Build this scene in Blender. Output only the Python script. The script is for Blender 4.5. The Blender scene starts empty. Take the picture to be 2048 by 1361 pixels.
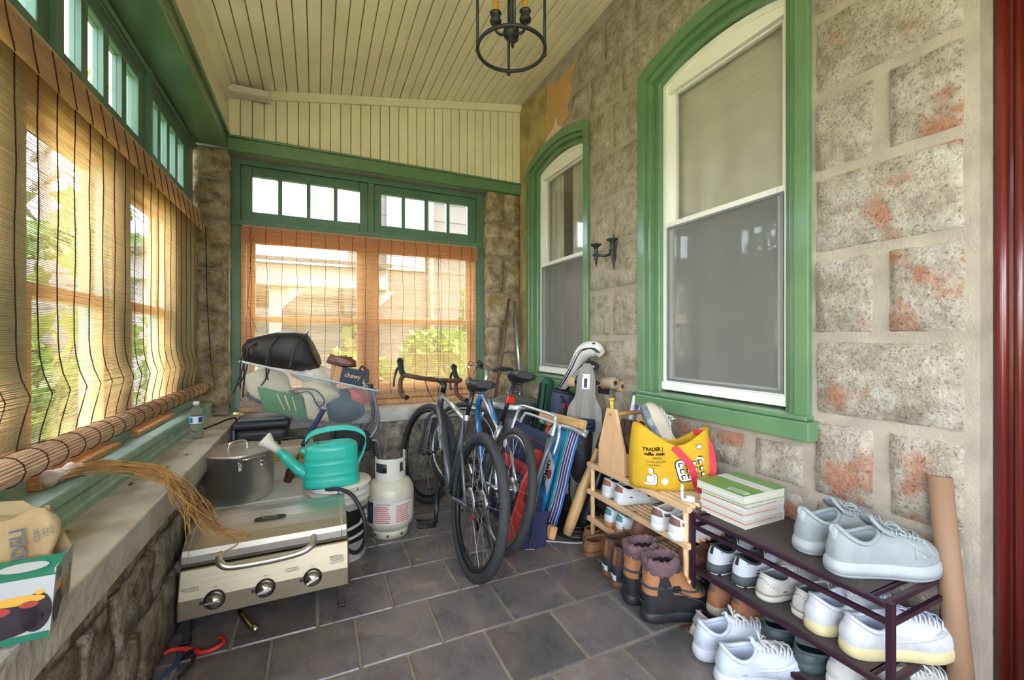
import bpy, bmesh, math, random
from mathutils import Vector, Matrix, Euler
random.seed(7)
SC = bpy.context.scene
C = SC.collection
R = math.radians
PI = math.pi
# ---------------------------------------------------------------- camera, world, sun, exposure
F_PX, YAW, CAM_H = 850.0, R(24.75), 1.15
cam_d = bpy.data.cameras.new('camera'); cam = bpy.data.objects.new('camera', cam_d); C.objects.link(cam)
cam_d.sensor_width = 36.0; cam_d.lens = F_PX / 2048 * 36.0; cam_d.clip_start = 0.02; cam_d.clip_end = 300
cam_d.shift_y = (678 - 680.5) / 2048
cam.location = (0, 0, CAM_H); cam.rotation_euler = (R(90), 0, -YAW)
SC.camera = cam
world = bpy.data.worlds.new('sky'); SC.world = world; world.use_nodes = True
wn = world.node_tree.nodes; wl = world.node_tree.links; wn.clear()
sky = wn.new('ShaderNodeTexSky'); sky.sky_type = 'NISHITA'; sky.sun_disc = False
sky.sun_elevation = R(59); sky.sun_rotation = R(95); sky.air_density = 1.0; sky.dust_density = 2.5; sky.ozone_density = 1.0
wbg = wn.new('ShaderNodeBackground'); wbg.inputs[1].default_value = 0.34
wo = wn.new('ShaderNodeOutputWorld')
whs = wn.new('ShaderNodeHueSaturation'); whs.inputs['Saturation'].default_value = .42   # hazy bright sky
wl.new(sky.outputs[0], whs.inputs['Color']); wl.new(whs.outputs[0], wbg.inputs[0]); wl.new(wbg.outputs[0], wo.inputs[0])
sun_d = bpy.data.lights.new('sun', 'SUN'); sun_d.energy = 1.5; sun_d.angle = R(1.5); sun_d.color = (1, .95, .86)
sun = bpy.data.objects.new('sun', sun_d); C.objects.link(sun)
sun.rotation_euler = Vector((.6, -.06, 1.0)).to_track_quat('Z', 'Y').to_euler()
SC.view_settings.view_transform = 'Standard'; SC.view_settings.look = 'None'
SC.view_settings.gamma = 1.0; SC.view_settings.use_curve_mapping = False
SC.view_settings.exposure = 3.68
SC.cycles.max_bounces = 7; SC.cycles.glossy_bounces = 3; SC.cycles.transmission_bounces = 4; SC.cycles.adaptive_threshold = .06; SC.cycles.caustics_reflective = False; SC.cycles.caustics_refractive = False
# ---------------------------------------------------------------- helpers: materials
MATS = {}
def srgb(h):
    h = h.lstrip('#'); v = [int(h[i:i+2], 16) / 255 for i in (0, 2, 4)]
    return tuple(((x / 12.92) if x <= .04045 else ((x + .055) / 1.055) ** 2.4) for x in v) + (1,)
def mat(name, col, rough=.6, metal=0, var=0.0, scale=8, bump=0.0, bscale=60, alpha=None, trans=0, spec=.5, coat=0, col2=None, c2pos=(.45, .6), sub=0, detail=3, stretch=None, space='Object'):
    """principled material, colour varied by noise (var) or blended to col2 by noise, optional noise bump"""
    if name in MATS: return MATS[name]
    m = bpy.data.materials.new(name); m.use_nodes = True
    nt = m.node_tree; N = nt.nodes; L = nt.links; b = N['Principled BSDF']
    c = srgb(col) if isinstance(col, str) else col
    b.inputs['Base Color'].default_value = c; b.inputs['Roughness'].default_value = rough
    b.inputs['Metallic'].default_value = metal; b.inputs['Specular IOR Level'].default_value = spec
    if trans: b.inputs['Transmission Weight'].default_value = trans
    if coat: b.inputs['Coat Weight'].default_value = coat; b.inputs['Coat Roughness'].default_value = .12
    if alpha is not None: b.inputs['Alpha'].default_value = alpha
    if sub: b.inputs['Subsurface Weight'].default_value = sub; b.inputs['Subsurface Radius'].default_value = (.01, .006, .004)
    vec = None
    if var or col2 or bump:
        tc = N.new('ShaderNodeTexCoord'); vec = tc.outputs[space]
        if stretch:
            mp = N.new('ShaderNodeMapping'); mp.inputs['Scale'].default_value = stretch; L.new(vec, mp.inputs[0]); vec = mp.outputs[0]
    if var or col2:
        n = N.new('ShaderNodeTexNoise'); n.inputs['Scale'].default_value = scale; n.inputs['Detail'].default_value = detail
        L.new(vec, n.inputs['Vector'])
        r = N.new('ShaderNodeValToRGB'); L.new(n.outputs[0], r.inputs[0])
        if col2:
            e = r.color_ramp.elements; e[0].position, e[1].position = c2pos
            e[0].color = c; e[1].color = srgb(col2) if isinstance(col2, str) else col2
        else:
            e = r.color_ramp.elements; e[0].position, e[1].position = .3, .7
            e[0].color = tuple(x * (1 - var) for x in c[:3]) + (1,); e[1].color = tuple(min(1, x * (1 + var)) for x in c[:3]) + (1,)
        L.new(r.outputs[0], b.inputs['Base Color'])
    if bump:
        n2 = N.new('ShaderNodeTexNoise'); n2.inputs['Scale'].default_value = bscale; n2.inputs['Detail'].default_value = 3
        L.new(vec, n2.inputs['Vector'])
        bp = N.new('ShaderNodeBump'); bp.inputs['Strength'].default_value = bump; bp.inputs['Distance'].default_value = .02
        L.new(n2.outputs[0], bp.inputs['Height']); L.new(bp.outputs[0], b.inputs['Normal'])
    MATS[name] = m
    return m
def emit_glass(name, tint=(1, 1, 1, 1), refl=.08, rough=.0, haze=0.0):
    """thin window glass: mostly see-through with a mirror share, dirt as faint diffuse haze"""
    if name in MATS: return MATS[name]
    m = bpy.data.materials.new(name); m.use_nodes = True; nt = m.node_tree; N = nt.nodes; L = nt.links; N.clear()
    o = N.new('ShaderNodeOutputMaterial'); t = N.new('ShaderNodeBsdfTransparent'); t.inputs[0].default_value = tint
    g = N.new('ShaderNodeBsdfGlossy'); g.inputs['Roughness'].default_value = rough
    lw = N.new('ShaderNodeLayerWeight'); pw = N.new('ShaderNodeMath'); pw.operation = 'POWER'; pw.inputs[1].default_value = 5; L.new(lw.outputs['Facing'], pw.inputs[0])
    fr = N.new('ShaderNodeMath'); fr.operation = 'MULTIPLY_ADD'; fr.inputs[1].default_value = .5; fr.inputs[2].default_value = .025; L.new(pw.outputs[0], fr.inputs[0])
    ad = N.new('ShaderNodeMath'); ad.operation = 'ADD'; ad.use_clamp = True; ad.inputs[1].default_value = refl; L.new(fr.outputs[0], ad.inputs[0])
    mx = N.new('ShaderNodeMixShader'); L.new(ad.outputs[0], mx.inputs[0]); L.new(t.outputs[0], mx.inputs[1]); L.new(g.outputs[0], mx.inputs[2])
    last = mx
    if haze:
        d = N.new('ShaderNodeBsdfDiffuse'); d.inputs[0].default_value = (.75, .76, .76, 1)
        m2 = N.new('ShaderNodeMixShader'); m2.inputs[0].default_value = haze; L.new(mx.outputs[0], m2.inputs[1]); L.new(d.outputs[0], m2.inputs[2]); last = m2
    L.new(last.outputs[0], o.inputs[0]); MATS[name] = m
    return m
def translucent(name, col, rough=.7, share=.5, var=.15, scale=30, stretch=None):
    if name in MATS: return MATS[name]
    m = mat(name, col, rough, var=var, scale=scale, stretch=stretch); nt = m.node_tree; N = nt.nodes; L = nt.links
    b = N['Principled BSDF']; o = [n for n in N if n.type == 'OUTPUT_MATERIAL'][0]
    t = N.new('ShaderNodeBsdfTranslucent'); t.inputs[0].default_value = srgb(col)
    src = b.inputs['Base Color'].links
    if src: L.new(src[0].from_socket, t.inputs[0])
    mx = N.new('ShaderNodeMixShader'); mx.inputs[0].default_value = share
    L.new(b.outputs[0], mx.inputs[1]); L.new(t.outputs[0], mx.inputs[2]); L.new(mx.outputs[0], o.inputs[0])
    return m
# ---------------------------------------------------------------- helpers: mesh building
class MB:
    def __init__(s): s.v = []; s.f = []; s.sm = []
    def add(s, vs, fs, smooth=False):
        n = len(s.v); s.v += [tuple(x) for x in vs]; s.f += [tuple(i + n for i in f) for f in fs]; s.sm += [smooth] * len(fs)
        return s
    def box(s, x0, x1, y0, y1, z0, z1, M=None):
        vs = [(x, y, z) for z in (z0, z1) for y in (y0, y1) for x in (x0, x1)]
        if M is not None: vs = [M @ Vector(v) for v in vs]
        return s.add(vs, [(0, 2, 3, 1), (4, 5, 7, 6), (0, 1, 5, 4), (2, 6, 7, 3), (0, 4, 6, 2), (1, 3, 7, 5)])
    def cbox(s, c, d, M=None):
        return s.box(c[0]-d[0]/2, c[0]+d[0]/2, c[1]-d[1]/2, c[1]+d[1]/2, c[2]-d[2]/2, c[2]+d[2]/2, M)
    def rings(s, rs, closed=True, cap0=True, cap1=True, smooth=True, loop=False):
        """skin between successive rings of equal count"""
        n = len(rs[0]); vs = [p for r in rs for p in r]; fs = []
        m = len(rs)
        for i in range(m if loop else m - 1):
            a, b = i * n, ((i + 1) % m) * n
            for j in range(n if closed else n - 1):
                k = (j + 1) % n; fs.append((a + j, a + k, b + k, b + j))
        if not loop and closed:
            if cap0: fs.append(tuple(range(n))[::-1])
            if cap1: fs.append(tuple(range((m - 1) * n, m * n)))
        s.add(vs, fs, smooth); 
        if not loop and closed:
            k = int(cap0) + int(cap1)
            for q in range(k): s.sm[-1 - q] = False
        return s
    def tube(s, pts, r, n=10, closed=False, cap=True, up=None):
        pts = [Vector(p) for p in pts]; m = len(pts)
        rad = r if isinstance(r, (list, tuple)) else [r] * m
        prev = None; rs = []
        for i, p in enumerate(pts):
            if closed: t = pts[(i + 1) % m] - pts[i - 1]
            else: t = pts[min(i + 1, m - 1)] - pts[max(i - 1, 0)]
            t.normalize()
            if prev is None:
                a = Vector(up) if up else (Vector((0, 0, 1)) if abs(t.z) < .9 else Vector((1, 0, 0)))
            else: a = prev
            a = (a - t * a.dot(t))
            if a.length < 1e-6: a = t.orthogonal()
            a.normalize(); prev = a; b = t.cross(a)
            rs.append([p + (a * math.cos(2*PI*j/n) + b * math.sin(2*PI*j/n)) * rad[i] for j in range(n)])
        return s.rings(rs, True, cap, cap, True, closed)
    def cyl(s, p0, p1, r0, r1=None, n=16, cap=True):
        r1 = r0 if r1 is None else r1
        return s.tube([p0, p1], [r0, r1], n, False, cap)
    def lathe(s, prof, c=(0, 0, 0), n=28, M=None, sx=1, sy=1, cap0=False, cap1=False):
        rs = []
        for (r, z) in prof:
            ring = [Vector((r * math.cos(2*PI*j/n) * sx, r * math.sin(2*PI*j/n) * sy, z)) for j in range(n)]
            if M is not None: ring = [M @ p for p in ring]
            rs.append([p + Vector(c) for p in ring])
        return s.rings(rs, True, cap0, cap1)
    def prism(s, poly, d, M=None, z0=0):
        """polygon in xy extruded in z from z0 to z0+d, then M"""
        n = len(poly); vs = [Vector((x, y, z0)) for x, y in poly] + [Vector((x, y, z0 + d)) for x, y in poly]
        if M is not None: vs = [M @ v for v in vs]
        fs = [tuple(range(n))[::-1], tuple(range(n, 2 * n))] + [(i, (i + 1) % n, n + (i + 1) % n, n + i) for i in range(n)]
        return s.add(vs, fs)
    def sphere(s, c, r, n=14, m=8, sx=1, sy=1, sz=1):
        prof = [(max(r * math.sin(PI * i / m), 1e-4), -r * math.cos(PI * i / m)) for i in range(m + 1)]
        rs = [[Vector(c) + Vector((p * math.cos(2*PI*j/n) * sx, p * math.sin(2*PI*j/n) * sy, z * sz)) for j in range(n)] for p, z in prof]
        return s.rings(rs, True, False, False)
    def xf(s, M):
        s.v = [tuple(M @ Vector(v)) for v in s.v]; return s
    def mesh(s, name, m=None):
        me = bpy.data.meshes.new(name); me.from_pydata(s.v, [], s.f); me.polygons.foreach_set('use_smooth', s.sm)
        me.validate(); me.update()
        if m: me.materials.append(m)
        return me
    def build(s, name, m=None, parent=None, bevel=0, seg=2, fixn=True, **tags):
        me = s.mesh(name, m)
        if fixn:
            bm = bmesh.new(); bm.from_mesh(me); bmesh.ops.recalc_face_normals(bm, faces=bm.faces); bm.to_mesh(me); bm.free()
        o = bpy.data.objects.new(name, me); C.objects.link(o)
        if parent: o.parent = parent
        if bevel:
            md = o.modifiers.new('bevel', 'BEVEL'); md.width = bevel; md.segments = seg; md.limit_method = 'ANGLE'; md.angle_limit = R(35)
        for k, v in tags.items(): o[k] = v
        return o
def thing(name, label, cat, loc=(0, 0, 0), rot=(0, 0, 0), group=None):
    o = bpy.data.objects.new(name, None); C.objects.link(o); o.location = loc; o.rotation_euler = rot
    o.empty_display_size = .05; o['label'] = label; o['category'] = cat
    if group: o['group'] = group
    return o
def tag(o, label, cat, group=None, kind=None):
    o['label'] = label; o['category'] = cat
    if group: o['group'] = group
    if kind: o['kind'] = kind
    return o
def struct(o, label=None):
    o['kind'] = 'structure'
    if label: o['label'] = label
    return o
def link_copy(name, me, parent, loc=(0, 0, 0), rot=(0, 0, 0), scale=(1, 1, 1)):
    o = bpy.data.objects.new(name, me); C.objects.link(o); o.parent = parent; o.location = loc; o.rotation_euler = rot; o.scale = scale
    return o
def text(body, size, m, parent, M, name='lettering', depth=.0006, align='CENTER', bold=0, sx=1.0, bend=None):
    cu = bpy.data.curves.new(name, 'FONT'); cu.body = body; cu.size = size; cu.extrude = depth / 2; cu.align_x = align; cu.align_y = 'CENTER'
    cu.offset = bold; cu.resolution_u = 2
    t = bpy.data.objects.new(name, cu); C.objects.link(t)
    bpy.context.view_layer.update()
    me = bpy.data.meshes.new_from_object(t.evaluated_get(bpy.context.evaluated_depsgraph_get()))
    bpy.data.objects.remove(t); bpy.data.curves.remove(cu)
    if bend: 
        for v in me.vertices: v.co = bend(v.co * 1)
    elif M is not None:
        me.transform(M @ Matrix.Diagonal((sx, 1, 1, 1)))
    me.materials.clear(); me.materials.append(m)
    o = bpy.data.objects.new(name, me); C.objects.link(o); o.parent = parent
    return o
def frame_M(o, x, y):
    """matrix whose local x,y axes lie along x,y at origin o"""
    x = Vector(x).normalized(); y = Vector(y); y = (y - x * y.dot(x)).normalized(); z = x.cross(y)
    M = Matrix((x, y, z)).transposed().to_4x4(); M.translation = Vector(o); return M
def spline(pts, k=6, closed=False):
    """Catmull-Rom through pts"""
    P = [Vector(p) for p in pts]; n = len(P); out = []
    for i in range(n if closed else n - 1):
        p0 = P[(i - 1) % n] if closed or i > 0 else P[0] * 2 - P[1]
        p1, p2 = P[i], P[(i + 1) % n]
        p3 = P[(i + 2) % n] if closed or i + 2 < n else P[-1] * 2 - P[-2]
        for j in range(k):
            t = j / k
            out.append(.5 * ((2 * p1) + (p2 - p0) * t + (2*p0 - 5*p1 + 4*p2 - p3) * t*t + (3*p1 - p0 - 3*p2 + p3) * t**3))
    if not closed: out.append(P[-1])
    return out
# ---------------------------------------------------------------- structure materials
def stone_mat(name, a, b, c, patch=None, bump=.9, bs=38, patch_pos=(.58, .66), rough=.92):
    """rough ashlar: three-tone noise, pores, optional rust-coloured patches"""
    m = bpy.data.materials.new(name); m.use_nodes = True; nt = m.node_tree; N = nt.nodes; L = nt.links; bs_ = N['Principled BSDF']
    bs_.inputs['Roughness'].default_value = rough; bs_.inputs['Specular IOR Level'].default_value = .25
    tc = N.new('ShaderNodeTexCoord')
    n1 = N.new('ShaderNodeTexNoise'); n1.inputs['Scale'].default_value = 14; n1.inputs['Detail'].default_value = 5; n1.inputs['Roughness'].default_value = .65
    L.new(tc.outputs['Object'], n1.inputs['Vector'])
    r1 = N.new('ShaderNodeValToRGB'); L.new(n1.outputs[0], r1.inputs[0]); e = r1.color_ramp.elements
    e[0].position = .36; e[0].color = srgb(a); e[1].position = .66; e[1].color = srgb(c); x = e.new(.5); x.color = srgb(b)
    col = r1.outputs[0]
    if patch:
        n2 = N.new('ShaderNodeTexNoise'); n2.inputs['Scale'].default_value = 5.5; n2.inputs['Detail'].default_value = 5; L.new(tc.outputs['Object'], n2.inputs['Vector'])
        r2 = N.new('ShaderNodeValToRGB'); L.new(n2.outputs[0], r2.inputs[0]); r2.color_ramp.elements[0].position, r2.color_ramp.elements[1].position = patch_pos
        mx = N.new('ShaderNodeMix'); mx.data_type = 'RGBA'; mf = N.new('ShaderNodeMath'); mf.operation = 'MULTIPLY'; mf.inputs[1].default_value = .75
        L.new(r2.outputs[0], mf.inputs[0]); L.new(mf.outputs[0], mx.inputs[0]); L.new(col, mx.inputs[6]); mx.inputs[7].default_value = srgb(patch); col = mx.outputs[2]
    n3 = N.new('ShaderNodeTexNoise'); n3.inputs['Scale'].default_value = 110; n3.inputs['Detail'].default_value = 3; L.new(tc.outputs['Object'], n3.inputs['Vector'])
    r3 = N.new('ShaderNodeValToRGB'); L.new(n3.outputs[0], r3.inputs[0]); r3.color_ramp.elements[0].position = .34; r3.color_ramp.elements[1].position = .46
    r3.color_ramp.elements[0].color = (.45, .43, .4, 1)
    m2 = N.new('ShaderNodeMix'); m2.data_type = 'RGBA'; m2.blend_type = 'MULTIPLY'; m2.inputs[0].default_value = .75
    L.new(col, m2.inputs[6]); L.new(r3.outputs[0], m2.inputs[7]); L.new(m2.outputs[2], bs_.inputs['Base Color'])
    n4 = N.new('ShaderNodeTexNoise'); n4.inputs['Scale'].default_value = bs; n4.inputs['Detail'].default_value = 6; n4.inputs['Roughness'].default_value = .68
    L.new(tc.outputs['Object'], n4.inputs['Vector'])
    bp = N.new('ShaderNodeBump'); bp.inputs['Strength'].default_value = bump; bp.inputs['Distance'].default_value = .03
    L.new(n4.outputs[0], bp.inputs['Height']); L.new(bp.outputs[0], bs_.inputs['Normal']); MATS[name] = m
    return m
M_block = stone_mat('rough_house_stone', '#a49685', '#bdb1a0', '#d0c7b9', '#b97558')
M_block2 = stone_mat('rough_house_stone_plain', '#a1947f', '#bbaf9b', '#cec5b6', None)
M_pier = stone_mat('brown_pier_stone', '#84725a', '#ac997a', '#c8ba9c', '#a08558', bump=.8, bs=22)
M_knee = stone_mat('grey_knee_wall_stone', '#6f6558', '#9c9384', '#c0b9ab', '#857561', bump=.9, bs=26)
M_mortar = mat('sandy_mortar', '#a4998a', .9, var=.15, scale=9, bump=.28, bscale=120, spec=.2)
M_mortar_d = mat('grey_mortar', '#8b8578', .9, var=.15, scale=12, bump=.25, bscale=100, spec=.2)
M_green = mat('green_gloss_paint', '#5f825c', .30, var=.10, scale=5, bump=.05, bscale=40, coat=.25)
M_green_d = mat('dark_green_paint', '#587a64', .38, var=.12, scale=6, bump=.06, bscale=40)
M_green_p = mat('chalky_green_paint', '#8fb09f', .5, var=.16, scale=14, bump=.12, bscale=60, col2='#a9c2b3', c2pos=(.42, .7))
M_cream = mat('cream_gloss_paint', '#f0e8d2', .28, var=.05, scale=4, bump=.05, bscale=25, coat=.15)
M_cream2 = mat('cream_satin_paint', '#eae1c6', .42, var=.06, scale=5, bump=.05, bscale=30)
M_groove = mat('dark_groove', '#8d7a55', .8)
M_wood_o = mat('orange_varnished_wood', '#cfa276', .45, var=.22, scale=10, stretch=(1, 1, 6), bump=.05)
M_wood_h = mat('orange_varnished_sill_wood', '#c79665', .5, var=.25, scale=10, stretch=(6, 6, 1), bump=.08)
M_white = mat('white_vinyl', '#eceae4', .35)
M_slab = mat('pale_slab_stone', '#cfccc4', .7, col2='#a8a297', c2pos=(.42, .72), scale=7, bump=.35, bscale=45)
M_glass = emit_glass('window_glass', (.97, .98, .98, 1), .0, haze=.03)
M_glass_dirty = emit_glass('dusty_glass', (.92, .94, .95, 1), .02, haze=.10)
M_glass_house = emit_glass('house_window_glass', (.95, .96, .95, 1), .05, haze=.02)
M_redwood = mat('dark_red_varnished_wood', '#57140f', .3, var=.35, scale=12, stretch=(1, 1, .12), coat=.4)
XW = 1.76
def slate_mat():
    m = bpy.data.materials.new('slate_tile'); m.use_nodes = True; nt = m.node_tree; N = nt.nodes; L = nt.links; b = N['Principled BSDF']
    tc = N.new('ShaderNodeTexCoord'); oi = N.new('ShaderNodeObjectInfo')
    ad = N.new('ShaderNodeVectorMath'); ad.operation = 'MULTIPLY_ADD'; ad.inputs[1].default_value = (1, 1, 1)
    mm = N.new('ShaderNodeVectorMath'); mm.operation = 'SCALE'; cb = N.new('ShaderNodeCombineXYZ')
    L.new(oi.outputs['Random'], cb.inputs[0]); L.new(oi.outputs['Random'], cb.inputs[1]); L.new(cb.outputs[0], mm.inputs[0]); mm.inputs[3].default_value = 40
    L.new(tc.outputs['Object'], ad.inputs[0]); L.new(mm.outputs[0], ad.inputs[2])
    n = N.new('ShaderNodeTexNoise'); n.inputs['Scale'].default_value = 5; n.inputs['Detail'].default_value = 5; n.inputs['Roughness'].default_value = .62; L.new(ad.outputs[0], n.inputs['Vector'])
    r = N.new('ShaderNodeValToRGB'); L.new(n.outputs[0], r.inputs[0]); e = r.color_ramp.elements
    e[0].position = .33; e[0].color = srgb('#565052'); e[1].position = .72; e[1].color = srgb('#8a8688'); q = e.new(.48); q.color = srgb('#6a6668'); q = e.new(.6); q.color = srgb('#776c67')
    hs = N.new('ShaderNodeHueSaturation'); mr = N.new('ShaderNodeMapRange'); mr.inputs[3].default_value = .75; mr.inputs[4].default_value = 1.2
    L.new(oi.outputs['Random'], mr.inputs[0]); L.new(mr.outputs[0], hs.inputs['Value']); L.new(r.outputs[0], hs.inputs['Color']); L.new(hs.outputs[0], b.inputs['Base Color'])
    n2 = N.new('ShaderNodeTexNoise'); n2.inputs['Scale'].default_value = 9; n2.inputs['Detail'].default_value = 5; L.new(ad.outputs[0], n2.inputs['Vector'])
    rr = N.new('ShaderNodeMapRange'); rr.inputs[1].default_value = .3; rr.inputs[2].default_value = .7; rr.inputs[3].default_value = .2; rr.inputs[4].default_value = .42; L.new(n2.outputs[0], rr.inputs[0]); L.new(rr.outputs[0], b.inputs['Roughness'])
    bp = N.new('ShaderNodeBump'); bp.inputs['Strength'].default_value = .35; bp.inputs['Distance'].default_value = .02; L.new(n2.outputs[0], bp.inputs['Height']); L.new(bp.outputs[0], b.inputs['Normal'])
    return m
M_slate = slate_mat()
# ---------------------------------------------------------------- floor: grout bed + slate tiles in running bond
floor = struct(MB().box(-.8, 2.1, -1.6, 3.7, -.12, -.006).build('floor', mat('tan_grout', '#8f8474', .9, var=.15, scale=20, bump=.2)), 'grout bed of the porch floor')
TP = .297
tile_me = []
for k in range(6):
    b = MB(); h = TP / 2 - .0045; n = 4; z = lambda: -.0005 - random.random() * .0015
    b.add([(-h, -h, -.008), (h, -h, -.008), (h, h, -.008), (-h, h, -.008), (-h + .004, -h + .004, z()), (h - .004, -h + .004, z()), (h - .004, h - .004, z()), (-h + .004, h - .004, z())],
          [(0, 1, 5, 4), (1, 2, 6, 5), (2, 3, 7, 6), (3, 0, 4, 7), (4, 5, 6, 7)])
    tile_me.append(b.mesh('tile', M_slate))
for r in range(-10, 9):
    y = 1.27 + (r + .5) * TP
    off = .006 if r % 2 == 0 else .144
    for k in range(-3, 7):
        x = off + (k + .5) * TP
        if -.62 < x < 1.95 and y < 3.6:
            link_copy('tile', random.choice(tile_me), floor, (x, y, 0), (0, 0, random.choice((0, PI/2, PI, -PI/2))))
# ---------------------------------------------------------------- right (house) wall
ARCH_W = (1.03, 1.976), (2.512, 3.458)
def arch_z(y, y0, y1, zs, rise):
    h = (y1 - y0) / 2; c = (y0 + y1) / 2; Rr = (h * h + rise * rise) / (2 * rise)
    return zs - (Rr - rise) + math.sqrt(max(Rr * Rr - (y - c) ** 2, 0))
def arch_pts(y0, y1, zb, zs, rise, n=14):
    return [(y0, zb)] + [(y0 + (y1 - y0) * i / n, arch_z(y0 + (y1 - y0) * i / n, y0, y1, zs, rise)) for i in range(n + 1)] + [(y1, zb)]
def arch_band(b, o, i, x0, x1):
    """solid ring between nested arch paths (lists of equal length), from depth x0 to x1"""
    rs = [[(x0, *p), (x0, *q), (x1, *q), (x1, *p)] for p, q in zip(o, i)]
    return b.rings(rs, True, True, True, False)
wr = MB()
wr.box(XW, 2.05, .555, 1.03, -.1, 6.0); wr.box(XW, 2.05, 1.976, 2.512, -.1, 6.0); wr.box(XW, 2.05, 3.458, 4.0, -.1, 6.0)
for (a, c_) in ARCH_W:
    wr.box(XW, 2.05, a, c_, -.1, .80)
    n = 14
    for i in range(n):
        ya, yb = a + (c_ - a) * i / n, a + (c_ - a) * (i + 1) / n
        za, zb = arch_z(ya, a, c_, 2.69, .09), arch_z(yb, a, c_, 2.69, .09)
        wr.add([(XW, ya, za), (XW, yb, zb), (XW, yb, 6), (XW, ya, 6), (2.05, ya, za), (2.05, yb, zb)], [(0, 1, 2, 3), (0, 4, 5, 1)])
wr.box(XW, 2.05, -6, -.55, -.1, 6.0); wr.box(XW, 2.05, -.55, .555, 2.5, 6.0)
wall_right = struct(wr.build('wall_right', M_mortar), 'house wall of rough stone blocks in sandy mortar')
def grid_t(i, n):
    """grid position with narrow outer cells, so faces stay flat up to a sharp arris"""
    return 0 if i == 0 else 1 if i == n else .035 + .93 * (i - 1) / (n - 2)
def block(parent, to3, a0, a1, z0, z1, m, depth=.012, nx=7, nz=5, zlo=None, zhi=None, name='stone_block'):
    """rough faced ashlar: front grid bulging out of the mortar; to3(a, z, out) gives the point"""
    b = MB(); vs = []
    for j in range(nz + 1):
        for i in range(nx + 1):
            a = a0 + (a1 - a0) * grid_t(i, nx)
            lo = zlo(a) if zlo else z0; hi = zhi(a) if zhi else z1
            lo = max(lo, z0) if zlo else z0; hi = max(hi, lo + .004)
            z = lo + (hi - lo) * grid_t(j, nz)
            edge = i in (0, nx) or j in (0, nz)
            if edge:
                o = -.004; a += random.uniform(-.003, .003); z += random.uniform(-.003, .003)
            else: o = depth * random.uniform(.35, 1.25)
            vs.append(to3(a, z, o))
    fs = [(j * (nx + 1) + i, j * (nx + 1) + i + 1, (j + 1) * (nx + 1) + i + 1, (j + 1) * (nx + 1) + i) for j in range(nz) for i in range(nx)]
    b.add(vs, fs, True)
    return b.build(name, m, parent)
RW = lambda a, z, o: (XW - o, a, z)
MG = .016
rows = [-.07, .235, .54, .85, 1.155, 1.465, 1.775, 2.075, 2.38, 2.69, 2.99, 3.29, 3.6]
for r in range(len(rows) - 1):
    z0, z1 = rows[r] + MG, rows[r + 1] - MG
    two = r in (2, 4, 6, 8)
    m = M_block
    if z1 < 2.7:
        segs = [(.585, .77), (.815, 1.005)] if two else [(.585, 1.005)]
        segs += [(2.0, 2.235), (2.283, 2.488)] if two else [(2.0, 2.488)]
        for s_ in segs: block(wall_right, RW, s_[0], s_[1], z0, z1, m if s_[0] < 1.1 else M_block2)
        if z0 < .5 or r == 2:
            hi = min(z1, .72)
            for s_ in ((1.05, 1.48), (1.53, 1.955)) if not two else ((1.05, 1.25), (1.3, 1.72), (1.77, 1.955)):
                block(wall_right, RW, s_[0], s_[1], z0, hi, M_block)
            for s_ in ((2.53, 2.95), (3.0, 3.44)): block(wall_right, RW, s_[0], s_[1], z0, hi, M_block2)
    else:
        if z0 > 3.3: continue
        cuts = [.585, 1.0, 1.25, 1.56, 1.86, 2.16, 2.5, 2.74] if r % 2 else [.585, .8, 1.12, 1.42, 1.72, 2.04, 2.34, 2.66]
        for k in range(len(cuts) - 1):
            a0, a1 = cuts[k] + MG, cuts[k + 1] - MG
            def lo(a):
                t = z0
                for (p, q) in ARCH_W:
                    if p - .06 < a < q + .06: t = max(t, arch_z(min(max(a, p), q), p, q, 2.69, .09) + .05)
                return t
            hi = min(z1, 3.3)
            block(wall_right, RW, a0, a1, z0, hi, M_block2, zlo=lo)
# peeled plaster near the far corner
def patch(pts, m, th, name):
    poly = [(p[0], p[1]) for p in pts]
    b = MB(); b.prism(poly, th, Matrix(((0, 0, -1, XW), (1, 0, 0, 0), (0, 1, 0, 0), (0, 0, 0, 1))), 0)
    return b.build(name, m, wall_right)
patch([(2.66, 3.22), (2.75, 3.12), (2.73, 3.02), (2.79, 2.95), (2.77, 2.86), (2.86, 2.83), (2.93, 2.78), (3.12, 2.76), (3.14, 2.95), (3.11, 3.1), (3.1, 3.26), (2.9, 3.2)], mat('bare_tan_plaster', '#c39a63', .9, var=.1, scale=14, bump=.2), .007, 'plaster_patch')
patch([(3.14, 2.80), (3.14, 2.98), (3.12, 3.26), (3.3, 3.3), (3.62, 3.34), (3.63, 2.5), (3.62, .9), (3.475, .9), (3.475, 2.715), (3.3, 2.79)], mat('stained_plaster', '#b9a671', .85, col2='#99854f', c2pos=(.4, .65), scale=6, bump=.2), .005, 'plaster_patch')
patch([(2.86, 2.81), (2.93, 2.86), (2.96, 2.94), (3.0, 2.86), (3.1, 2.84), (3.13, 2.78)], mat('pale_pink_plaster', '#d8c2a8', .9, var=.1, scale=30, bump=.2), .009, 'plaster_patch')
wq = MB(); wq.box(-.9, 2.05, -1.75, -1.55, -.1, .85); wq.box(-.9, 2.05, -1.75, -1.55, 2.4, 3.6); wq.box(-.9, -.55, -1.75, -1.55, .85, 2.4); wq.box(1.5, 2.05, -1.75, -1.55, .85, 2.4)  # the opening in this wall is added to let light in
struct(wq.build('wall_rear', M_mortar), 'rear end wall of the porch behind the camera')
wq = MB(); [wq.box(x - .035, x + .035, -1.70, -1.60, .85, 2.4) for x in (-.52, .475, 1.47)]; [wq.box(-.55, 1.5, -1.69, -1.61, z_ - .03, z_ + .03) for z_ in (.88, 1.6, 2.37)]  # unseen window, added so soft light reaches the porch from behind
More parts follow.
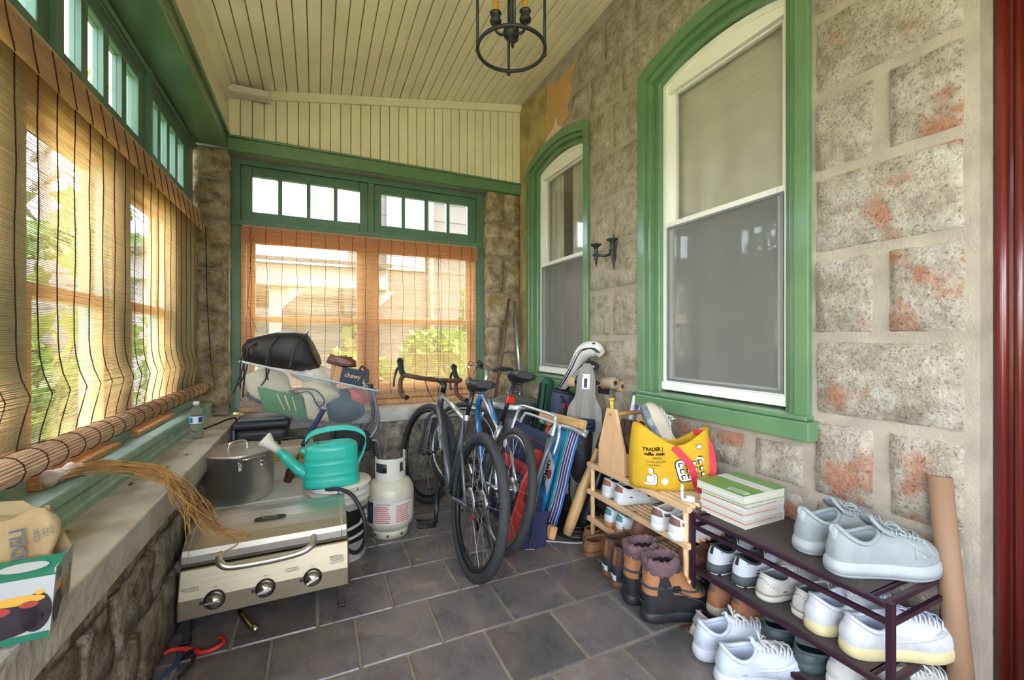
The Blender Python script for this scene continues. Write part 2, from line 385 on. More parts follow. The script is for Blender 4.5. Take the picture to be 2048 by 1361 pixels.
struct(wq.build('added_rear_window', M_white), 'added window in the unseen rear wall, there to let light in')
# ---------------------------------------------------------------- arched house windows
def arched_window(name, y0, y1, label):
    o = bpy.data.objects.new(name, None); C.objects.link(o); struct(o, label)
    c = (y0 + y1) / 2
    def P(d, zb, drop): return arch_pts(y0 + d, y1 - d, zb, 2.69 - drop, .09 - drop * .25)
    b = MB(); arch_band(b, P(-.012, .84, -.012), P(.045, .84, .04), XW - .022, XW + .1); b.build('casing', M_green, o, .004)
    b = MB(); arch_band(b, P(.043, .84, .038), P(.075, .84, .062), XW - .004, XW + .1); b.build('casing_step', M_green, o, .004)
    b = MB(); arch_band(b, P(.073, .84, .06), P(.112, .84, .085), XW + .03, XW + .12); b.build('stop_bead', M_green, o, .006)
    b = MB(); b.box(XW - .07, XW + .12, y0 - .04, y1 + .03, .755, .83); b.box(XW - .05, XW + .12, y0 - .02, y1 + .01, .83, .85); b.build('window_sill', M_green, o, .006)
    wy0, wy1 = y0 + .108, y1 - .108
    b = MB(); arch_band(b, arch_pts(wy0, wy1, .86, 2.612, .055), arch_pts(wy0 + .03, wy1 - .03, .86, 2.585, .0501), XW + .062, XW + .13); b.box(XW + .05, XW + .13, wy0, wy1, .86, .905); b.build('window_frame', M_white, o, .003)
    b = MB(); n = 12   # arched filler above the straight sash
    ys = [wy0 + .02 + (wy1 - wy0 - .04) * i / n for i in range(n + 1)]
    top = [(XW + .07, y, arch_z(y, wy0, wy1, 2.60, .052)) for y in ys]; bot = [(XW + .07, y, 2.55) for y in ys]
    b.rings([[(p[0], p[1], p[2]), (p[0] + .05, p[1], p[2]), (q[0] + .05, q[1], q[2]), q] for p, q in zip(top, bot)], True, True, True, False); b.build('arch_panel', M_white, o)
    def sash(nm, za, zb, x, fw, gm, scr=False):
        b = MB(); ya, yb = wy0 + .028, wy1 - .028
        b.box(x, x + .03, ya, ya + fw, za, zb); b.box(x, x + .03, yb - fw, yb, za, zb); b.box(x, x + .03, ya + fw, yb - fw, za, za + fw); b.box(x, x + .03, ya + fw, yb - fw, zb - fw, zb)
        s_ = b.build(nm, M_white, o, .003)
        MB().box(x + .012, x + .016, ya + fw, yb - fw, za + fw, zb - fw).build('pane', gm, s_)
        if scr:
            MB().box(x - .004, x - .003, ya + .012, yb - .012, za + .02, zb - .035).build('insect_screen', emit_glass('insect_screen_mesh', (.80, .80, .79, 1), .0, .3, .10), s_)
            b = MB(); w = .012
            b.box(x - .008, x, ya + .004, ya + .004 + w, za + .012, zb - .03); b.box(x - .008, x, yb - .004 - w, yb - .004, za + .012, zb - .03); b.box(x - .008, x, ya + .016, yb - .016, za + .012, za + .024); b.box(x - .008, x, ya + .016, yb - .016, zb - .042, zb - .03)
            b.build('screen_frame', mat('grey_screen_frame', '#8c8f90', .4, .6), s_)
    sash('upper_sash', 1.775, 2.575, XW + .098, .032, M_glass_house)
    sash('lower_sash', .90, 1.815, XW + .068, .034, M_glass_house, True)
    return o
arched_window('window_1', *ARCH_W[0], 'tall arched green framed window of the house nearer the door')
arched_window('window_2', *ARCH_W[1], 'tall arched green framed window of the house in the far corner')
M_curtain = translucent('cream_curtain', '#efe8d8', .8, .25, .06, 8)
def curtain(y0, y1, label, x=1.925, z0=.75, z1=2.62, open_=0):
    b = MB(); n = 90; rs = []
    for j in range(9):
        z = z1 + (z0 - z1) * j / 8; row = []
        for i in range(n + 1):
            t = i / n; y = y0 + (y1 - y0) * t
            w = .006 + .008 * (j / 8)
            row.append((x + w * math.sin(t * 27 + 1.6 * math.sin(t * 7)) * (.5 + .5 * math.sin(t * 11 + 1)) + .005 * math.sin(t * 13 + j * .3), y + open_ * (j / 8) * (1 - t) * .5, z))
        rs.append(row)
    b.rings(rs, False); return tag(b.build('curtain', M_curtain), label, 'curtain', 'curtains behind the house windows')
curtain(1.1, 1.93, 'long cream curtain covering the window nearer the door')
curtain(2.6, 2.98, 'cream curtain hanging at the near side of the corner window', open_=.1)
curtain(3.12, 3.4, 'narrow cream curtain at the far side of the corner window')
# room behind the windows: closes off the house
MBr = MB(); MBr.box(2.05, 4.6, .3, 4.2, -.1, -.05); MBr.box(4.55, 4.6, .3, 4.2, -.05, 3.2); MBr.box(2.05, 4.6, .25, .3, -.05, 3.2); MBr.box(2.05, 4.6, 4.2, 4.25, -.05, 3.2); MBr.box(2.05, 4.6, .3, 4.2, 3.2, 3.25)
struct(MBr.build('wall_room', mat('room_wall_paint', '#b9ad98', .8)), 'walls of the room behind the house windows')
b = MB(); b.box(4.1, 4.5, 2.2, 3.9, -.045, 2.2); sh = b.build('bookcase', mat('dark_bookcase_wood', '#3a2c22', .5), bevel=.01)
tag(sh, 'dark cabinet inside the room behind the corner window', 'cabinet')
MB().box(4.08, 4.1, 2.25, 3.05, 0, 2.1).build('door', mat('bookcase_door', '#4a382b', .5), sh); MB().box(4.08, 4.1, 3.07, 3.85, 0, 2.1).build('door', MATS['bookcase_door'], sh)
# ---------------------------------------------------------------- front door recess at the right edge
wd = MB(); wd.box(1.86, 2.05, .555, .57, -.1, 2.5)
df = bpy.data.objects.new('door_1', None); C.objects.link(df); struct(df, 'dark red varnished front door and frame in its recess')
b = MB(); b.box(1.86, 1.98, .49, .555, -.02, 2.48); b.box(1.86, 1.98, -.55, -.485, -.02, 2.48); b.box(1.86, 1.98, -.485, .49, 2.40, 2.48); b.build('door_frame', M_redwood, df, .006)
for yy, rr in ((.540, .016), (.505, .011)):
    MB().cyl((1.858, yy, 0), (1.858, yy, 2.44), rr, n=14).build('frame_bead', M_redwood, df)
b = MB(); b.box(1.93, 1.975, -.48, .485, .01, 2.4); dl = b.build('door_leaf', M_redwood, df, .004)
for (a, c2, d, e_) in ((-.38, -.05, .25, 1.0), (.05, .38, .25, 1.0), (-.38, -.05, 1.15, 2.2), (.05, .38, 1.15, 2.2)):
    MB().box(1.922, 1.935, a, c2, d, e_).build('panel', M_redwood, dl, .008)
struct(MB().box(1.70, 2.05, -.55, .555, -.006, .035).build('trim_8', mat('stone_threshold', '#8b8478', .85, var=.2, scale=9, bump=.4), bevel=.008), 'worn stone threshold at the front door')
# ---------------------------------------------------------------- back wall: knee wall, piers, boards
wb = MB()
wb.box(-.8, 1.76, 3.475, 3.95, -.1, .50); wb.box(-1.0, -.575, 3.64, 3.95, .5, 2.62); wb.box(1.437, 1.80, 3.64, 3.95, .5, 2.62); wb.box(-1.0, 1.80, 3.66, 3.95, 2.5, 3.6)
wall_back = struct(wb.build('wall_back', M_mortar_d), 'end wall of the porch with stone piers and painted boards')
BK = lambda y: (lambda a, z, o: (a, y - o, z))
for r, (z0, z1) in enumerate(((0, .25), (.25, .5))):
    cuts = [-.5, .05, .5, .98, 1.4, 1.76] if r else [-.5, -.2, .3, .75, 1.2, 1.76]
    for k in range(5): block(wall_back, BK(3.475), cuts[k] + .008, cuts[k + 1] - .008, z0 + .008, z1 - .008, M_knee, .018)
zl = [.60, .65, .983, 1.331, 1.647, 2.001, 2.296, 2.52]
for k in range(7):
    block(wall_back, BK(3.64), -.80, -.592, zl[k] + .006, zl[k + 1] - .006, M_pier, .03, 6, 6)
    block(wall_back, lambda a, z, o: (-.592 + o * .7, a, z), 3.63, 3.80, zl[k] + .006, zl[k + 1] - .006, M_pier, .03, 4, 6)
zr = [.60, 1.002, 1.266, 1.576, 1.918, 2.229, 2.51]
jr = [None, 1.565, None, 1.585, None, 1.59]
for k in range(6):
    if jr[k]:
        block(wall_back, BK(3.64), 1.443, jr[k] - .005, zr[k] + .006, zr[k + 1] - .006, M_pier, .028, 4, 5); block(wall_back, BK(3.64), jr[k] + .005, 1.755, zr[k] + .006, zr[k + 1] - .006, M_pier, .028, 4, 5)
    else: block(wall_back, BK(3.64), 1.443, 1.755, zr[k] + .006, zr[k + 1] - .006, M_pier, .028, 6, 5)
    block(wall_back, lambda a, z, o: (1.445 - o * .7, a, z), 3.625, 3.80, zr[k] + .006, zr[k + 1] - .006, M_pier, .026, 4, 5)
CEIL0, CEIL1 = 2.93, 3.35
def ceil_z(x): return CEIL0 + (CEIL1 - CEIL0) * (x + .575) / (1.76 + .575)
nb = 31; bw = (1.76 + .575) / nb
for i in range(nb):
    x0, x1 = -.575 + i * bw + .0022, -.575 + (i + 1) * bw - .0022
    b = MB(); za, zb2 = ceil_z(x0) - .01, ceil_z(x1) - .01
    y = 3.63 + random.uniform(-.0015, .0015)
    b.add([(x0, 3.665, 2.58), (x1, 3.665, 2.58), (x1, 3.665, zb2), (x0, 3.665, za), (x0, y + .003, 2.58), (x1, y + .003, 2.58), (x1, y + .003, zb2), (x0, y + .003, za), (x0 + .003, y, 2.58), (x1 - .003, y, 2.58), (x1 - .003, y, zb2), (x0 + .003, y, za)],
          [(8, 9, 10, 11), (4, 8, 11, 7), (9, 5, 6, 10), (0, 4, 7, 3), (5, 1, 2, 6)])
    b.build('board', M_cream2, wall_back)
# ledge slabs (stone caps)
b = MB(); b.box(-.80, -.485, -.36, 3.64, .50, .60); struct(b.build('trim_5', M_slab, bevel=.006), 'stone cap slab of the low wall under the long blind')
b = MB(); b.box(-.485, 1.76, 3.43, 3.80, .50, .60); struct(b.build('trim_6', M_slab, bevel=.006), 'stone cap slab of the low wall under the end window')
# left knee wall
wl_ = MB(); wl_.box(-.9, -.515, -.34, 3.6, -.1, .50); wall_left = struct(wl_.build('wall_left', M_mortar_d), 'low stone wall below the long window row')
LW = lambda a, z, o: (-.515 + o, a, z)
for (z0, z1, cuts) in ((.0, .25, [-.33, .1, .55, .98, 1.42, 1.70, 2.1, 2.6, 3.1, 3.43]), (.25, .45, [-.33, .2, .6, 1.0, 1.33, 1.50, 1.82, 2.25, 2.7, 3.1, 3.43]), (.45, .5, [-.33, .4, 1.2, 1.53, 1.78, 2.3, 2.8, 3.43])):
    for k in range(len(cuts) - 1): block(wall_left, LW, cuts[k] + .006, cuts[k + 1] - .006, z0 + .006, z1 - .006, M_knee, .02, 8, 5 if z1 - z0 > .1 else 3)
# ---------------------------------------------------------------- ceiling planks, beams, trim
cb_ = MB(); cb_.add([(-.75, -1.5, ceil_z(-.75) + .03), (2.05, -1.5, ceil_z(2.05) + .03), (2.05, 4.0, ceil_z(2.05) + .03), (-.75, 4.0, ceil_z(-.75) + .03), (-.75, -1.5, ceil_z(-.75) + .2), (2.05, -1.5, ceil_z(2.05) + .2), (2.05, 4.0, ceil_z(2.05) + .2), (-.75, 4.0, ceil_z(-.75) + .2)],
    [(0, 1, 2, 3), (4, 7, 6, 5), (0, 4, 5, 1), (2, 6, 7, 3), (1, 5, 6, 2), (0, 3, 7, 4)])
ceiling = struct(cb_.build('ceiling', M_groove), 'sloping porch ceiling')
for i in range(nb):
    x0, x1 = -.575 + i * bw + .0022, -.575 + (i + 1) * bw - .0022
    d = random.uniform(-.0012, .0012); b = MB()
    prof = [(x0, .012), (x0, .003), (x0 + .003, 0), (x1 - .003, 0), (x1, .003), (x1, .012)]
    cutsy = [-1.5, random.choice((.4, 1.1, 1.75, 2.4, 2.9)), 3.66] if i % 4 == 1 else [-1.5, 3.66]
    for q in range(len(cutsy) - 1):
        ya, yb = cutsy[q] + (.001 if q else 0), cutsy[q + 1] - .001
        b = MB(); b.rings([[(x, ya, ceil_z(x) + z + d) for x, z in prof], [(x, yb, ceil_z(x) + z + d) for x, z in prof]], False, smooth=False); b.build('plank', M_cream, ceiling)
def rect_trim(name, label, m, boxes, bevel=.005):
    b = MB()
    for bx in boxes: b.box(*bx)
    return struct(b.build(name, m, bevel=bevel), label)
rect_trim('trim_1', 'green painted beam across the end wall', M_green, [(-.575, 1.76, 3.60, 3.80, 2.505, 2.595), (-.575, 1.76, 3.59, 3.64, 2.595, 2.612)])
rect_trim('trim_2', 'green painted beam along the window side', M_green, [(-.80, -.575, -1.5, 3.62, 2.52, 2.57), (-.62, -.575, -1.5, 3.62, 2.57, 2.60), (-.63, -.556, -1.5, 3.62, 2.60, 2.625), (-.64, -.568, -1.5, 3.62, 2.625, 2.66)])
rect_trim('trim_3', 'cream board above the window side beam', M_cream2, [(-.64, -.578, -1.5, 3.64, 2.66, 2.97), (-.60, -.566, -1.5, 3.64, 2.66, 2.69)])
b = MB(); z = .055   # crown strip following the slope of the ceiling
b.add([(x, y, ceil_z(x) - d) for x in (-.575, 1.76) for (y, d) in ((3.59, 0), (3.59, .03), (3.61, z), (3.64, z), (3.64, 0))], [(0, 5, 6, 1), (1, 6, 7, 2), (2, 7, 8, 3), (0, 1, 2, 3, 4), (5, 9, 8, 7, 6)])
struct(b.build('trim_4', M_cream2), 'cream strip along the top of the end wall')
b = MB()
b.rings([[(x, y, ceil_z(x) - d) for x, d in ((-.578, 0), (-.578, .05), (-.56, .045), (-.535, .02), (-.53, 0))] for y in (-1.5, 3.64)], True, smooth=False); struct(b.build('trim_7', M_cream2), 'cream cove strip along the window side of the ceiling')
sb = MB(); sb.box(-.56, -.30, 3.50, 3.588, 2.878, 2.928, None)
sbo = tag(sb.build('conduit_box', mat('off_white_plastic', '#ddd8cd', .5), bevel=.006), 'small off-white cover box under the ceiling corner', 'box')
MB().box(-.558, -.302, 3.495, 3.501, 2.882, 2.924).build('cover_plate', MATS['off_white_plastic'], sbo, .003)
# ---------------------------------------------------------------- windows: transom units, sashes
def transom(parent, to, a0, a1, z0, z1, npane, pz0, pz1, pa0, pa1, mw, m):
    """frame in plane coordinates a,z; to(a,z,depth)"""
    def bx(b, p0, p1, q0, q1, d0, d1):
        vs = [to(a, z, d) for z in (q0, q1) for d in (d0, d1) for a in (p0, p1)]
        b.add(vs, [(0, 2, 3, 1), (4, 5, 7, 6), (0, 1, 5, 4), (2, 6, 7, 3), (0, 4, 6, 2), (1, 3, 7, 5)])
    b = MB(); bx(b, a0, pa0, z0, z1, 0, .045); bx(b, pa1, a1, z0, z1, 0, .045); bx(b, pa0, pa1, z0, pz0, 0, .045); bx(b, pa0, pa1, pz1, z1, 0, .045)
    fr = b.build('transom_sash', m, parent, .004)
    w = (pa1 - pa0 - (npane - 1) * mw) / npane
    for i in range(npane):
        s_ = pa0 + i * (w + mw)
        b = MB(); bx(b, s_, s_ + w, pz0, pz1, .022, .025); b.build('pane', M_glass_dirty, fr)
        if i < npane - 1:
            b = MB(); bx(b, s_ + w, s_ + w + mw, pz0, pz1, .006, .04); b.build('muntin', m, fr)
def sash_pair(parent, to, a0, a1, z0, zm, z1, fw, m, mh):
    def bx(b, p0, p1, q0, q1, d0, d1):
        vs = [to(a, z, d) for z in (q0, q1) for d in (d0, d1) for a in (p0, p1)]
        b.add(vs, [(0, 2, 3, 1), (4, 5, 7, 6), (0, 1, 5, 4), (2, 6, 7, 3), (0, 4, 6, 2), (1, 3, 7, 5)])
    for nm, qa, qb, d in (('lower_sash', z0, zm + .022, 0), ('upper_sash', zm - .022, z1, .04)):
        b = MB(); rb = fw * 1.5 if nm == 'lower_sash' else .045
        bx(b, a0, a0 + fw, qa, qb, d, d + .035); bx(b, a1 - fw, a1, qa, qb, d, d + .035)
        bx(b, a0 + fw, a1 - fw, qa, qa + rb, d, d + .035); bx(b, a0 + fw, a1 - fw, qb - .045, qb, d, d + .035)
        s_ = b.build(nm, m, parent, .004)
        b = MB(); bx(b, a0 + fw, a1 - fw, qa + rb, qb - .045, d + .016, d + .019); b.build('pane', M_glass, s_)
BW = lambda a, z, d: (a, 3.76 + d, z)
w3 = bpy.data.objects.new('window_3', None); C.objects.link(w3); struct(w3, 'wide end window with green transoms over wooden sashes')
transom(w3, BW, -.515, .395, 2.045, 2.46, 4, 2.118, 2.388, -.44, .331, .030, M_green_d)
transom(w3, BW, .445, 1.36, 2.045, 2.46, 4, 2.118, 2.388, .506, 1.278, .030, M_green_d)
b = MB(); b.box(-.575, -.515, 3.74, 3.86, .60, 2.51); b.box(1.36, 1.437, 3.74, 3.86, .60, 2.51); b.box(.395, .445, 3.745, 3.86, 2.04, 2.51); b.box(-.575, 1.437, 3.735, 3.86, 2.46, 2.51); b.box(-.575, 1.437, 3.73, 3.86, 1.995, 2.045)
b.build('window_frame', M_green_d, w3, .005)
b = MB(); b.box(-.515, -.48, 3.75, 3.86, .69, 2.0); b.box(1.325, 1.36, 3.75, 3.86, .69, 2.0); b.box(.365, .435, 3.745, 3.86, .69, 2.0); b.box(-.48, 1.325, 3.75, 3.86, 1.93, 2.0); b.build('sash_casing', M_wood_o, w3, .004)
b = MB(); b.box(-.515, 1.40, 3.66, 3.86, .60, .645); b.box(-.515, 1.40, 3.70, 3.86, .645, .69); b.build('window_sill', M_wood_h, w3, .006)
sash_pair(w3, BW, -.478, .365, .69, 1.30, 1.93, .055, M_wood_o, 0); sash_pair(w3, BW, .435, 1.325, .69, 1.30, 1.93, .055, M_wood_o, 0)
LWn = lambda a, z, d: (-.775 - d, a, z)
w4 = bpy.data.objects.new('window_4', None); C.objects.link(w4); struct(w4, 'long window row with green transoms behind the bamboo blind')
for (a0, a1, p0, p1) in ((-.28, .16, -.23, .11), (.205, 1.01, .25, .95), (1.05, 1.855, 1.1, 1.79), (1.9, 2.69, 1.945, 2.61), (2.74, 3.60, 2.79, 3.375)):
    transom(w4, LWn, a0, a1, 2.04, 2.47, 4, 2.122, 2.402, p0, p1, .05, M_green_d)
b = MB()
for yy in (.182, 1.03, 1.877, 2.715): b.box(-.86, -.755, yy - .02, yy + .02, 2.0, 2.52)
b.box(-.86, -.77, -.34, 3.64, 2.47, 2.52); b.box(-.86, -.765, -.34, 3.64, 1.985, 2.04); b.box(-.86, -.755, -.34, -.28, .6, 2.5); b.cyl((-.765, -.34, 2.495), (-.765, 3.62, 2.495), .014, n=10); b.build('window_frame', M_green_d, w4, .004)
for (a, c2) in ((-.28, .22), (.725, .985), (1.49, 1.75), (2.255, 2.515), (3.02, 3.64)):
    b = MB(); b.box(-.86, -.765, a + .03, c2 - .03, .69, 1.99); b.box(-.86, -.78, a, c2, .69, 1.99); b.build('window_post', M_green_p, w4, .006)
for (a, c2) in ((.22, .725), (.985, 1.49), (1.75, 2.255), (2.515, 3.02)):
    sash_pair(w4, LWn, a - .03, c2 + .03, .72, 1.30, 1.87, .045, M_wood_o, 0)
    MB().box(-.86, -.77, a - .03, c2 + .03, 1.85, 1.99).build('head_board', M_wood_o, w4)
    MB().box(-.86, -.735, a - .03, c2 + .03, .70, .722).build('inner_sill', M_wood_h, w4, .004)
b = MB()   # moulded green sill standing on the stone slab
prof = [(-.86, .60), (-.668, .60), (-.668, .622), (-.676, .628), (-.676, .655), (-.682, .66), (-.672, .664), (-.668, .67), (-.668, .695), (-.672, .70), (-.86, .70)]
b.rings([[(x, y, z) for x, z in prof] for y in (-.34, 3.64)], True, smooth=False); b.build('window_sill', M_green_p, w4)
# ---------------------------------------------------------------- outside: ground, neighbours, pole, trees, vines
M_lawn = mat('dry_lawn', '#7b8a52', .95, col2='#a39a78', c2pos=(.4, .65), scale=.8, bump=.3, bscale=8)
M_road = mat('pale_asphalt', '#8c8b88', .9, var=.12, scale=2)
gz = -.55
struct(MB().box(-60, 60, -40, 80, gz - .2, gz).build('ground', M_lawn), 'lawn and yards outside the porch')
struct(MB().box(-14, -8, -40, 80, gz, gz + .02).build('ground_road', M_road), 'pale street beyond the long window row')
struct(MB().box(-7.6, -6.2, -40, 80, gz, gz + .03).build('ground_path', mat('pale_concrete', '#bdb8ae', .9, var=.1, scale=2)), 'concrete pavement along the street')
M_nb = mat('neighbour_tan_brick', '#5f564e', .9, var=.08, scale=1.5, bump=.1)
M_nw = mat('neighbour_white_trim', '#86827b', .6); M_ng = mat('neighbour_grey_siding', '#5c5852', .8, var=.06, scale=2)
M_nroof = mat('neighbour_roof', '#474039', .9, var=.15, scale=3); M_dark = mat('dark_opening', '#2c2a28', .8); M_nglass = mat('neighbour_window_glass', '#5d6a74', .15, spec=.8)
# tall tan house filling the right half of the end window
h = thing('neighbour_house', 'tall tan house close behind the end window with white downpipe', 'house', (0, 0, gz))
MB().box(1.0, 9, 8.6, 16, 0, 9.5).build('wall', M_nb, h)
for k in range(26):
    MB().box(.99, 9.0, 8.592, 8.6, .16 + k * .36, .172 + k * .36).build('course_line', mat('neighbour_course', '#50473f', .9), h)
for (x, z, w_, hh) in ((1.25, 3.05, .75, 1.5), (3.2, 3.05, .85, 1.5), (1.25, 6.2, .75, 1.5), (3.2, 6.2, .85, 1.5), (3.0, .75, 1.0, .95)):
    wn_ = MB().box(x, x + w_, 8.54, 8.61, z, z + hh).build('window', M_nw if z > 1 else mat('neighbour_red_trim', '#9c4a3a', .7), h, .01)
    MB().box(x + .08, x + w_ - .08, 8.53, 8.545, z + .08, z + hh / 2 - .03).build('pane', M_nglass, wn_); MB().box(x + .08, x + w_ - .08, 8.53, 8.545, z + hh / 2 + .03, z + hh - .08).build('pane', M_nglass, wn_)
MB().box(.9, 9.2, 8.3, 8.62, 9.3, 9.6).build('cornice', M_nw, h)
MB().cyl((2.12, 8.52, .1), (2.12, 8.52, 9.2), .05, n=10).build('downpipe', M_nw, h)
# lower wing with porch roof, left half
h2 = thing('neighbour_porch', 'low grey porch wing of the neighbouring house with white fascia', 'house', (0, 0, gz))
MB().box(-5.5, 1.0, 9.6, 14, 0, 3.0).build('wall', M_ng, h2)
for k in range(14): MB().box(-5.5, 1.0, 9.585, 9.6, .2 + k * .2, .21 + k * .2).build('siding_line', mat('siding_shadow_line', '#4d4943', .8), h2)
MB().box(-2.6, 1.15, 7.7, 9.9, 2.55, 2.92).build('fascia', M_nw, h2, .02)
b = MB(); b.add([(-2.75, 7.55, 2.92), (1.2, 7.55, 2.92), (1.2, 10, 3.35), (-2.75, 10, 3.35), (-2.75, 7.55, 2.99), (1.2, 7.55, 2.99), (1.2, 10, 3.42), (-2.75, 10, 3.42)], [(0, 1, 5, 4), (4, 5, 6, 7), (0, 3, 2, 1), (0, 4, 7, 3), (1, 2, 6, 5), (2, 3, 7, 6)]); b.build('roof', M_nroof, h2)
for x in (-2.3, -.6, .85):
    po = MB().box(x - .09, x + .09, 7.85, 8.03, 0, 2.55).build('post', M_nw, h2, .01)
    MB().prism([(0, 0), (.45, 0), (0, -.45)], .06, Matrix.Translation((x, 7.9, 2.55)) @ Matrix.Rotation(R(90), 4, 'X')).build('bracket', M_nw, po)
for x in (-2.2, -1.2, -.2): MB().box(x, x + .7, 9.55, 9.62, .9, 2.3).build('window', M_nglass, h2)
# houses across the street (seen through the long blind)
def street_house(x, y, w_, d, hh, col, label):
    t = thing('street_house', label, 'house', (x, y, gz), group='houses across the street')
    MB().box(-d, 0, -w_/2, w_/2, 0, hh).build('wall', mat('wall_' + col, col, .85, var=.05, scale=1), t)
    b = MB(); b.add([(.4, -w_/2 - .3, hh), (.4, w_/2 + .3, hh), (-d/2, w_/2 + .3, hh + 2), (-d/2, -w_/2 - .3, hh + 2), (-d - .4, -w_/2 - .3, hh), (-d - .4, w_/2 + .3, hh)], [(0, 1, 2, 3), (3, 2, 5, 4), (0, 3, 4), (1, 5, 2)]); b.build('roof', M_nroof, t)
    for yy in (-w_ * .3, 0, w_ * .3):
        for zz in (1.0, hh - 1.9):
            f = MB().box(-.02, .06, yy - .5, yy + .5, zz, zz + 1.3).build('window', M_nw, t); MB().box(.05, .075, yy - .42, yy + .42, zz + .08, zz + 1.22).build('pane', M_nglass, f)
street_house(-17, 22, 9, 8, 5.2, '#cfc3ad', 'pale cream house across the street behind the utility pole')
street_house(-17.5, 10.5, 8, 8, 5.6, '#b7a796', 'tan house across the street near the left edge')
street_house(-17, 37, 10, 8, 5.4, '#a9adb0', 'grey house far along the street')
M_pole = mat('weathered_pole_wood', '#75685b', .9, var=.2, scale=6, stretch=(1, 1, .1))
t = thing('utility_pole', 'weathered wooden utility pole with crossarms by the street', 'pole', (-6.9, 16.3, gz))
MB().cyl((0, 0, 0), (0, 0, 9.4), .17, .12, 14).build('pole', M_pole, t)
for zz in (6.9, 6.05): 
    ca = MB().box(-.06, .06, -1.2, 1.2, zz, zz + .14, Matrix.Rotation(R(35), 4, 'Z')).build('crossarm', M_pole, t)
    for q in (-1.05, -.55, .55, 1.05):
        p = Matrix.Rotation(R(35), 4, 'Z') @ Vector((0, q, zz + .14)); MB().cyl(p, p + Vector((0, 0, .14)), .04, .03, 8).build('insulator', mat('insulator_grey', '#6f7476', .4), ca)
for i, (zz, q) in enumerate(((7.15, -1.05), (7.15, -.55), (7.15, .55), (7.15, 1.05), (6.3, -1.05), (6.3, 1.05), (5.4, 0))):
    o0 = Matrix.Rotation(R(35), 4, 'Z') @ Vector((0, q, 0))
    pts = [(-6.9 + o0.x + 16 * (k / 12 - .5) * .1, 16.3 + o0.y + 70 * (k / 12 - .5), gz + zz - 1.2 * (1 - (2 * (k / 12 - .5)) ** 2) * 0 + .9 * (2 * k / 12 - 1) ** 2) for k in range(13)]
    MB().tube([Vector(p) - Vector((-6.9, 16.3, gz)) for p in pts], .014, 5).build('power_line', mat('black_wire', '#22211f', .6), t)
# foliage
def leaf_mesh(name, m, lobes=True, size=.1):
    b = MB(); n = 11
    if lobes: pts = [(0, 0), (.32, -.12), (.5, .12), (.36, .25), (.62, .5), (.34, .5), (.22, .66), (0, 1.0)]
    else: pts = [(0, 0), (.18, .12), (.3, .38), (.26, .66), (.12, .88), (0, 1.0)]
    L_ = [(x * size, y * size, -.12 * size * abs(x) + .1 * size * math.sin(y * 3)) for x, y in pts]; Rr = [(-x, y, z) for x, y, z in L_[1:-1]]
    mid = [(0, y * size, .1 * size * math.sin(y * 3) + .02 * size) for y in (.3, .65)]
    # fan both halves around the midrib
    vs = L_ + Rr[::-1] + mid; nl = len(L_); nr = len(Rr); fs = []
    ring = list(range(nl)) + list(range(nl, nl + nr)); c1 = nl + nr
    for i in range(len(ring)): fs.append((ring[i], ring[(i + 1) % len(ring)], c1))
    b.add(vs, fs, True); return b.mesh(name, m)
M_leaf = translucent('bright_green_leaf', '#5f7d2e', .5, .45, .25, 6); M_leaf2 = translucent('pale_vine_leaf', '#76833c', .5, .5, .25, 6); M_leafd = translucent('deep_green_leaf', '#46652c', .5, .35, .3, 5)  # each kind of plant has its own leaf green
M_stem = mat('green_brown_stem', '#6a6a3a', .8)
LEAF = leaf_mesh('leaf', M_leaf2, True, .16); LEAF2 = leaf_mesh('leaf', M_leaf, False, .12)
def vine(label, pts, n, spread, me, face, smin=.6, smax=1.1, group=None):
    t = thing('climbing_vine', label, 'vine', pts[0], group=group)
    base = Vector(pts[0]); path = spline([Vector(p) - base for p in pts], 8)
    MB().tube(path, .008, 6).build('stem', M_stem, t)
    for i in range(n):
        p = path[random.randrange(len(path))] + Vector((random.gauss(0, spread * .4), random.gauss(0, spread), random.gauss(0, spread)))
        rot = Euler((R(90) + random.gauss(0, .45), random.gauss(0, .7) + PI * 0, face + random.gauss(0, .5)))
        s_ = random.uniform(smin, smax); o = link_copy('leaf', me, t, p, rot, (s_, s_, s_)); 
vine('broad pale vine leaves hanging outside the long blind', [(-1.05, 1.9, gz), (-1.15, 2.0, .5), (-1.0, 2.12, 1.2), (-1.1, 2.2, 1.7), (-1.05, 2.25, 2.6)], 70, .09, LEAF, R(90))
vine('thick pale vine beyond the second pane of the long blind', [(-1.2, 3.0, gz), (-1.25, 3.05, .7), (-1.15, 3.2, 1.6), (-1.2, 3.3, 2.5)], 80, .14, LEAF, R(90))
vine('slim vine with bright leaves crossing the left end sash', [(-.1, 4.3, gz), (.05, 4.25, .6), (.25, 4.3, .95), (.33, 4.2, 1.3)], 16, .07, LEAF, 0, .5, .9)
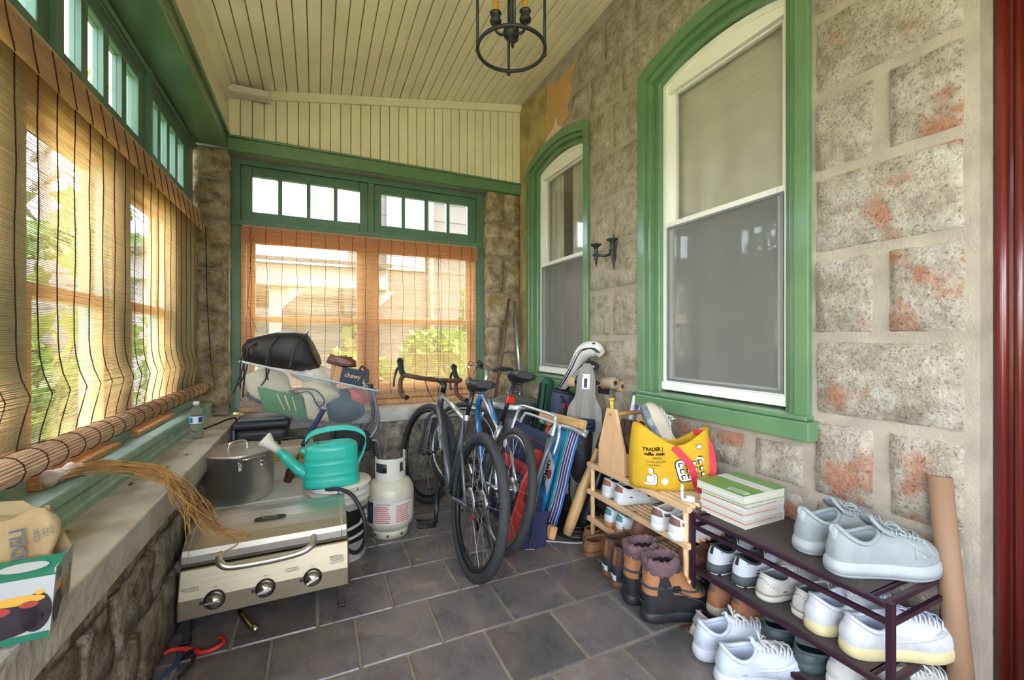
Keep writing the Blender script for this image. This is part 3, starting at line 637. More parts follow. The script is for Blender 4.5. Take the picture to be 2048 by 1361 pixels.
def bush(label, c, r, h_, n, m, name='leafy_bush', size=.1):
    t = thing(name, label, 'bush', c)
    b = MB(); br = MB()
    for k in range(7):
        a = random.random() * 2 * PI; e_ = (math.cos(a) * r * .6, math.sin(a) * r * .6, h_ * random.uniform(.6, .95)); br.tube(spline([(0, 0, 0), (e_[0] * .4, e_[1] * .4, e_[2] * .5), e_], 4), [.02] + [.012] * 7 + [.004], 6)
    br.build('stem', M_stem, t)
    for i in range(n):
        a = random.random() * 2 * PI; q = random.random() ** .5 * r; zz = random.random() ** .7 * h_; k = math.sqrt(max(1 - (zz / h_ - .45) ** 2 * 2.4, .1))
        p = Vector((math.cos(a) * q * k, math.sin(a) * q * k, zz)); M = Matrix.Translation(p) @ Euler((random.uniform(.3, 1.9), random.uniform(-1, 1), random.random() * 6.28)).to_matrix().to_4x4()
        s_ = size * random.uniform(.6, 1.3)
        b.add([M @ Vector(v) for v in ((0, 0, 0), (.35 * s_, .4 * s_, .05 * s_), (0, s_, 0), (-.35 * s_, .4 * s_, .05 * s_))], [(0, 1, 2), (0, 2, 3)])
    f = b.build('foliage', m, t, fixn=False); f['kind'] = 'stuff'
    return t
bush('bright green bush outside the right end sash', (1.35, 5.2, gz), .55, 1.75, 2200, M_leaf)
bush('lower bright bush below the centre of the end window', (.55, 5.4, gz), .4, 1.45, 1300, M_leaf)
bush('tall thin shrub against the tan house', (2.45, 6.6, gz), .4, 2.6, 1200, M_leaf, size=.13)
bush('bright bush at the left edge of the end window', (-1.3, 6.2, gz), .6, 2.3, 1500, M_leaf, size=.12)
bush('low garden shrub outside the long blind', (-2.6, 4.2, gz), .9, 1.5, 2200, M_leafd, size=.13)
bush('pale flowering shrub near the street pavement', (-4.6, 9.2, gz), 1.0, 1.6, 2600, M_leaf, size=.16)
bush('dark hedge shrub beside the pavement', (-3.9, 5.4, gz), 1.0, 1.4, 2200, M_leafd, size=.14)
def tree(label, c, th, r, n, m, size):
    t = thing('street_tree', label, 'tree', c, group='street trees')
    tr = MB(); tr.tube(spline([(0, 0, 0), (.05, .05, th * .4), (-.05, .1, th * .75), (0, 0, th)], 4), [.24] + [.2] * 6 + [.12] * 5 + [.06], 10)
    for k in range(7):
        a = k * .9; tr.tube([(0, 0, th * (.5 + .05 * k)), (math.cos(a) * r * .4, math.sin(a) * r * .4, th * (.75 + .05 * k)), (math.cos(a) * r * .75, math.sin(a) * r * .75, th * (.85 + .07 * k))], [.09, .05, .02], 6)
    tr.build('trunk', M_pole, t)
    b = MB()
    for i in range(n):
        v = Vector((random.gauss(0, 1), random.gauss(0, 1), random.gauss(0, 1))).normalized() * r * random.random() ** .4; v.z = v.z * .75 + th * 1.02
        M = Matrix.Translation(v) @ Euler((random.uniform(.3, 1.9), random.uniform(-1, 1), random.random() * 6.28)).to_matrix().to_4x4(); s_ = size * random.uniform(.6, 1.4)
        b.add([M @ Vector(q) for q in ((0, 0, 0), (.4 * s_, .4 * s_, .05 * s_), (0, s_, 0), (-.4 * s_, .4 * s_, .05 * s_))], [(0, 1, 2), (0, 2, 3)])
    b.build('crown', m, t, fixn=False)['kind'] = 'stuff'
tree('leafy street tree behind the second pane of the long blind', (-5.0, 13.6, gz), 3.0, 1.7, 3500, M_leafd, .3)
tree('round street tree far along the road', (-9, 30, gz), 5, 3, 2500, M_leafd, .4)
# ---------------------------------------------------------------- bamboo blinds
M_bam = translucent('orange_bamboo', '#ffdcb8', .55, .75, .2, 5, (3, 3, 160))
M_bam2 = translucent('red_brown_bamboo', '#e8ab7c', .5, .55, .25, 5, (3, 3, 160))
M_cord = mat('dark_brown_cord', '#3b1f14', .9)
def slats(b, to, a0, a1, prof, pitch, h_, th, jit=.0012, seg=5):
    """bamboo splints following prof(z)->out between z0 and z1"""
    z0, z1, fn = prof; z = z0; i = 0
    while z < z1:
        hh = h_ * random.uniform(.7, 1.25); e0, e1 = a0 + random.uniform(-.004, .004), a1 + random.uniform(-.004, .004); rs = []
        for k in range(seg + 1):
            a = e0 + (e1 - e0) * k / seg; zz = z + random.uniform(-jit, jit); o = fn(zz, (a - a0) / (a1 - a0))
            rs.append([to(a, zz, o), to(a, zz, o + th), to(a, zz + hh, o + th), to(a, zz + hh, o)])
        b.rings(rs, True, True, True, False); z += pitch; i += 1
def blind(name, label, to, a0, a1, ztop, zbot, fn, m, mv, ncord, vz0, roll_r, roll_o, pitch=.0052, h_=.0021, bag=0):
    t = thing(name, label, 'blind', to(a0, zbot, 0))
    base = Vector(to(a0, zbot, 0)); T = lambda a, z, o: Vector(to(a, z, o)) - base
    b = MB(); slats(b, T, a0, a1, (zbot + roll_r, ztop, fn), pitch, h_, .0016); s_ = b.build('bamboo_sheet', m, t, fixn=False); s_['kind'] = 'stuff'
    b = MB(); slats(b, T, a0 - .01, a1 + .01, (vz0, ztop, lambda z, q: .028 + .018 * (ztop - z) / (ztop - vz0)), .0042, .0036, .0016); s_ = b.build('valance', mv, t, fixn=False); s_['kind'] = 'stuff'
    b = MB(); rr = []; n = 26   # rolled up bottom: splints around a spiral
    c0 = zbot + roll_r * .55
    for k in range(n * 2):
        an = 2 * PI * k / n; r_ = roll_r * (1 - .12 * k / n)
        p0 = T(a0, c0 + r_ * math.sin(an), roll_o + r_ * math.cos(an)); p1 = T(a1, c0 + r_ * math.sin(an), roll_o + r_ * math.cos(an)); b.cyl(p0, p1, roll_r * .10, n=5)
    rl = b.build('rolled_bottom', mat('dusty_bamboo_roll', '#d3b394', .7, var=.3, scale=6, stretch=(2, 2, 90)), t, fixn=False); rl['kind'] = 'stuff'
    ce = []
    for k in range(ncord):
        a = a0 + .05 + (a1 - a0 - .1) * k / (ncord - 1); q = (a - a0) / (a1 - a0); ph = random.random() * 6
        pts = [T(a + .004 * math.sin(z_ * 14 + ph) + bag * (1 if i % 2 else -1) * (.004 if z_ < 1.08 else .0008), z_, fn(z_, q) + .0035) for i, z_ in enumerate([zbot + roll_r + (ztop - zbot - roll_r) * j / 22 for j in range(23)])]
        MB().tube(pts, .0017, 5).build('cord', M_cord, t)
        pts = [T(a + .003 * math.sin(z_ * 30 + ph), z_, .0325 + .018 * (ztop - z_) / (ztop - vz0)) for z_ in [vz0 + (ztop - vz0) * j / 4 for j in range(5)]]
        MB().tube(pts, .0017, 5).build('valance_cord', M_cord, t)
        pts = [T(a, c0 + (roll_r + .004) * math.sin(an), roll_o + (roll_r + .004) * math.cos(an)) for an in [PI * (-.5 + 1.3 * j / 8) for j in range(9)]]
        MB().tube(pts, .0016, 5).build('roll_cord', M_cord, t)
    MB().cbox(T((a0 + a1) / 2, ztop + .006, .015), (.03, a1 - a0, .012) if abs(T(a1, 0, 0).y - T(a0, 0, 0).y) > .1 else (a1 - a0, .03, .012)).build('head_rail', m, t)
    return t, T
def left_fn(z, q):
    w = .006 * math.sin((z - .87) * 9 + q * 3) * max(0, 1.35 - z) + .03 * math.exp(-((z - .98) / .07) ** 2) * (1 - .3 * q)
    return w
t, T = blind('bamboo_blind', 'long orange bamboo blind on the left, rolled up at the bottom', lambda a, z, o: (-.735 + o, a, z), .92, 3.50, 1.992, .795, left_fn, M_bam, M_bam, 25, 1.872, .036, .03, bag=1)
for dy, e_ in ((-.05, .95), (-.03, .8)):
    MB().tube([T(3.5 + dy, 1.9, .06), T(3.47 + dy * .5, 1.4, .07), T(3.52 + dy, 1.0, .085), T(3.56 + dy, e_, .1)], .0016, 5).build('pull_cord', M_cord, t)
t, T = blind('bamboo_blind', 'red-brown bamboo blind hanging over the end window', lambda a, z, o: (a, 3.725 - o, z), -.495, 1.345, 1.985, .69, lambda z, q: .004 * math.sin(z * 11 + q * 5), M_bam, M_bam2, 18, 1.865, .012, .02, pitch=.0060, h_=.0028)
for dx in (0, .02): MB().tube([T(.98 + dx, 1.9, .05), T(.985 + dx, 1.5, .055), T(1.0 + dx * .3, 1.25, .055), T(.99 + dx * 2, .85, .06)], .0016, 5).build('pull_cord', M_cord, t)
MB().tube([T(-.43, 1.9, .05), T(-.46, 1.4, .055), T(-.4, 1.2, .055)], .0016, 5).build('pull_cord', M_cord, t)
# ---------------------------------------------------------------- shoe racks and what stands on them
M_plum = mat('plum_metal', '#3a2230', .38, .35); M_meshd = mat('dark_shelf_mesh', '#4a403e', .7, var=.25, scale=120, bump=.2, bscale=300)
t = thing('metal_shoe_rack', 'dark plum metal shoe rack with mesh shelves below the books', 'shoe rack', (1.40, .61, 0))
RX, RY, RZ = .30, .66, .442
for x in (0, RX):
    for y in (0, RY): MB().box(x - .009, x + .009, y - .009, y + .009, 0, RZ).build('leg', M_plum, t, .002)
for k, z in enumerate((.065, .21, RZ - .012)):
    sh = bpy.data.objects.new('shelf', None); C.objects.link(sh); sh.parent = t
    for x in (0, RX): MB().box(x - .008, x + .008, .009, RY - .009, z - .008, z + .008).build('rail', M_plum, sh, .002)
    for y in (.012, RY - .012): MB().box(.008, RX - .008, y - .008, y + .008, z - .008, z + .008).build('rail', M_plum, sh, .002)
    for y in (.05, RY - .05): MB().box(.008, RX - .008, y - .006, y + .006, z - .006, z + .006).build('rail', M_plum, sh, .002)
    MB().box(.006, RX - .006, .05, RY - .05, z + .003, z + .006).build('mesh_panel', M_meshd, sh)
for y in (0, RY):
    MB().box(.009, RX - .009, y - .006, y + .006, .378, .392).build('side_bar', M_plum, t)
for x in (0,): MB().box(x - .006, x + .006, .009, RY - .009, .378, .392).build('guard_rail', M_plum, t)
M_pine = mat('pale_pine', '#d8b285', .55, var=.14, scale=5, stretch=(4, 1, 4), bump=.04); M_pine2 = mat('honey_pine', '#d3a46c', .5, var=.15, scale=6, stretch=(1, 6, 6), bump=.04)
t = thing('wooden_shoe_rack', 'pale pine slatted shoe rack under the yellow tote bag', 'shoe rack', (1.395, 1.30, 0))
WX, WY = .275, .655
for x in (0, WX):
    for y in (0.0, WY): MB().cyl((x, y, 0), (x, y, .455), .0125, n=12).build('post', M_pine, t)
for z in (.15, .30, .45):
    sh = bpy.data.objects.new('shelf', None); C.objects.link(sh); sh.parent = t
    for x in (0, WX): MB().box(x - .02 if x == 0 else x - .01, x + .006 if x == 0 else x + .012, -.03, WY + .03, z - .014, z + .012).build('side_rail', M_pine, sh, .004)
    for k in range(8):
        x = .02 + (WX - .04) * (k + .5) / 8; MB().cyl((x, -.012, z), (x, WY + .012, z), .0085, n=8).build('slat', M_pine, sh)
# ---------------------------------------------------------------- shoe builder
SH_OUT = [(0, 0), (.012, .34), (.06, .58), (.16, .70), (.32, .70), (.48, .76), (.63, .95), (.76, 1.0), (.88, .86), (.965, .5), (1.0, 0)]
def outline(L, W, N=44):
    right = [(x * L, y * W / 2, 0) for x, y in SH_OUT]; left = [(x, -y, 0) for x, y, _ in right[1:-1]][::-1]
    P = spline(right + left, 8, True); n = len(P)
    return [P[int(i * n / N)] for i in range(N)]
class Shoe:
    def __init__(s, name, label, loc, rz, L=.295, W=.105, sole=.032, hb=.085, hm=.062, hf=.088, toe=.05, cx=.235, ca=.185, cb=.36, boot=False, group=None, tilt=(0, 0), z_extra=0, cat='shoe'):
        s.t = thing(name, label, cat, loc, (tilt[0], tilt[1], rz), group); s.N = 44; N = s.N; s.L, s.W, s.sole = L, W, sole
        s.B = [p + Vector((0, 0, sole + .012 * max(0, p.x / L - .72) * 3.5)) for p in outline(L, W, N)]
        s.T = []
        cxx, a, b = cx * L, ca * L, cb * W
        for i in range(N):
            an = 2 * PI * i / N; k = (1 - math.cos(an)) / 2   # 0 heel, 1 front
            side = math.sin(an) ** 2
            z = (hb * (1 - k) + hf * k) * (1 - side) + hm * side + sole
            s.T.append(Vector((cxx - a * math.cos(an), b * math.sin(an), z)))
        s.hc = []
        s.ctl = []
        for B, T in zip(s.B, s.T):
            q = (B.x - (cxx + a * .55)) / (L - (cxx + a * .55)); q = max(0, min(1, q)); q = q * q * (3 - 2 * q)
            dz = T.z - B.z
            c1 = B + Vector((B.x * .0 + .004 * (1 if B.x > L * .5 else -1), B.y * .05, (.5 * dz) * (1 - q) + toe * q))
            d = B - T
            c2a = T + Vector((d.x * .25, d.y * .45, -.35 * dz))
            if boot: c2b = T + Vector((d.x * .10, d.y * .5, -dz + toe * 1.05))
            else: c2b = T + Vector((d.x * .55, d.y * .55, -dz + toe * 1.25))
            s.ctl.append((B, c1, c2a * (1 - q) + c2b * q, T))
        s.up = None
    def S(s, i, v, off=0):
        B, c1, c2, T = s.ctl[i % s.N]; w = 1 - v
        p = B * w**3 + c1 * 3 * w*w*v + c2 * 3 * w*v*v + T * v**3
        if off:
            e = 1e-3; v2 = min(v + e, 1); v1 = max(v - e, 0)
            f = lambda k, vv: (lambda c_: c_[0] * (1-vv)**3 + c_[1] * 3*(1-vv)**2*vv + c_[2] * 3*(1-vv)*vv*vv + c_[3] * vv**3)(s.ctl[k % s.N])
            n = (f(i, v2) - f(i, v1)).cross(f(i + 1, v) - f(i - 1, v))
            if n.length > 1e-12: p = p + n.normalized() * off
        return p
    def upper(s, m, v0=0, v1=1, name='upper', K=9):
        b = MB(); b.rings([[s.S(i, v0 + (v1 - v0) * k / K) for i in range(s.N)] for k in range(K + 1)], True, False, False); o = b.build(name, m, s.t)
        if s.up is None: s.up = o
        return o
    def patch(s, i0, i1, v0, v1, m, name, off=.0025, parent=None, taper=0):
        b = MB(); K = 5; n = i1 - i0 + 1; rs = []
        for k in range(K + 1):
            v = v0 + (v1 - v0) * k / K; rs.append([s.S(i, v, off if 0 < k < K and i0 < i < i1 else off * .35) for i in range(i0, i1 + 1)])
        b.rings(rs, False); return b.build(name, m, parent or s.t)
    def lining(s, m, depth=None):
        zin = s.sole + .008; b = MB(); c = sum(s.T, Vector()) / s.N
        rings_ = [s.T]
        for k, (f, g) in enumerate(((.95, .02), (.9, .35), (.92, .75), (.95, 1.0))):
            rings_.append([Vector((c.x + (p.x - c.x) * (f + (.25 * g if p.x > c.x else 0)), (p.y) * (f + .06 * g), p.z + (zin - p.z) * g)) for p in s.T])
        b.rings(rings_, True, False, True); o = b.build('lining', m, s.t)
        return o
    def collar(s, m, r=.006):
        MB().tube([p + Vector((0, 0, -.002)) for p in s.T], r, 8, True).build('collar', m, s.t)
    def solep(s, m, m2=None, flare=.004, lug=0, split=.35):
        def ring(z, f, i):
            B = s.B[i]; c = Vector((s.L * .5, 0, 0)); rise = .012 * max(0, B.x / s.L - .72) * 3.5
            d = Vector((B.x - c.x, B.y, 0)); n = d.normalized() if d.length else d
            return Vector((B.x + n.x * f, B.y + n.y * f, z + rise))
        h = s.sole; N = s.N
        lv = [(0.0, -.006), (.12 * h, flare * .6), (.5 * h, flare), (.9 * h, flare * .6), (h + .003, -.002)]
        if m2:
            z = split * h
            b = MB(); b.rings([[ring(z_, f, i) for i in range(N)] for z_, f in ((0, -.006), (.1 * h, flare * .5), (z, flare * .9))], True, True, True); o2 = b.build('outsole', m2, s.t)
            lv = [(z, flare * .9), ((z + h) / 2, flare), (.9 * h, flare * .6), (h + .003, -.002)]
        b = MB(); b.rings([[ring(z_, f, i) for i in range(N)] for z_, f in lv], True, True, True); o = b.build('sole', m, s.t)
        if lug:
            for i in range(0, N, 2):
                p = ring(.006, flare * .6, i); MB().cbox(p, (.011, .011, .014)).build('lug', m2 or m, o)
        return o
    def tongue(s, m, up=.022, w=.026, back=.01):
        p = s.T[s.N // 2]; b = MB(); rs = []
        for k in range(6):
            v = k / 5; base = s.S(s.N // 2, .78, .001); q = base * (1 - v) ** 2 + (p + Vector((.004, 0, .004))) * 2 * v * (1 - v) + (p + Vector((-back * .6, 0, up))) * v * v
            ww = w * (1 + .15 * math.sin(v * PI)) * (1 if k < 5 else .75)
            rs.append([q + Vector((-.004 * (j / 2) ** 2, ww * .62 * j / 2, -.012 * (j / 2) ** 2)) for j in range(-2, 3)])
        vs = [[p_ for p_ in r] + [p_ + Vector((-.009, 0, -.002)) for p_ in reversed(r)] for r in rs]
        b.rings(vs, True); return b.build('tongue', m, s.t)
    def laces(s, m, n=5, v0=.5, v1=.97, w=4, r=.0022, bow=True):
        h = s.N // 2; b = MB()
        for k in range(n):
            v = v0 + (v1 - v0) * k / (n - 1); v2 = v0 + (v1 - v0) * min(k + .6, n - 1) / (n - 1)
            for sg in (1, -1):
                b.tube([s.S(h - sg * w, v, .002), s.S(h - sg * 2, (v * .7 + v2 * .3), .007), s.S(h, (v + v2) / 2, .009), s.S(h + sg * w, v2, .003)], r, 6)
        if bow:
            p = s.S(h, v1 - .02, .012)
            for sg in (1, -1):
                b.tube(spline([p, p + Vector((.005, .02 * sg, .018)), p + Vector((.012, .042 * sg, .012)), p + Vector((.012, .03 * sg, -.002)), p], 5), r, 6)
                b.tube(spline([p, p + Vector((.02, .018 * sg, .006)), p + Vector((.04, .034 * sg, -.012))], 5), r, 6)
        return b.build('laces', m, s.t)
def leather(n, c, rough=.55, **k): return mat(n, c, rough, var=k.get('var', .08), scale=k.get('scale', 14), bump=k.get('bump', .08), bscale=90, col2=k.get('col2'), c2pos=k.get('c2pos', (.45, .65)))
W_ = leather('white_leather', '#c6c7ca', .45, col2='#aaa6a0', c2pos=(.5, .75)); Wc = leather('clean_white_leather', '#cfd0d2', .45); Wk = mat('white_knit', '#c6cad0', .8, var=.05, scale=20, bump=.2, bscale=250)
M_lwhite = mat('white_lace', '#d2d0cc', .8, bump=.2, bscale=400); M_lgrey = mat('grey_lace', '#c3c3bf', .8)
M_cream_sole = mat('cream_rubber', '#c9bc8e', .6, var=.06, scale=20); M_wsole = mat('white_rubber', '#c9c9c6', .55, var=.05, scale=16); M_dgrey = mat('charcoal_foam', '#4c5052', .7)
M_black = mat('black_fabric', '#1f1f22', .8, var=.2, scale=30); M_blackp = mat('black_plastic', '#1b1b1d', .4); M_tan_sole = mat('tan_gum_rubber', '#b07a52', .6, var=.08, scale=20)
M_lin_grey = mat('grey_lining', '#9aa3a8', .9); M_lin_dark = mat('dark_lining', '#3a3c40', .9); M_lin_blue = mat('pale_blue_lining', '#bcc4d2', .9)
M_brown = leather('brown_nubuck', '#8a5a3c', .75, var=.15); M_brown2 = leather('tan_leather', '#9d6a42', .6, var=.14); M_dbrown = leather('dark_brown_leather', '#553a2c', .6, var=.18)
zT, z2, z3 = .442 - .004, .2165 + .0, .0715
zT = .4365; 
# --- top of the metal rack: grey running shoes
def grey_runner(label, loc, rz):
    s = Shoe('running_shoe', label, loc, rz, L=.315, W=.118, sole=.046, hb=.10, hm=.062, hf=.09, toe=.056, cx=.25, ca=.19, cb=.35, group='grey running shoes on the rack top')
    g = mat('pale_grey_knit', '#8f9696', .8, var=.07, scale=22, bump=.15, bscale=200); gs = mat('grey_white_foam', '#a3a8a8', .65, var=.06, scale=12)
    s.solep(gs, mat('grey_outsole', '#8d9393', .7), .008, split=.25); s.upper(g); s.lining(mat('pale_grey_lining', '#8d9999', .9)); s.collar(g, .007); s.tongue(g, .045, .05, .03); s.laces(mat('grey_cord', '#9aa3a6', .7), 5, .55, .95)
    s.patch(-2, 2, .55, 1.0, gs, 'heel_tab', .007)
    for k in range(4):   # side stripes
        MB().tube([s.S(30 - k, .2, .003), s.S(28 - (k % 2) * 3, .5, .003), s.S(26 - k, .8, .003)], .0022, 6).build('side_stripe', gs, s.t)
        MB().tube([s.S(14 + k, .2, .003), s.S(16 + (k % 2) * 3, .5, .003), s.S(18 + k, .8, .003)], .0022, 6).build('side_stripe', gs, s.t)
    MB().tube(spline([s.S(0, .7, .004), s.S(0, .85, .012), s.S(0, 1, .008)], 5), .006, 8).build('pull_loop', g, s.t)
grey_runner('pale grey running shoe at the front edge of the rack top', (1.425, .775, zT), R(-26))
grey_runner('pale grey running shoe nearer the wall on the rack top', (1.47, .895, zT), R(-20))
# --- second shelf
def black_white_runner(label, loc, rz):
    s = Shoe('running_shoe', label, loc, rz, L=.29, W=.10, sole=.042, hb=.07, hm=.048, hf=.07, group='white runners with charcoal soles on the metal rack')
    s.solep(M_dgrey, mat('white_black_outsole', '#cfcfcb', .6), .006, split=.2); s.upper(Wk); s.lining(M_black); s.collar(M_lin_dark, .005); s.tongue(M_black); s.laces(M_lgrey)
    s.patch(-1, 1, .45, .95, M_black, 'heel_badge', .004)
    for sg in (1, -1): MB().tube(spline([s.S(sg * 5, .8, .002), s.S(sg * 9, .2, .002), s.S(sg * 14, .55, .002)], 5), .0015, 5).build('side_line', M_black, s.t)
    for i in range(-8, 9, 4): MB().cbox(s.S(i, 0, .004) + Vector((0, 0, -.036)), (.008, .010, .009)).build('tread_block', M_black, s.t)
black_white_runner('white running shoe with charcoal sole at the far end of the rack shelf', (1.425, 1.205, z2), R(-4))
black_white_runner('white running shoe with charcoal sole next to the white brogue', (1.44, 1.105, z2), R(-6))
def golf_shoe(label, loc, rz):
    s = Shoe('brogue_sneaker', label, loc, rz, L=.30, W=.104, sole=.024, hb=.066, hm=.05, hf=.075, toe=.05, group='white brogue sneakers on the metal rack')
    wl = leather('ivory_leather', '#c0bcb2', .5, var=.05)
    s.solep(mat('ivory_rubber', '#c3c0b4', .5), None, .006); s.upper(wl); s.lining(mat('grey_felt', '#6f7476', .9)); s.collar(wl, .004); s.tongue(wl); s.laces(M_lwhite)
    MB().tube([s.S(i, .02, .004) for i in range(44)], .003, 6, True).build('welt', mat('tan_welt', '#8f8470', .6), s.t)
    for i in range(-5, 6): MB().sphere(s.S(i, .55 + .15 * math.cos(i * .5), .001), .0016, 6, 4).build('perforation', M_lin_dark, s.t)
    MB().tube(spline([s.S(-6, .1, .002), s.S(-6, .4, .002), s.S(-2, .6, .002)], 5), .0013, 5).build('stitch_line', M_lgrey, s.t)
golf_shoe('ivory leather sneaker with perforated heel beside the charcoal soled runner', (1.445, 1.01, z2), R(-8))
golf_shoe('ivory leather sneaker with perforated heel beside the yellowed soles', (1.465, .895, z2), R(-10))
def court_shoe(label, loc, rz, tilt=(0, 0)):
    s = Shoe('court_sneaker', label, loc, rz, L=.32, W=.116, sole=.036, hb=.078, hm=.052, hf=.085, toe=.055, cx=.23, ca=.18, cb=.35, group='white court sneakers with yellowed soles', tilt=tilt)
    s.solep(M_cream_sole, None, .005); s.upper(W_); s.lining(M_lin_blue); s.collar(W_, .007); s.tongue(Wc, .03, .036); s.laces(mat('bluish_lace', '#cdd2e6', .8), 6, .42, .97, 4)
    s.patch(-6, 6, .02, .55, W_, 'heel_counter'); s.patch(-3, 3, .6, .98, W_, 'heel_tab', .003); s.patch(8, 16, .02, .6, W_, 'quarter_panel'); s.patch(28, 36, .02, .6, W_, 'quarter_panel')
    s.patch(19, 25, .02, .35, W_, 'toe_cap', .002)
    for sg in (1, -1): s.patch(*( (9, 18) if sg > 0 else (26, 35)), .32, .42, mat('white_swoosh', '#b3b5ba', .4), 'curved_stripe', .004)
    text('AIR', .016, mat('sole_lettering', '#cabb86', .6), s.t, frame_M((.115, -.042, .017), (1, -.08, 0), (0, .0, 1)), depth=.003)
court_shoe('scuffed white court sneaker with yellowed sole sticking out past the rack leg', (1.425, .735, z2), R(-24))
court_shoe('scuffed white court sneaker with yellowed sole inside the rack', (1.43, .835, z2), R(-16))
# --- third shelf
def brown_bootie(label, loc, rz):
    s = Shoe('ankle_shoe', label, loc, rz, L=.29, W=.10, sole=.036, hb=.085, hm=.062, hf=.085, group='brown nubuck shoes low on the metal rack')
    s.solep(mat('muddy_grey_rubber', '#9b9281', .85, var=.2, scale=18), None, .005); s.upper(M_brown); s.lining(M_black); s.collar(M_brown, .005); s.tongue(M_brown); s.laces(M_dbrown, 4)
    s.patch(-2, 2, .6, 1.0, leather('heel_pull_leather', '#5a4a40', .6), 'heel_pull', .004)
brown_bootie('brown nubuck shoe at the far end of the lowest rack shelf', (1.40, 1.185, z3), R(-3))
brown_bootie('brown nubuck shoe next to the dark green clogs', (1.415, 1.095, z3), R(-5))
def clog(label, loc, rz):
    m = mat('dark_green_foam', '#3f4a4c', .6); s = Shoe('foam_clog', label, loc, rz, L=.29, W=.118, sole=.03, hb=.03, hm=.034, hf=.07, toe=.055, cx=.33, ca=.30, cb=.44, group='dark green foam clogs on the metal rack')
    s.solep(m, None, .006); s.upper(m); s.collar(m, .005); li = s.lining(mat('teal_footbed', '#24393f', .7))
    for k in range(16): MB().cyl((.03 + k * .012, -.028, s.sole + .0095), (.034 + k * .012, .028, s.sole + .0095), .0016, n=5).build('footbed_rib', MATS['teal_footbed'], li)
    st = spline([s.T[17], s.T[14] + Vector((-.03, .012, .02)), s.T[0] + Vector((-.012, 0, .035)), s.T[30] + Vector((-.03, -.012, .02)), s.T[27]], 6)
    b = MB(); b.rings([[p + Vector((0, 0, .009)), p + Vector((.004, 0, .009)), p + Vector((.004, 0, -.009)), p + Vector((0, 0, -.009))] for p in st], True, smooth=False); strap = b.build('heel_strap', m, s.t)
    for sg in (17, 27): MB().sphere(s.T[sg] + Vector((0, .004 if sg == 17 else -.004, .0)), .012, 12, 6, 1, .5, 1).build('strap_rivet', m, strap)
clog('dark green foam clog beside the brown nubuck shoes', (1.445, .99, z3), R(-12))
clog('dark green foam clog nearer the camera', (1.43, .875, z3), R(-16))
def old_runner(label, loc, rz, c, group, L=.285):
    s = Shoe('old_sneaker', label, loc, rz, L=L, W=.10, sole=.034, hb=.075, hm=.05, hf=.075, group=group)
    m = leather('worn_' + c.strip('#'), c, .7, var=.12); s.solep(M_wsole, None, .006); s.upper(m); s.lining(M_lin_grey); s.collar(m, .006); s.tongue(m); s.laces(M_lwhite)
    s.patch(-4, 4, .05, .5, m, 'heel_counter'); s.patch(8, 14, .05, .7, m, 'side_panel'); s.patch(30, 36, .05, .7, m, 'side_panel'); s.patch(-1, 1, .6, .95, M_lin_grey, 'heel_tab', .004)
old_runner('worn white sneaker on the lowest shelf beside the near clog', (1.44, .775, z3), R(-14), '#bdbab4', 'worn white sneakers on the lowest rack shelf')
old_runner('worn white sneaker on the lowest shelf by the rack leg', (1.455, .675, z3), R(-14), '#bdbab4', 'worn white sneakers on the lowest rack shelf')
# --- on the floor before the rack
s = Shoe('trail_shoe', 'grey dirty trail shoe on the floor under the brown nubuck shoes', (1.335, 1.195, 0), R(-6), L=.28, W=.10, sole=.034, hb=.055, hm=.03, hf=.04, toe=.028)
gg = leather('dusty_grey_mesh', '#a9a49c', .85, var=.1); s.solep(mat('chalky_white_rubber', '#d9d4c8', .8, var=.1, scale=25), None, .009, lug=1); s.upper(gg); s.lining(M_lin_dark); s.collar(gg, .006); s.laces(M_lgrey, 4, bow=False); s.patch(-4, 4, .02, .45, gg, 'heel_counter')
def white_runner(label, loc, rz):
    s = Shoe('white_sneaker', label, loc, rz, L=.30, W=.108, sole=.044, hb=.085, hm=.055, hf=.08, toe=.05, group='clean white sneakers on the floor')
    wk = mat('bluish_white_knit', '#c3c8d4', .75, var=.04, scale=25, bump=.2, bscale=260); s.solep(mat('bright_white_foam', '#c9ccd6', .6), None, .008); s.upper(wk); s.lining(M_lin_blue); s.collar(wk, .007); s.tongue(wk, .03); s.laces(M_lwhite, 5, .5, .95, 4, .0028)
    s.patch(-3, 3, .1, .9, mat('pale_heel_clip', '#b9c2c8', .4), 'heel_clip', .003)
    for sg in (1, -1): s.patch(*((10, 18) if sg > 0 else (26, 34)), .3, .42, mat('silver_stripe', '#c9cdd6', .3), 'curved_stripe', .004)
white_runner('clean white sneaker on the floor, the farther of the laced pair', (1.245, 1.115, 0), R(-16))
white_runner('clean white sneaker on the floor, the nearer of the laced pair', (1.215, 1.0, 0), R(-22))
s = Shoe('canvas_slip_on', 'brown trimmed canvas shoe at the bottom edge in front of the rack', (1.215, .845, 0), R(-25), L=.28, W=.10, sole=.026, hb=.06, hm=.05, hf=.06, toe=.045)
s.solep(M_wsole); s.upper(leather('cream_canvas', '#d8d0c0', .8)); s.lining(M_lin_dark); s.collar(leather('brown_piping', '#7b5a4a', .6), .005)
s = Shoe('flat_sandal_shoe', 'black low shoe on the floor under the near end of the rack', (1.50, .60, 0), R(-30), L=.27, W=.095, sole=.022, hb=.05, hm=.04, hf=.05, toe=.04)
s.solep(M_blackp); s.upper(M_black); s.lining(M_lin_dark); s.collar(M_lgrey, .003)
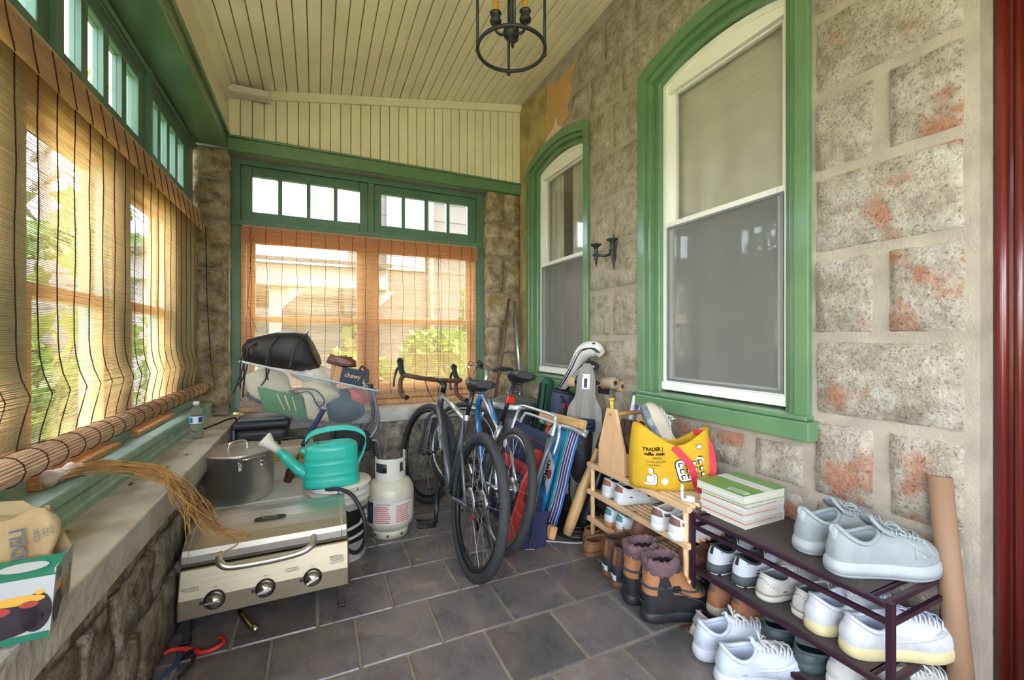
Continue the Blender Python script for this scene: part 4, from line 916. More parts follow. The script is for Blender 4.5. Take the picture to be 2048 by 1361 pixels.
# --- wooden rack shoes
zA, zB = .3085, .1585
def brown_tab(label, loc, rz, g, tabc, lin, soleM, wave=False):
    s = Shoe('leather_sneaker', label, loc, rz, L=.285, W=.10, sole=.03, hb=.07, hm=.05, hf=.075, group=g)
    s.solep(soleM, None, .004); s.upper(Wc); s.lining(lin); s.collar(Wc, .004); s.tongue(lin); s.laces(M_lwhite); s.patch(-5, 5, .45, .95, tabc, 'heel_tab', .003)
    if wave: s.patch(6, 9, .5, .8, tabc, 'tab_wing', .003); s.patch(35, 38, .5, .8, tabc, 'tab_wing', .003)
    else: s.patch(12, 15, .1, .75, M_black, 'side_stripe', .003); s.patch(29, 32, .1, .75, M_black, 'side_stripe', .003)
tb = leather('chestnut_tab', '#8e5138', .6); tb2 = leather('plum_brown_tab', '#6d4a44', .6)
brown_tab('white sneaker with chestnut heel tab at the far end of the pine rack', (1.385, 1.845, zA), R(-2), 'white sneakers with chestnut heel tabs', tb, M_black, M_wsole)
brown_tab('white sneaker with chestnut heel tab next to the bag', (1.385, 1.745, zA), R(-12), 'white sneakers with chestnut heel tabs', tb, M_black, M_wsole)
brown_tab('thick soled white sneaker with plum heel patch, the farther of its pair', (1.345, 1.435, zA), R(2), 'white sneakers with plum heel patches', tb2, mat('beige_lining', '#a79c8e', .9), mat('thick_white_sole', '#d3d1ce', .5), True)
brown_tab('thick soled white sneaker with plum heel patch, beside the metal rack', (1.345, 1.335, zA), R(-4), 'white sneakers with plum heel patches', tb2, MATS['beige_lining'], MATS['thick_white_sole'], True)
def gum(label, loc, rz):
    s = Shoe('gum_sole_sneaker', label, loc, rz, L=.285, W=.098, sole=.032, hb=.07, hm=.05, hf=.075, group='white sneakers with teal heel tabs')
    s.solep(M_tan_sole, None, .004); s.upper(leather('grey_white_leather', '#ccd2d4', .5)); s.lining(M_lin_grey); s.collar(MATS['grey_white_leather'], .004); s.tongue(Wc); s.laces(M_lwhite)
    s.patch(-4, 4, .45, 1.0, leather('teal_tab', '#2f7f78', .5), 'heel_tab', .003); s.patch(-1, 1, .6, .75, M_lwhite, 'tab_logo', .0045)
gum('gum soled sneaker with teal heel tab, the farther of its pair', (1.385, 1.825, zB), 0)
gum('gum soled sneaker with teal heel tab beside the brown boot', (1.385, 1.735, zB), R(-5))
def chelsea(label, loc, rz):
    s = Shoe('leather_ankle_boot', label, loc, rz, L=.29, W=.098, sole=.026, hb=.105, hm=.085, hf=.11, toe=.05, boot=True, cx=.22, ca=.16, cb=.34, group='brown leather ankle boots on the pine rack', cat='boot')
    m = leather('chocolate_leather', '#7a5240', .6, var=.12); s.solep(mat('pale_brown_sole', '#a98d74', .7)); s.upper(m); s.lining(M_dbrown); s.collar(m, .004); s.patch(8, 14, .4, .98, M_dbrown, 'elastic_gusset', .002); s.patch(30, 36, .4, .98, M_dbrown, 'elastic_gusset', .002)
    MB().tube(spline([s.S(0, .88, .002), s.S(0, 1, .006) + Vector((0, 0, .02)), s.S(0, .97, -.006)], 5), .005, 6).build('pull_loop', m, s.t)
chelsea('brown leather ankle boot on the lowest pine shelf behind the snow boots', (1.40, 1.63, zB - .002), R(-4))
chelsea('brown leather ankle boot on the lowest pine shelf beside the metal rack', (1.41, 1.35, zB - .002), R(-6))
# --- floor: slippers, duck boots, snow boots
def slipper(label, loc, rz, tilt=(0, 0)):
    s = Shoe('suede_slipper', label, loc, rz, L=.28, W=.108, sole=.022, hb=.058, hm=.055, hf=.07, toe=.055, group='brown suede slippers by the pine rack', tilt=tilt)
    m = leather('toffee_suede', '#8d6340', .9, var=.1); s.solep(mat('brown_slipper_sole', '#6f5238', .8), None, .003); s.upper(m); s.lining(leather('brown_fleece', '#6b4d35', .95, bump=.5)); s.collar(m, .006)
    MB().tube([s.S(i, .12, .003) for i in range(44)], .0022, 5, True).build('welt_seam', M_dbrown, s.t); s.patch(-1, 1, .3, .5, mat('slipper_badge', '#5f646a', .4), 'heel_badge', .005)
slipper('toffee brown suede slipper on the floor at the end of the pine rack', (1.285, 1.875, 0), R(0))
slipper('toffee brown suede slipper tucked under the pine rack', (1.36, 1.985, 0), R(4))
def duck(label, loc, rz):
    s = Shoe('duck_boot', label, loc, rz, L=.27, W=.095, sole=.03, hb=.155, hm=.15, hf=.165, toe=.055, boot=True, cx=.22, ca=.17, cb=.38, group='small brown duck boots', cat='boot')
    s.solep(mat('gum_brown_sole', '#6d4a33', .6), None, .005); s.upper(M_dbrown, .32, 1); s.upper(mat('navy_rubber_shell', '#2b2f38', .45), 0, .34, 'rubber_shell'); s.lining(mat('brown_knit', '#4a3228', .95)); s.collar(M_dbrown, .005); s.laces(mat('rawhide_lace', '#6b4530', .7), 4, .6, .97, 4, .0026)
    s.patch(-3, 3, .02, .14, M_lwhite, 'heel_label', .004); s.patch(-2, 2, .4, .95, M_brown, 'back_strip', .003); s.patch(8, 13, .4, .9, M_brown, 'side_panel', .002); s.patch(31, 36, .4, .9, M_brown, 'side_panel', .002)
    text('SOREL', .011, M_blackp, s.t, frame_M(s.S(0, .09, .008), (0, -1, 0), (0, 0, 1)), depth=.001)
duck('small brown duck boot on the floor beside the slipper', (1.265, 1.68, 0), R(-6))
duck('small brown duck boot on the floor beside the snow boots', (1.25, 1.595, 0), R(-10))
def snow(label, loc, rz):
    s = Shoe('snow_boot', label, loc, rz, L=.305, W=.118, sole=.04, hb=.21, hm=.205, hf=.215, toe=.07, boot=True, cx=.25, ca=.215, cb=.46, group='tall brown and black snow boots', cat='boot')
    rub = mat('black_boot_rubber', '#26272a', .5, var=.15, scale=20); tan = leather('caramel_leather', '#a8734b', .55, var=.14)
    s.solep(rub, None, .008); s.upper(rub, 0, .30, 'rubber_shell'); s.upper(tan, .29, .84, 'leather_shaft'); nyl = mat('charcoal_nylon', '#3a3a3f', .8); s.upper(nyl, .83, 1.0, 'snow_collar')
    cuff = mat('plum_grey_fleece_cuff', '#6f565a', .95, var=.15, scale=40, bump=.5, bscale=90); b = MB(); n = 44
    rs = []
    for k, (dz, f) in enumerate(((-.05, .003), (-.03, .008), (-.01, .011), (.006, .008), (.012, 0), (.004, -.007), (-.02, -.009))):
        rs.append([Vector((p.x + (.004 * math.sin(i * 2.7 + k) + f) * math.copysign(1, p.x - s.L * .25), p.y + f * math.copysign(1, p.y) * (abs(p.y) > .005), p.z + dz + .004 * math.sin(i * 1.9))) for i, p in enumerate(s.T)])
    b.rings(rs, True, False, False); b.build('fleece_cuff', cuff, s.t); s.lining(mat('dark_felt', '#2d272b', .95))
    st = MB(); st.rings([[s.S(i, .42 + dv, o) for i in range(44)] for dv, o in ((0, .002), (.012, .006), (.05, .006), (.06, .002))], True, False, False); st.build('ankle_strap', nyl, s.t)
    MB().cbox(s.S(33, .45, .008), (.03, .014, .024)).build('buckle', M_blackp, s.t, .004)
    s.patch(-5, -1, .62, .86, tan, 'leather_scallop', .004); s.patch(1, 5, .62, .86, tan, 'leather_scallop', .004)
    s.laces(mat('black_tan_lace', '#3f3a30', .7), 4, .35, .62, 4, .003)
    MB().tube(spline([s.S(34, .45, .01), s.S(31, .35, .02), s.S(29, .2, .014) + Vector((.01, 0, 0)), s.S(29, .02, .008), s.S(28, .0, .015) + Vector((0, 0, -.03))], 6), .003, 6).build('loose_lace', MATS['black_tan_lace'], s.t)
    text('Sorel', .022, mat('embossed_black', '#34353a', .4), s.t, frame_M(s.S(0, .14, .006), (0, -1, 0), (0, 0, 1)), depth=.002)
snow('tall caramel and black snow boot, the nearer of its pair', (1.215, 1.355, 0), R(-14))
snow('tall caramel and black snow boot, the farther of its pair', (1.225, 1.478, 0), R(-8))
# ---------------------------------------------------------------- left side: grill, pot, tote, bucket, watering can, propane tank
def steel(name, c='#b9b5ae', rough=.28, st=(1, 60, 60)):
    return mat(name, c, rough, 1.0, var=.10, scale=4, stretch=st, bump=.03, bscale=14)
M_ss = steel('brushed_steel_lid', '#d0cbc2', .42); M_ss2 = steel('brushed_steel_panel', '#a0957f', .45); M_pot = steel('pot_steel', '#dedbd7', .40, (1, 1, 50)); M_chrome = mat('chrome', '#dcdcdc', .08, 1.0)
M_dmet0 = mat('smoked_bezel', '#5a564f', .3, .9); M_print = mat('dark_grey_print', '#4a4a48', .6); M_greyp = mat('pale_grey_print', '#8a8880', .6)
t = thing('gas_grill', 'stainless tabletop gas grill with three knobs on the floor', 'grill', (-.475, 1.965, 0))
GW = .605
def gprof(b, prof, x0, x1, smooth=False): b.rings([[(x, y, z) for y, z in prof] for x in (x0, x1)], True, smooth=smooth)
b = MB(); gprof(b, [(0, .085), (.005, .16), (.038, .262), (.31, .262), (.31, .11), (.25, .085)], 0, GW); body = b.build('body', M_ss2, t, .006)
lid_prof = [(.042, .268), (.034, .285), (.034, .312), (.045, .33), (.09, .352), (.15, .372), (.22, .386), (.27, .388), (.30, .375), (.308, .34), (.308, .268)]
b = MB(); gprof(b, lid_prof, .012, GW - .012); lid = b.build('lid', M_ss, t, .005)
b = MB(); gprof(b, [(y - .004 if y < .1 else y + .002, z + .003) for y, z in lid_prof], .006, .03); b.build('lid_end_band', M_ss, lid, .004)
b = MB(); gprof(b, [(y - .004 if y < .1 else y + .002, z + .003) for y, z in lid_prof], GW - .03, GW - .006); b.build('lid_end_band', M_ss, lid, .004)
b = MB(); b.tube(spline([(.135, .04, .302), (.135, -.005, .298), (.145, -.028, .290), (.18, -.034, .275), (.30, -.036, .272), (.41, -.034, .278), (.455, -.028, .293), (.465, -.005, .301), (.465, .04, .305)], 6), .013, 12); b.build('handle', M_ss, lid)
# badge
n_ = Vector((0, -.32, .94)).normalized(); bc = Vector((.295, .147, .374)); Mb = frame_M(bc, (1, 0, 0), (0, .94, .32))
oval = [(.042 * math.cos(a) + (.018 if math.cos(a) > 0 else -.018), .011 * math.sin(a)) for a in [2 * PI * k / 24 for k in range(24)]]
bd = MB().prism(oval, .004, Mb, -.001).build('badge', M_blackp, lid); text('NXR', .019, M_chrome, bd, Mb @ Matrix.Translation((0, 0, .0035)), depth=.001, bold=.0006, sx=1.5)
fn_ = frame_M((0, 0, 0), (1, 0, 0), (0, .07, 1))
for i, (x, z) in enumerate(((.12, .145), (.29, .148), (.462, .15))):
    yk = .003; Mk = frame_M((x, yk, z), (1, 0, 0), (0, .12, 1))
    b = MB(); b.lathe([(.034, .0), (.036, .004), (.033, .009), (.029, .011), (.001, .011)], M=Mk, n=28); bz = b.build('knob_bezel', M_dmet0, body)
    b = MB(); b.lathe([(.026, .010), (.0265, .018), (.024, .034), (.021, .038), (.001, .039)], M=Mk, n=28); kn = b.build('knob', M_chrome, bz)
    MB().cbox((0, 0, .036), (.052, .012, .018), Mk @ Matrix.Rotation(R(12 * i), 4, 'Z')).build('grip', M_chrome, kn, .003)
    MB().cbox((-.043, -.004, .002), (.01, .012, .001), Mk).build('flame_mark', M_blackp, body); text('OFF', .007, M_print, body, Mk @ Matrix.Translation((0, .046, .004)))
def print_block(x0, z0, w_, rows, parent, Mf, lh=.006):
    for k in range(rows): MB().cbox((x0 + w_ * .5 * random.uniform(.8, 1.0), z0 - k * lh, .0006), (w_ * random.uniform(.75, 1), lh * .35, .0008), Mf).build('print_line', M_greyp, parent)
Mp = frame_M((0, .0015, 0), (1, 0, 0), (0, .066, 1))
print_block(.015, .20, .06, 12, body, Mp); print_block(.36, .20, .06, 10, body, Mp); print_block(.53, .215, .06, 12, body, Mp)
for x in (.03, GW - .03):
    for y in (.02, .28):
        b = MB(); b.rings([[(x - .012, y - .01, .1), (x + .012, y - .01, .1), (x + .012, y + .01, .1), (x - .012, y + .01, .1)], [(x - .012, y - .022, .004), (x + .012, y - .022, .004), (x + .012, y, .004), (x - .012, y, .004)]], smooth=False); lg = b.build('leg', M_blackp, t)
        MB().cbox((x, y - .012, .006), (.032, .032, .012)).build('foot', M_blackp, lg, .003)
b = MB(); b.tube(spline([(.20, .08, .085), (.2, .02, .07), (.22, -.02, .06), (.25, -.045, .03)], 6), .009, 8); b.build('gas_valve', mat('brass_dark', '#6b5a38', .35, 1), t)
b = MB(); b.tube([(.25, -.045, .03), (.27, -.05, .016)], [.013, .011], 10); b.build('hose_nut', M_chrome, t)
b = MB(); b.tube(spline([(.595, .28, .12), (.655, .25, .10), (.69, .21, .17), (.685, .22, .28), (.64, .26, .375), (.58, .31, .402), (.52, .35, .395)], 8), .0095, 10); b.build('gas_hose', mat('black_rubber_hose', '#2b2b2d', .5), t)
# white lidded storage box below the pot
M_whp = mat('milky_plastic', '#d8d8d2', .45, var=.04, scale=8)
t = thing('storage_box', 'white lidded plastic storage box under the stock pot', 'box', (-.26, 2.66, 0))
b = MB(); b.rings([[(x * w_, y * d_, z) for x, y in ((-1, -1), (1, -1), (1, 1), (-1, 1))] for w_, d_, z in ((.205, .165, 0), (.225, .185, .29))], smooth=False); b.build('box', M_whp, t, .012)
b = MB(); b.cbox((0, 0, .300), (.47, .40, .022)); b.cbox((0, 0, .317), (.40, .33, .014)); ld = b.build('lid', M_whp, t, .008, 3)
for x in (-.237, .237): MB().cbox((x, 0, .285), (.012, .09, .05)).build('latch', M_whp, t, .003)
# stock pot
t = thing('stock_pot', 'large shiny stainless stock pot with lid', 'pot', (-.372, 2.63, .3245))
b = MB(); b.lathe([(.001, 0), (.152, 0), (.158, .006), (.158, .04), (.161, .045), (.161, .232), (.166, .236), (.166, .240), (.159, .240), (.156, .10), (.001, .08)], n=48); pot = b.build('body', M_pot, t)
b = MB(); b.lathe([(.169, .240), (.172, .243), (.169, .247), (.156, .246), (.140, .250), (.08, .254), (.001, .256)], n=48); pl = b.build('lid', M_pot, t)
b = MB(); b.tube(spline([(-.045, .0, .254), (-.04, 0, .277), (-.02, 0, .288), (.02, 0, .288), (.04, 0, .277), (.045, 0, .254)], 5), .0055, 8); lh = b.build('lid_handle', M_chrome, pl); lh.rotation_euler = (0, 0, R(25))
for sg in (-1, 1):
    an = R(-62 if sg < 0 else 118); c_, s_ = math.cos(an), math.sin(an); tn = Vector((-s_, c_, 0)); rd = Vector((c_, s_, 0))
    hb = MB().tube(spline([rd * .161 + tn * .05 + Vector((0, 0, .205)), rd * .178 + tn * .05 + Vector((0, 0, .222)), rd * .206 + tn * .045 + Vector((0, 0, .234)), rd * .211 + Vector((0, 0, .236)), rd * .206 - tn * .045 + Vector((0, 0, .234)), rd * .178 - tn * .05 + Vector((0, 0, .222)), rd * .161 - tn * .05 + Vector((0, 0, .205))], 5), .0055, 8).build('side_handle', M_chrome, t)
    for q in (-.05, .05):
        p = rd * .162 + tn * q + Vector((0, 0, .192)); MB().cbox((0, 0, 0), (.006, .018, .045), Matrix.Translation(p) @ Matrix.Rotation(an, 4, 'Z')).build('handle_plate', M_chrome, hb, .003)
        for dz in (-.01, .01): MB().sphere(p + rd * .004 + Vector((0, 0, dz)), .005, 8, 5).build('rivet', M_chrome, hb)
# beige case with yellow labels behind
t = thing('beige_case', 'beige metal case with yellow warning label behind the pot', 'case', (-.135, 2.98, 0))
cm = mat('beige_enamel', '#bdb6a0', .5, var=.05, scale=8); MB().cbox((0, 0, .29), (.24, .20, .42)).build('body', cm, t, .01); MB().cbox((0, 0, .04), (.26, .22, .08)).build('base', M_blackp, t, .006)
for z in (.40, .46): MB().cbox((0, -.101, z), (.225, .004, .012)).build('rib', cm, t, .002)
for (x, z, w_, h_) in ((-.045, .435, .10, .032), (.06, .435, .08, .028)):
    lb = MB().cbox((x, -.1035, z), (w_, .002, h_)).build('warning_label', mat('yellow_label', '#d8ae2a', .5), t)
    for k in range(3): MB().cbox((x, -.105, z + .008 - k * .008), (w_ * .8, .001, .0025)).build('print_line', M_print, lb)
MB().tube(spline([(-.07, 0, .50), (-.06, 0, .53), (.06, 0, .53), (.07, 0, .50)], 5), .008, 8).build('handle', M_blackp, t)
# black lidded cooler
t = thing('black_cooler', 'black hard cooler with grey top under the left end of the clear tote', 'cooler', (-.315, 3.235, 0))
cb2 = mat('black_ribbed_plastic', '#2a2d31', .5, var=.15, scale=20)
b = MB(); b.cbox((0, 0, .29), (.30, .27, .58)); b.build('body', cb2, t, .035, 4); b = MB(); b.cbox((0, 0, .605), (.325, .295, .05)); l_ = b.build('lid', cb2, t, .022, 4); MB().cbox((0, 0, .636), (.26, .23, .014)).build('lid_pad', mat('blue_grey_pad', '#6e7b80', .35), l_, .006)
MB().cbox((0, -.138, .50), (.20, .008, .05)).build('grip_recess', M_blackp, t, .01); MB().cbox((-.15, -.10, .56), (.012, .05, .09)).build('latch', mat('steel_blue_latch', '#8596a0', .35, .5), t, .004); MB().cbox((0, -.14, .36), (.22, .006, .16)).build('front_panel', cb2, t, .004)
# folded camp chair with bent grey tubes, carries the right end of the tote
t = thing('folding_camp_chair', 'folded black camp chair with bent grey tubes beside the tote', 'chair', (.14, 3.25, 0))
M_gtube = mat('grey_coated_tube', '#7f8388', .35, .5)
for y in (-.13, .13):
    MB().tube(spline([(.30, y, .012), (.26, y, .40), (.20, y, .44), (.255, y, .54), (.24, y, .70), (.215, y, .80), (.17, y, .82)], 6), .0125, 10).build('frame_tube', M_gtube, t)
    MB().tube([(-.22, y, .012), (-.05, y, .40), (.10, y, .52)], .0125, 10).build('leg', M_gtube, t)
MB().cyl((.17, -.13, .82), (.17, .13, .82), .0125, n=10).build('cross_tube', M_gtube, t); MB().cyl((-.22, -.13, .02), (-.22, .13, .02), .0125, n=10).build('cross_tube', M_gtube, t)
MB().cbox((.02, -.02, .44), (.24, .27, .10), Matrix.Translation((0, 0, .0)) @ Matrix.Rotation(R(10), 4, 'Y')).build('seat', M_black, t, .02); MB().cbox((.06, -.155, .49), (.16, .03, .15)).build('seat_pocket', mat('black_mesh_cloth', '#24282a', .7), t, .01)
MB().lathe([(.001, .79), (.02, .79), (.02, .83), (.001, .835)], c=(.205, -.13, 0), n=14).build('end_cap', M_blackp, t)
# clear tote, tilted
t = thing('clear_plastic_tote', 'big clear plastic tote tilted over the cooler, stuffed with bags', 'tote', (-.09, 3.235, .618), (0, R(15.5), 0))
def clear_mat():
    m = bpy.data.materials.new('hazy_clear_plastic'); m.use_nodes = True; N = m.node_tree.nodes; L = m.node_tree.links; N.clear(); o = N.new('ShaderNodeOutputMaterial'); a = N.new('ShaderNodeBsdfTransparent'); a.inputs[0].default_value = (.93, .95, .97, 1)
    d = N.new('ShaderNodeBsdfPrincipled'); d.inputs['Base Color'].default_value = (.72, .77, .82, 1); d.inputs['Roughness'].default_value = .18
    mx = N.new('ShaderNodeMixShader'); mx.inputs[0].default_value = .15; L.new(a.outputs[0], mx.inputs[1]); L.new(d.outputs[0], mx.inputs[2]); L.new(mx.outputs[0], o.inputs[0]); return m
M_clear = clear_mat(); M_rim = mat('milky_clear_rim', '#c6d0d8', .25, alpha=.75)
def rrect(w_, d_, r, z, k=5):
    out = []
    for cx_, cy_, a0 in ((w_ - r, d_ - r, 0), (-w_ + r, d_ - r, 90), (-w_ + r, -d_ + r, 180), (w_ - r, -d_ + r, 270)):
        for j in range(k): a = R(a0 + 90 * j / (k - 1)); out.append((cx_ + r * math.cos(a), cy_ + r * math.sin(a), z))
    return out
b = MB(); b.rings([rrect(.375, .15, .04, 0), rrect(.385, .16, .04, .008), rrect(.42, .185, .045, .29)], True, True, False); b.build('tub', M_clear, t)
b = MB(); b.tube([Vector(p) for p in rrect(.425, .19, .045, .292)], .007, 8, True); b.build('rim', M_rim, t)
for sg in (-1, 1): MB().cbox((sg * .432, 0, .278), (.03, .12, .014)).build('handle', M_rim, t, .004)
T_in = lambda x, y, z: tuple(Matrix.Translation((-.09, 3.235, .618)) @ Matrix.Rotation(R(15.5), 4, 'Y') @ Vector((x, y, z)))
def crumple(name, label, cat, loc, size, m, rot=(0, 0, 0), seed=1, amp=.16, n=40, mm=24, flat=0):
    """soft bundle: noisy ellipsoid with folds"""
    rnd = random.Random(seed); ph = [rnd.random() * 6.28 for _ in range(9)]; b = MB(); rs = []
    for i in range(mm + 1):
        th = PI * i / mm; ring = []
        for j in range(n):
            a = 2 * PI * j / n
            r_ = 1 + amp * (math.sin(3 * a + ph[0] + 2 * th) * .5 + math.sin(5 * a + ph[1] - 3 * th) * .35 + math.sin(4 * th + ph[2] + a) * .4 + math.sin(8 * a + ph[3] + 5 * th) * .18 + abs(math.sin(6 * a + ph[5] + 7 * th)) * .45 + abs(math.sin(4 * a - ph[6] - 9 * th)) * .35 - .4)
            sx = math.copysign(abs(math.cos(a)) ** (.75 if flat else 1), math.cos(a)); sy = math.copysign(abs(math.sin(a)) ** (.75 if flat else 1), math.sin(a))
            ring.append((size[0] * r_ * math.sin(th) * sx, size[1] * r_ * math.sin(th) * sy, -size[2] * math.cos(th) * (1 + .3 * amp * math.sin(2 * a + ph[4]))))
        rs.append(ring)
    b.rings(rs, True, False, False); o = b.build(name, m); o.location = loc; o.rotation_euler = rot; tag(o, label, cat)
    return o
M_canvas = mat('natural_canvas', '#d9cfb4', .9, var=.08, scale=10, bump=.25, bscale=120); M_canvas2 = mat('white_cotton', '#dfdcd2', .9, var=.08, scale=9, bump=.25, bscale=90)
crumple('canvas_bag', 'cream canvas bag pressed against the left front of the tote', 'bag', T_in(-.24, -.05, .17), (.13, .08, .11), M_canvas, (0, R(15), 0), 3)
gb = thing('printed_tote_bag', 'green and cream printed cloth bag folded in the tote', 'bag', T_in(-.02, -.135, .11), (0, R(15.5), 0))
b = MB(); b.add([(x, -.012 * math.sin(x * 22) - .006 * math.sin(z * 40 + x * 9), z) for x, z in ()], [])
def cloth_panel(name, x0, x1, z0, z1, m, parent, y0=0, sh=0, nx=10, nz=6, ph=0, th=.006):
    b = MB(); g = []
    for j in range(nz + 1):
        for i in range(nx + 1):
            x = x0 + (x1 - x0) * i / nx; z = z0 + (z1 - z0) * j / nz; g.append((x + sh * (j / nz), y0 + .010 * math.sin(x * 30 + ph) + .006 * math.sin(z * 38 + x * 12 + ph), z))
    f = [(j * (nx + 1) + i, j * (nx + 1) + i + 1, (j + 1) * (nx + 1) + i + 1, (j + 1) * (nx + 1) + i) for j in range(nz) for i in range(nx)]
    b.add(g, f, True); o = b.build(name, m, parent); md = o.modifiers.new('thick', 'SOLIDIFY'); md.thickness = th; return o
M_gcloth = mat('leaf_green_cloth', '#3f8a52', .85, var=.1, scale=14)
cloth_panel('green_panel', -.2, .06, -.095, .045, M_gcloth, gb, sh=-.08); cloth_panel('cream_panel', .055, .19, -.09, .06, M_canvas, gb, sh=-.07, ph=2)
for k in range(9):
    a = R(20 + 22 * k - 60); c0 = Vector((.085, -.032, .0)); MB().cyl(c0 + Vector((math.cos(a) * .018, 0, math.sin(a) * .018)), c0 + Vector((math.cos(a) * .045, 0, math.sin(a) * .045)), .0018, n=5).build('printed_ray', M_blackp, gb)
for k in range(3):
    MB().cyl((-.16 + k * .045, -.028, .03), (-.09 + k * .035, -.030, -.06), .005, n=5).build('printed_stripe', M_canvas, gb)
crumple('cotton_bundle', 'crumpled white cotton bundle heaped in the middle of the tote', 'cloth', T_in(.03, .0, .29), (.15, .11, .07), M_canvas2, (0, R(12), .3), 5, .22)
crumple('beige_cloth', 'beige crumpled cloth behind the clear tote wall', 'cloth', T_in(.08, -.08, .19), (.13, .06, .075), mat('beige_linen', '#cbbf9f', .9, var=.1, scale=9), (0, R(20), 0), 8, .2)
crumple('navy_cloth_bag', 'navy and teal bag bulging in the right half of the tote', 'bag', T_in(.24, -.03, .13), (.14, .115, .12), mat('navy_teal_nylon', '#2f4654', .6, col2='#27606a', c2pos=(.5, .62), scale=9), (0, R(15), 0), 6, .08)
crumple('coral_cloth', 'coral red cloth at the right end of the tote', 'cloth', T_in(.31, -.045, .215), (.085, .09, .05), mat('coral_nylon', '#c9504e', .6, var=.12, scale=9), (0, R(28), 0), 9, .15)
crumple('grey_cloth', 'dark grey cloth at the bottom of the tote', 'cloth', T_in(-.1, .05, .08), (.24, .09, .07), mat('slate_cloth', '#4a525c', .8, var=.15, scale=9), (0, R(15), 0), 11, .12)
cd = MB().tube(spline([T_in(-.12, -.165, .17), T_in(-.05, -.17, .2), T_in(.03, -.17, .21), T_in(.1, -.172, .16), T_in(.08, -.17, .11), T_in(.0, -.17, .19), T_in(-.08, -.17, .16)], 8), .0045, 7).build('cable', mat('dark_blue_grey_cable', '#3a4250', .6)); tag(cd, 'looped dark cable pressed against the tote front', 'cable')
# black drawstring bag on top
M_bbag = mat('black_leatherette', '#232122', .5, var=.2, scale=6, bump=.15, bscale=60)
t = thing('black_drawstring_bag', 'slouchy black bag with hanging drawstrings on the tote', 'bag', (-.20, 3.24, .985), (0, R(8), 0))
b = MB(); rs = []
for (x, w_, h0, h1) in ((-.235, .03, .06, .07), (-.225, .10, -.0, .125), (-.16, .13, -.02, .165), (-.06, .14, -.03, .205), (.04, .14, -.035, .225), (.11, .13, -.04, .22), (.16, .11, -.04, .15), (.205, .09, -.035, .07), (.225, .03, -.02, .02)):
    ring = []
    for j in range(20):
        a = 2 * PI * j / 20; c_, s_ = math.cos(a), math.sin(a); yy = w_ * math.copysign(abs(c_) ** .6, c_); zz = (h0 + h1) / 2 + (h1 - h0) / 2 * math.copysign(abs(s_) ** .7, s_)
        ring.append((x + .012 * math.sin(a * 3 + x * 20), yy + .008 * math.sin(zz * 50 + x * 30), zz + .008 * math.sin(yy * 40)))
    rs.append(ring)
b.rings(rs, True, True, True); b.build('bag_body', M_bbag, t)
for k, (x, z) in enumerate(((-.19, .13), (-.07, .195), (.07, .22))):
    MB().tube(spline([(x - .02, -.145, -.02), (x - .01, -.15, z * .5), (x + .03, -.12, z * .9), (x + .05, 0, z + .012)], 6), .006, 7).build('fold_seam', M_bbag, t)
for k, (x, l1, l2) in enumerate(((-.215, .2, .17), (-.195, .15, .22), (-.075, .14, .1))):
    MB().tube(spline([(x, -.15, .08), (x - .004, -.185, -.02), (x + .004, -.195, -.09), (x - .015, -.2, -l1)], 6), .0045, 6).build('drawstring', M_black, t); MB().tube(spline([(x, -.15, .08), (x + .012, -.185, -.03), (x + .008, -.195, -.08), (x + .018, -.2, -l2)], 6), .0045, 6).build('drawstring', M_black, t)
# navy shipping box with lettering, brown shoe, small things
t = thing('navy_carton', 'navy cardboard carton with orange lettering in the tote', 'carton', (.185, 3.17, .845), (0, R(13), R(6)))
MB().cbox((0, 0, .045), (.20, .13, .115)).build('carton', mat('navy_card', '#28384c', .6), t, .002); MB().cbox((-.102, 0, .045), (.004, .128, .112)).build('kraft_end', mat('kraft_card', '#c79a72', .8, var=.06, scale=10), t)
MB().cbox((-.06, -.0655, .045), (.006, .001, .115)).build('red_stripe', mat('red_print', '#b2413a', .6), t); MB().cbox((-.075, -.0655, .045), (.045, .0012, .115)).build('kraft_face', MATS['kraft_card'], t)
text('chewy', .042, mat('peach_print', '#e0a888', .6), t, frame_M((.025, -.0665, .055), (1, 0, 0), (0, 0, 1)), bold=.0008)
s = Shoe('leather_loafer', 'reddish brown leather shoe lying on top of the navy carton', (.065, 3.15, .985), R(4), L=.19, W=.08, sole=.016, hb=.05, hm=.042, hf=.05, toe=.04, tilt=(R(-8), R(14)))
s.solep(M_dbrown); s.upper(leather('oxblood_leather', '#6e3d30', .4)); s.lining(M_dbrown); s.collar(M_dbrown, .003); s.laces(M_dbrown, 3, bow=False)
t = thing('tripod_clamp', 'small black clamp gadget at the right end of the tote', 'clamp', (.325, 3.16, .845))
MB().cbox((0, 0, .04), (.03, .03, .09)).build('body', M_blackp, t, .004); MB().tube(spline([(0, 0, .08), (-.03, 0, .11), (-.045, 0, .085), (-.02, 0, .07)], 5), .006, 7).build('clamp_arm', M_black, t); MB().cbox((-.02, -.02, -.02), (.008, .008, .08)).build('pin', mat('ivory_stick', '#d8c8a8', .6), t)
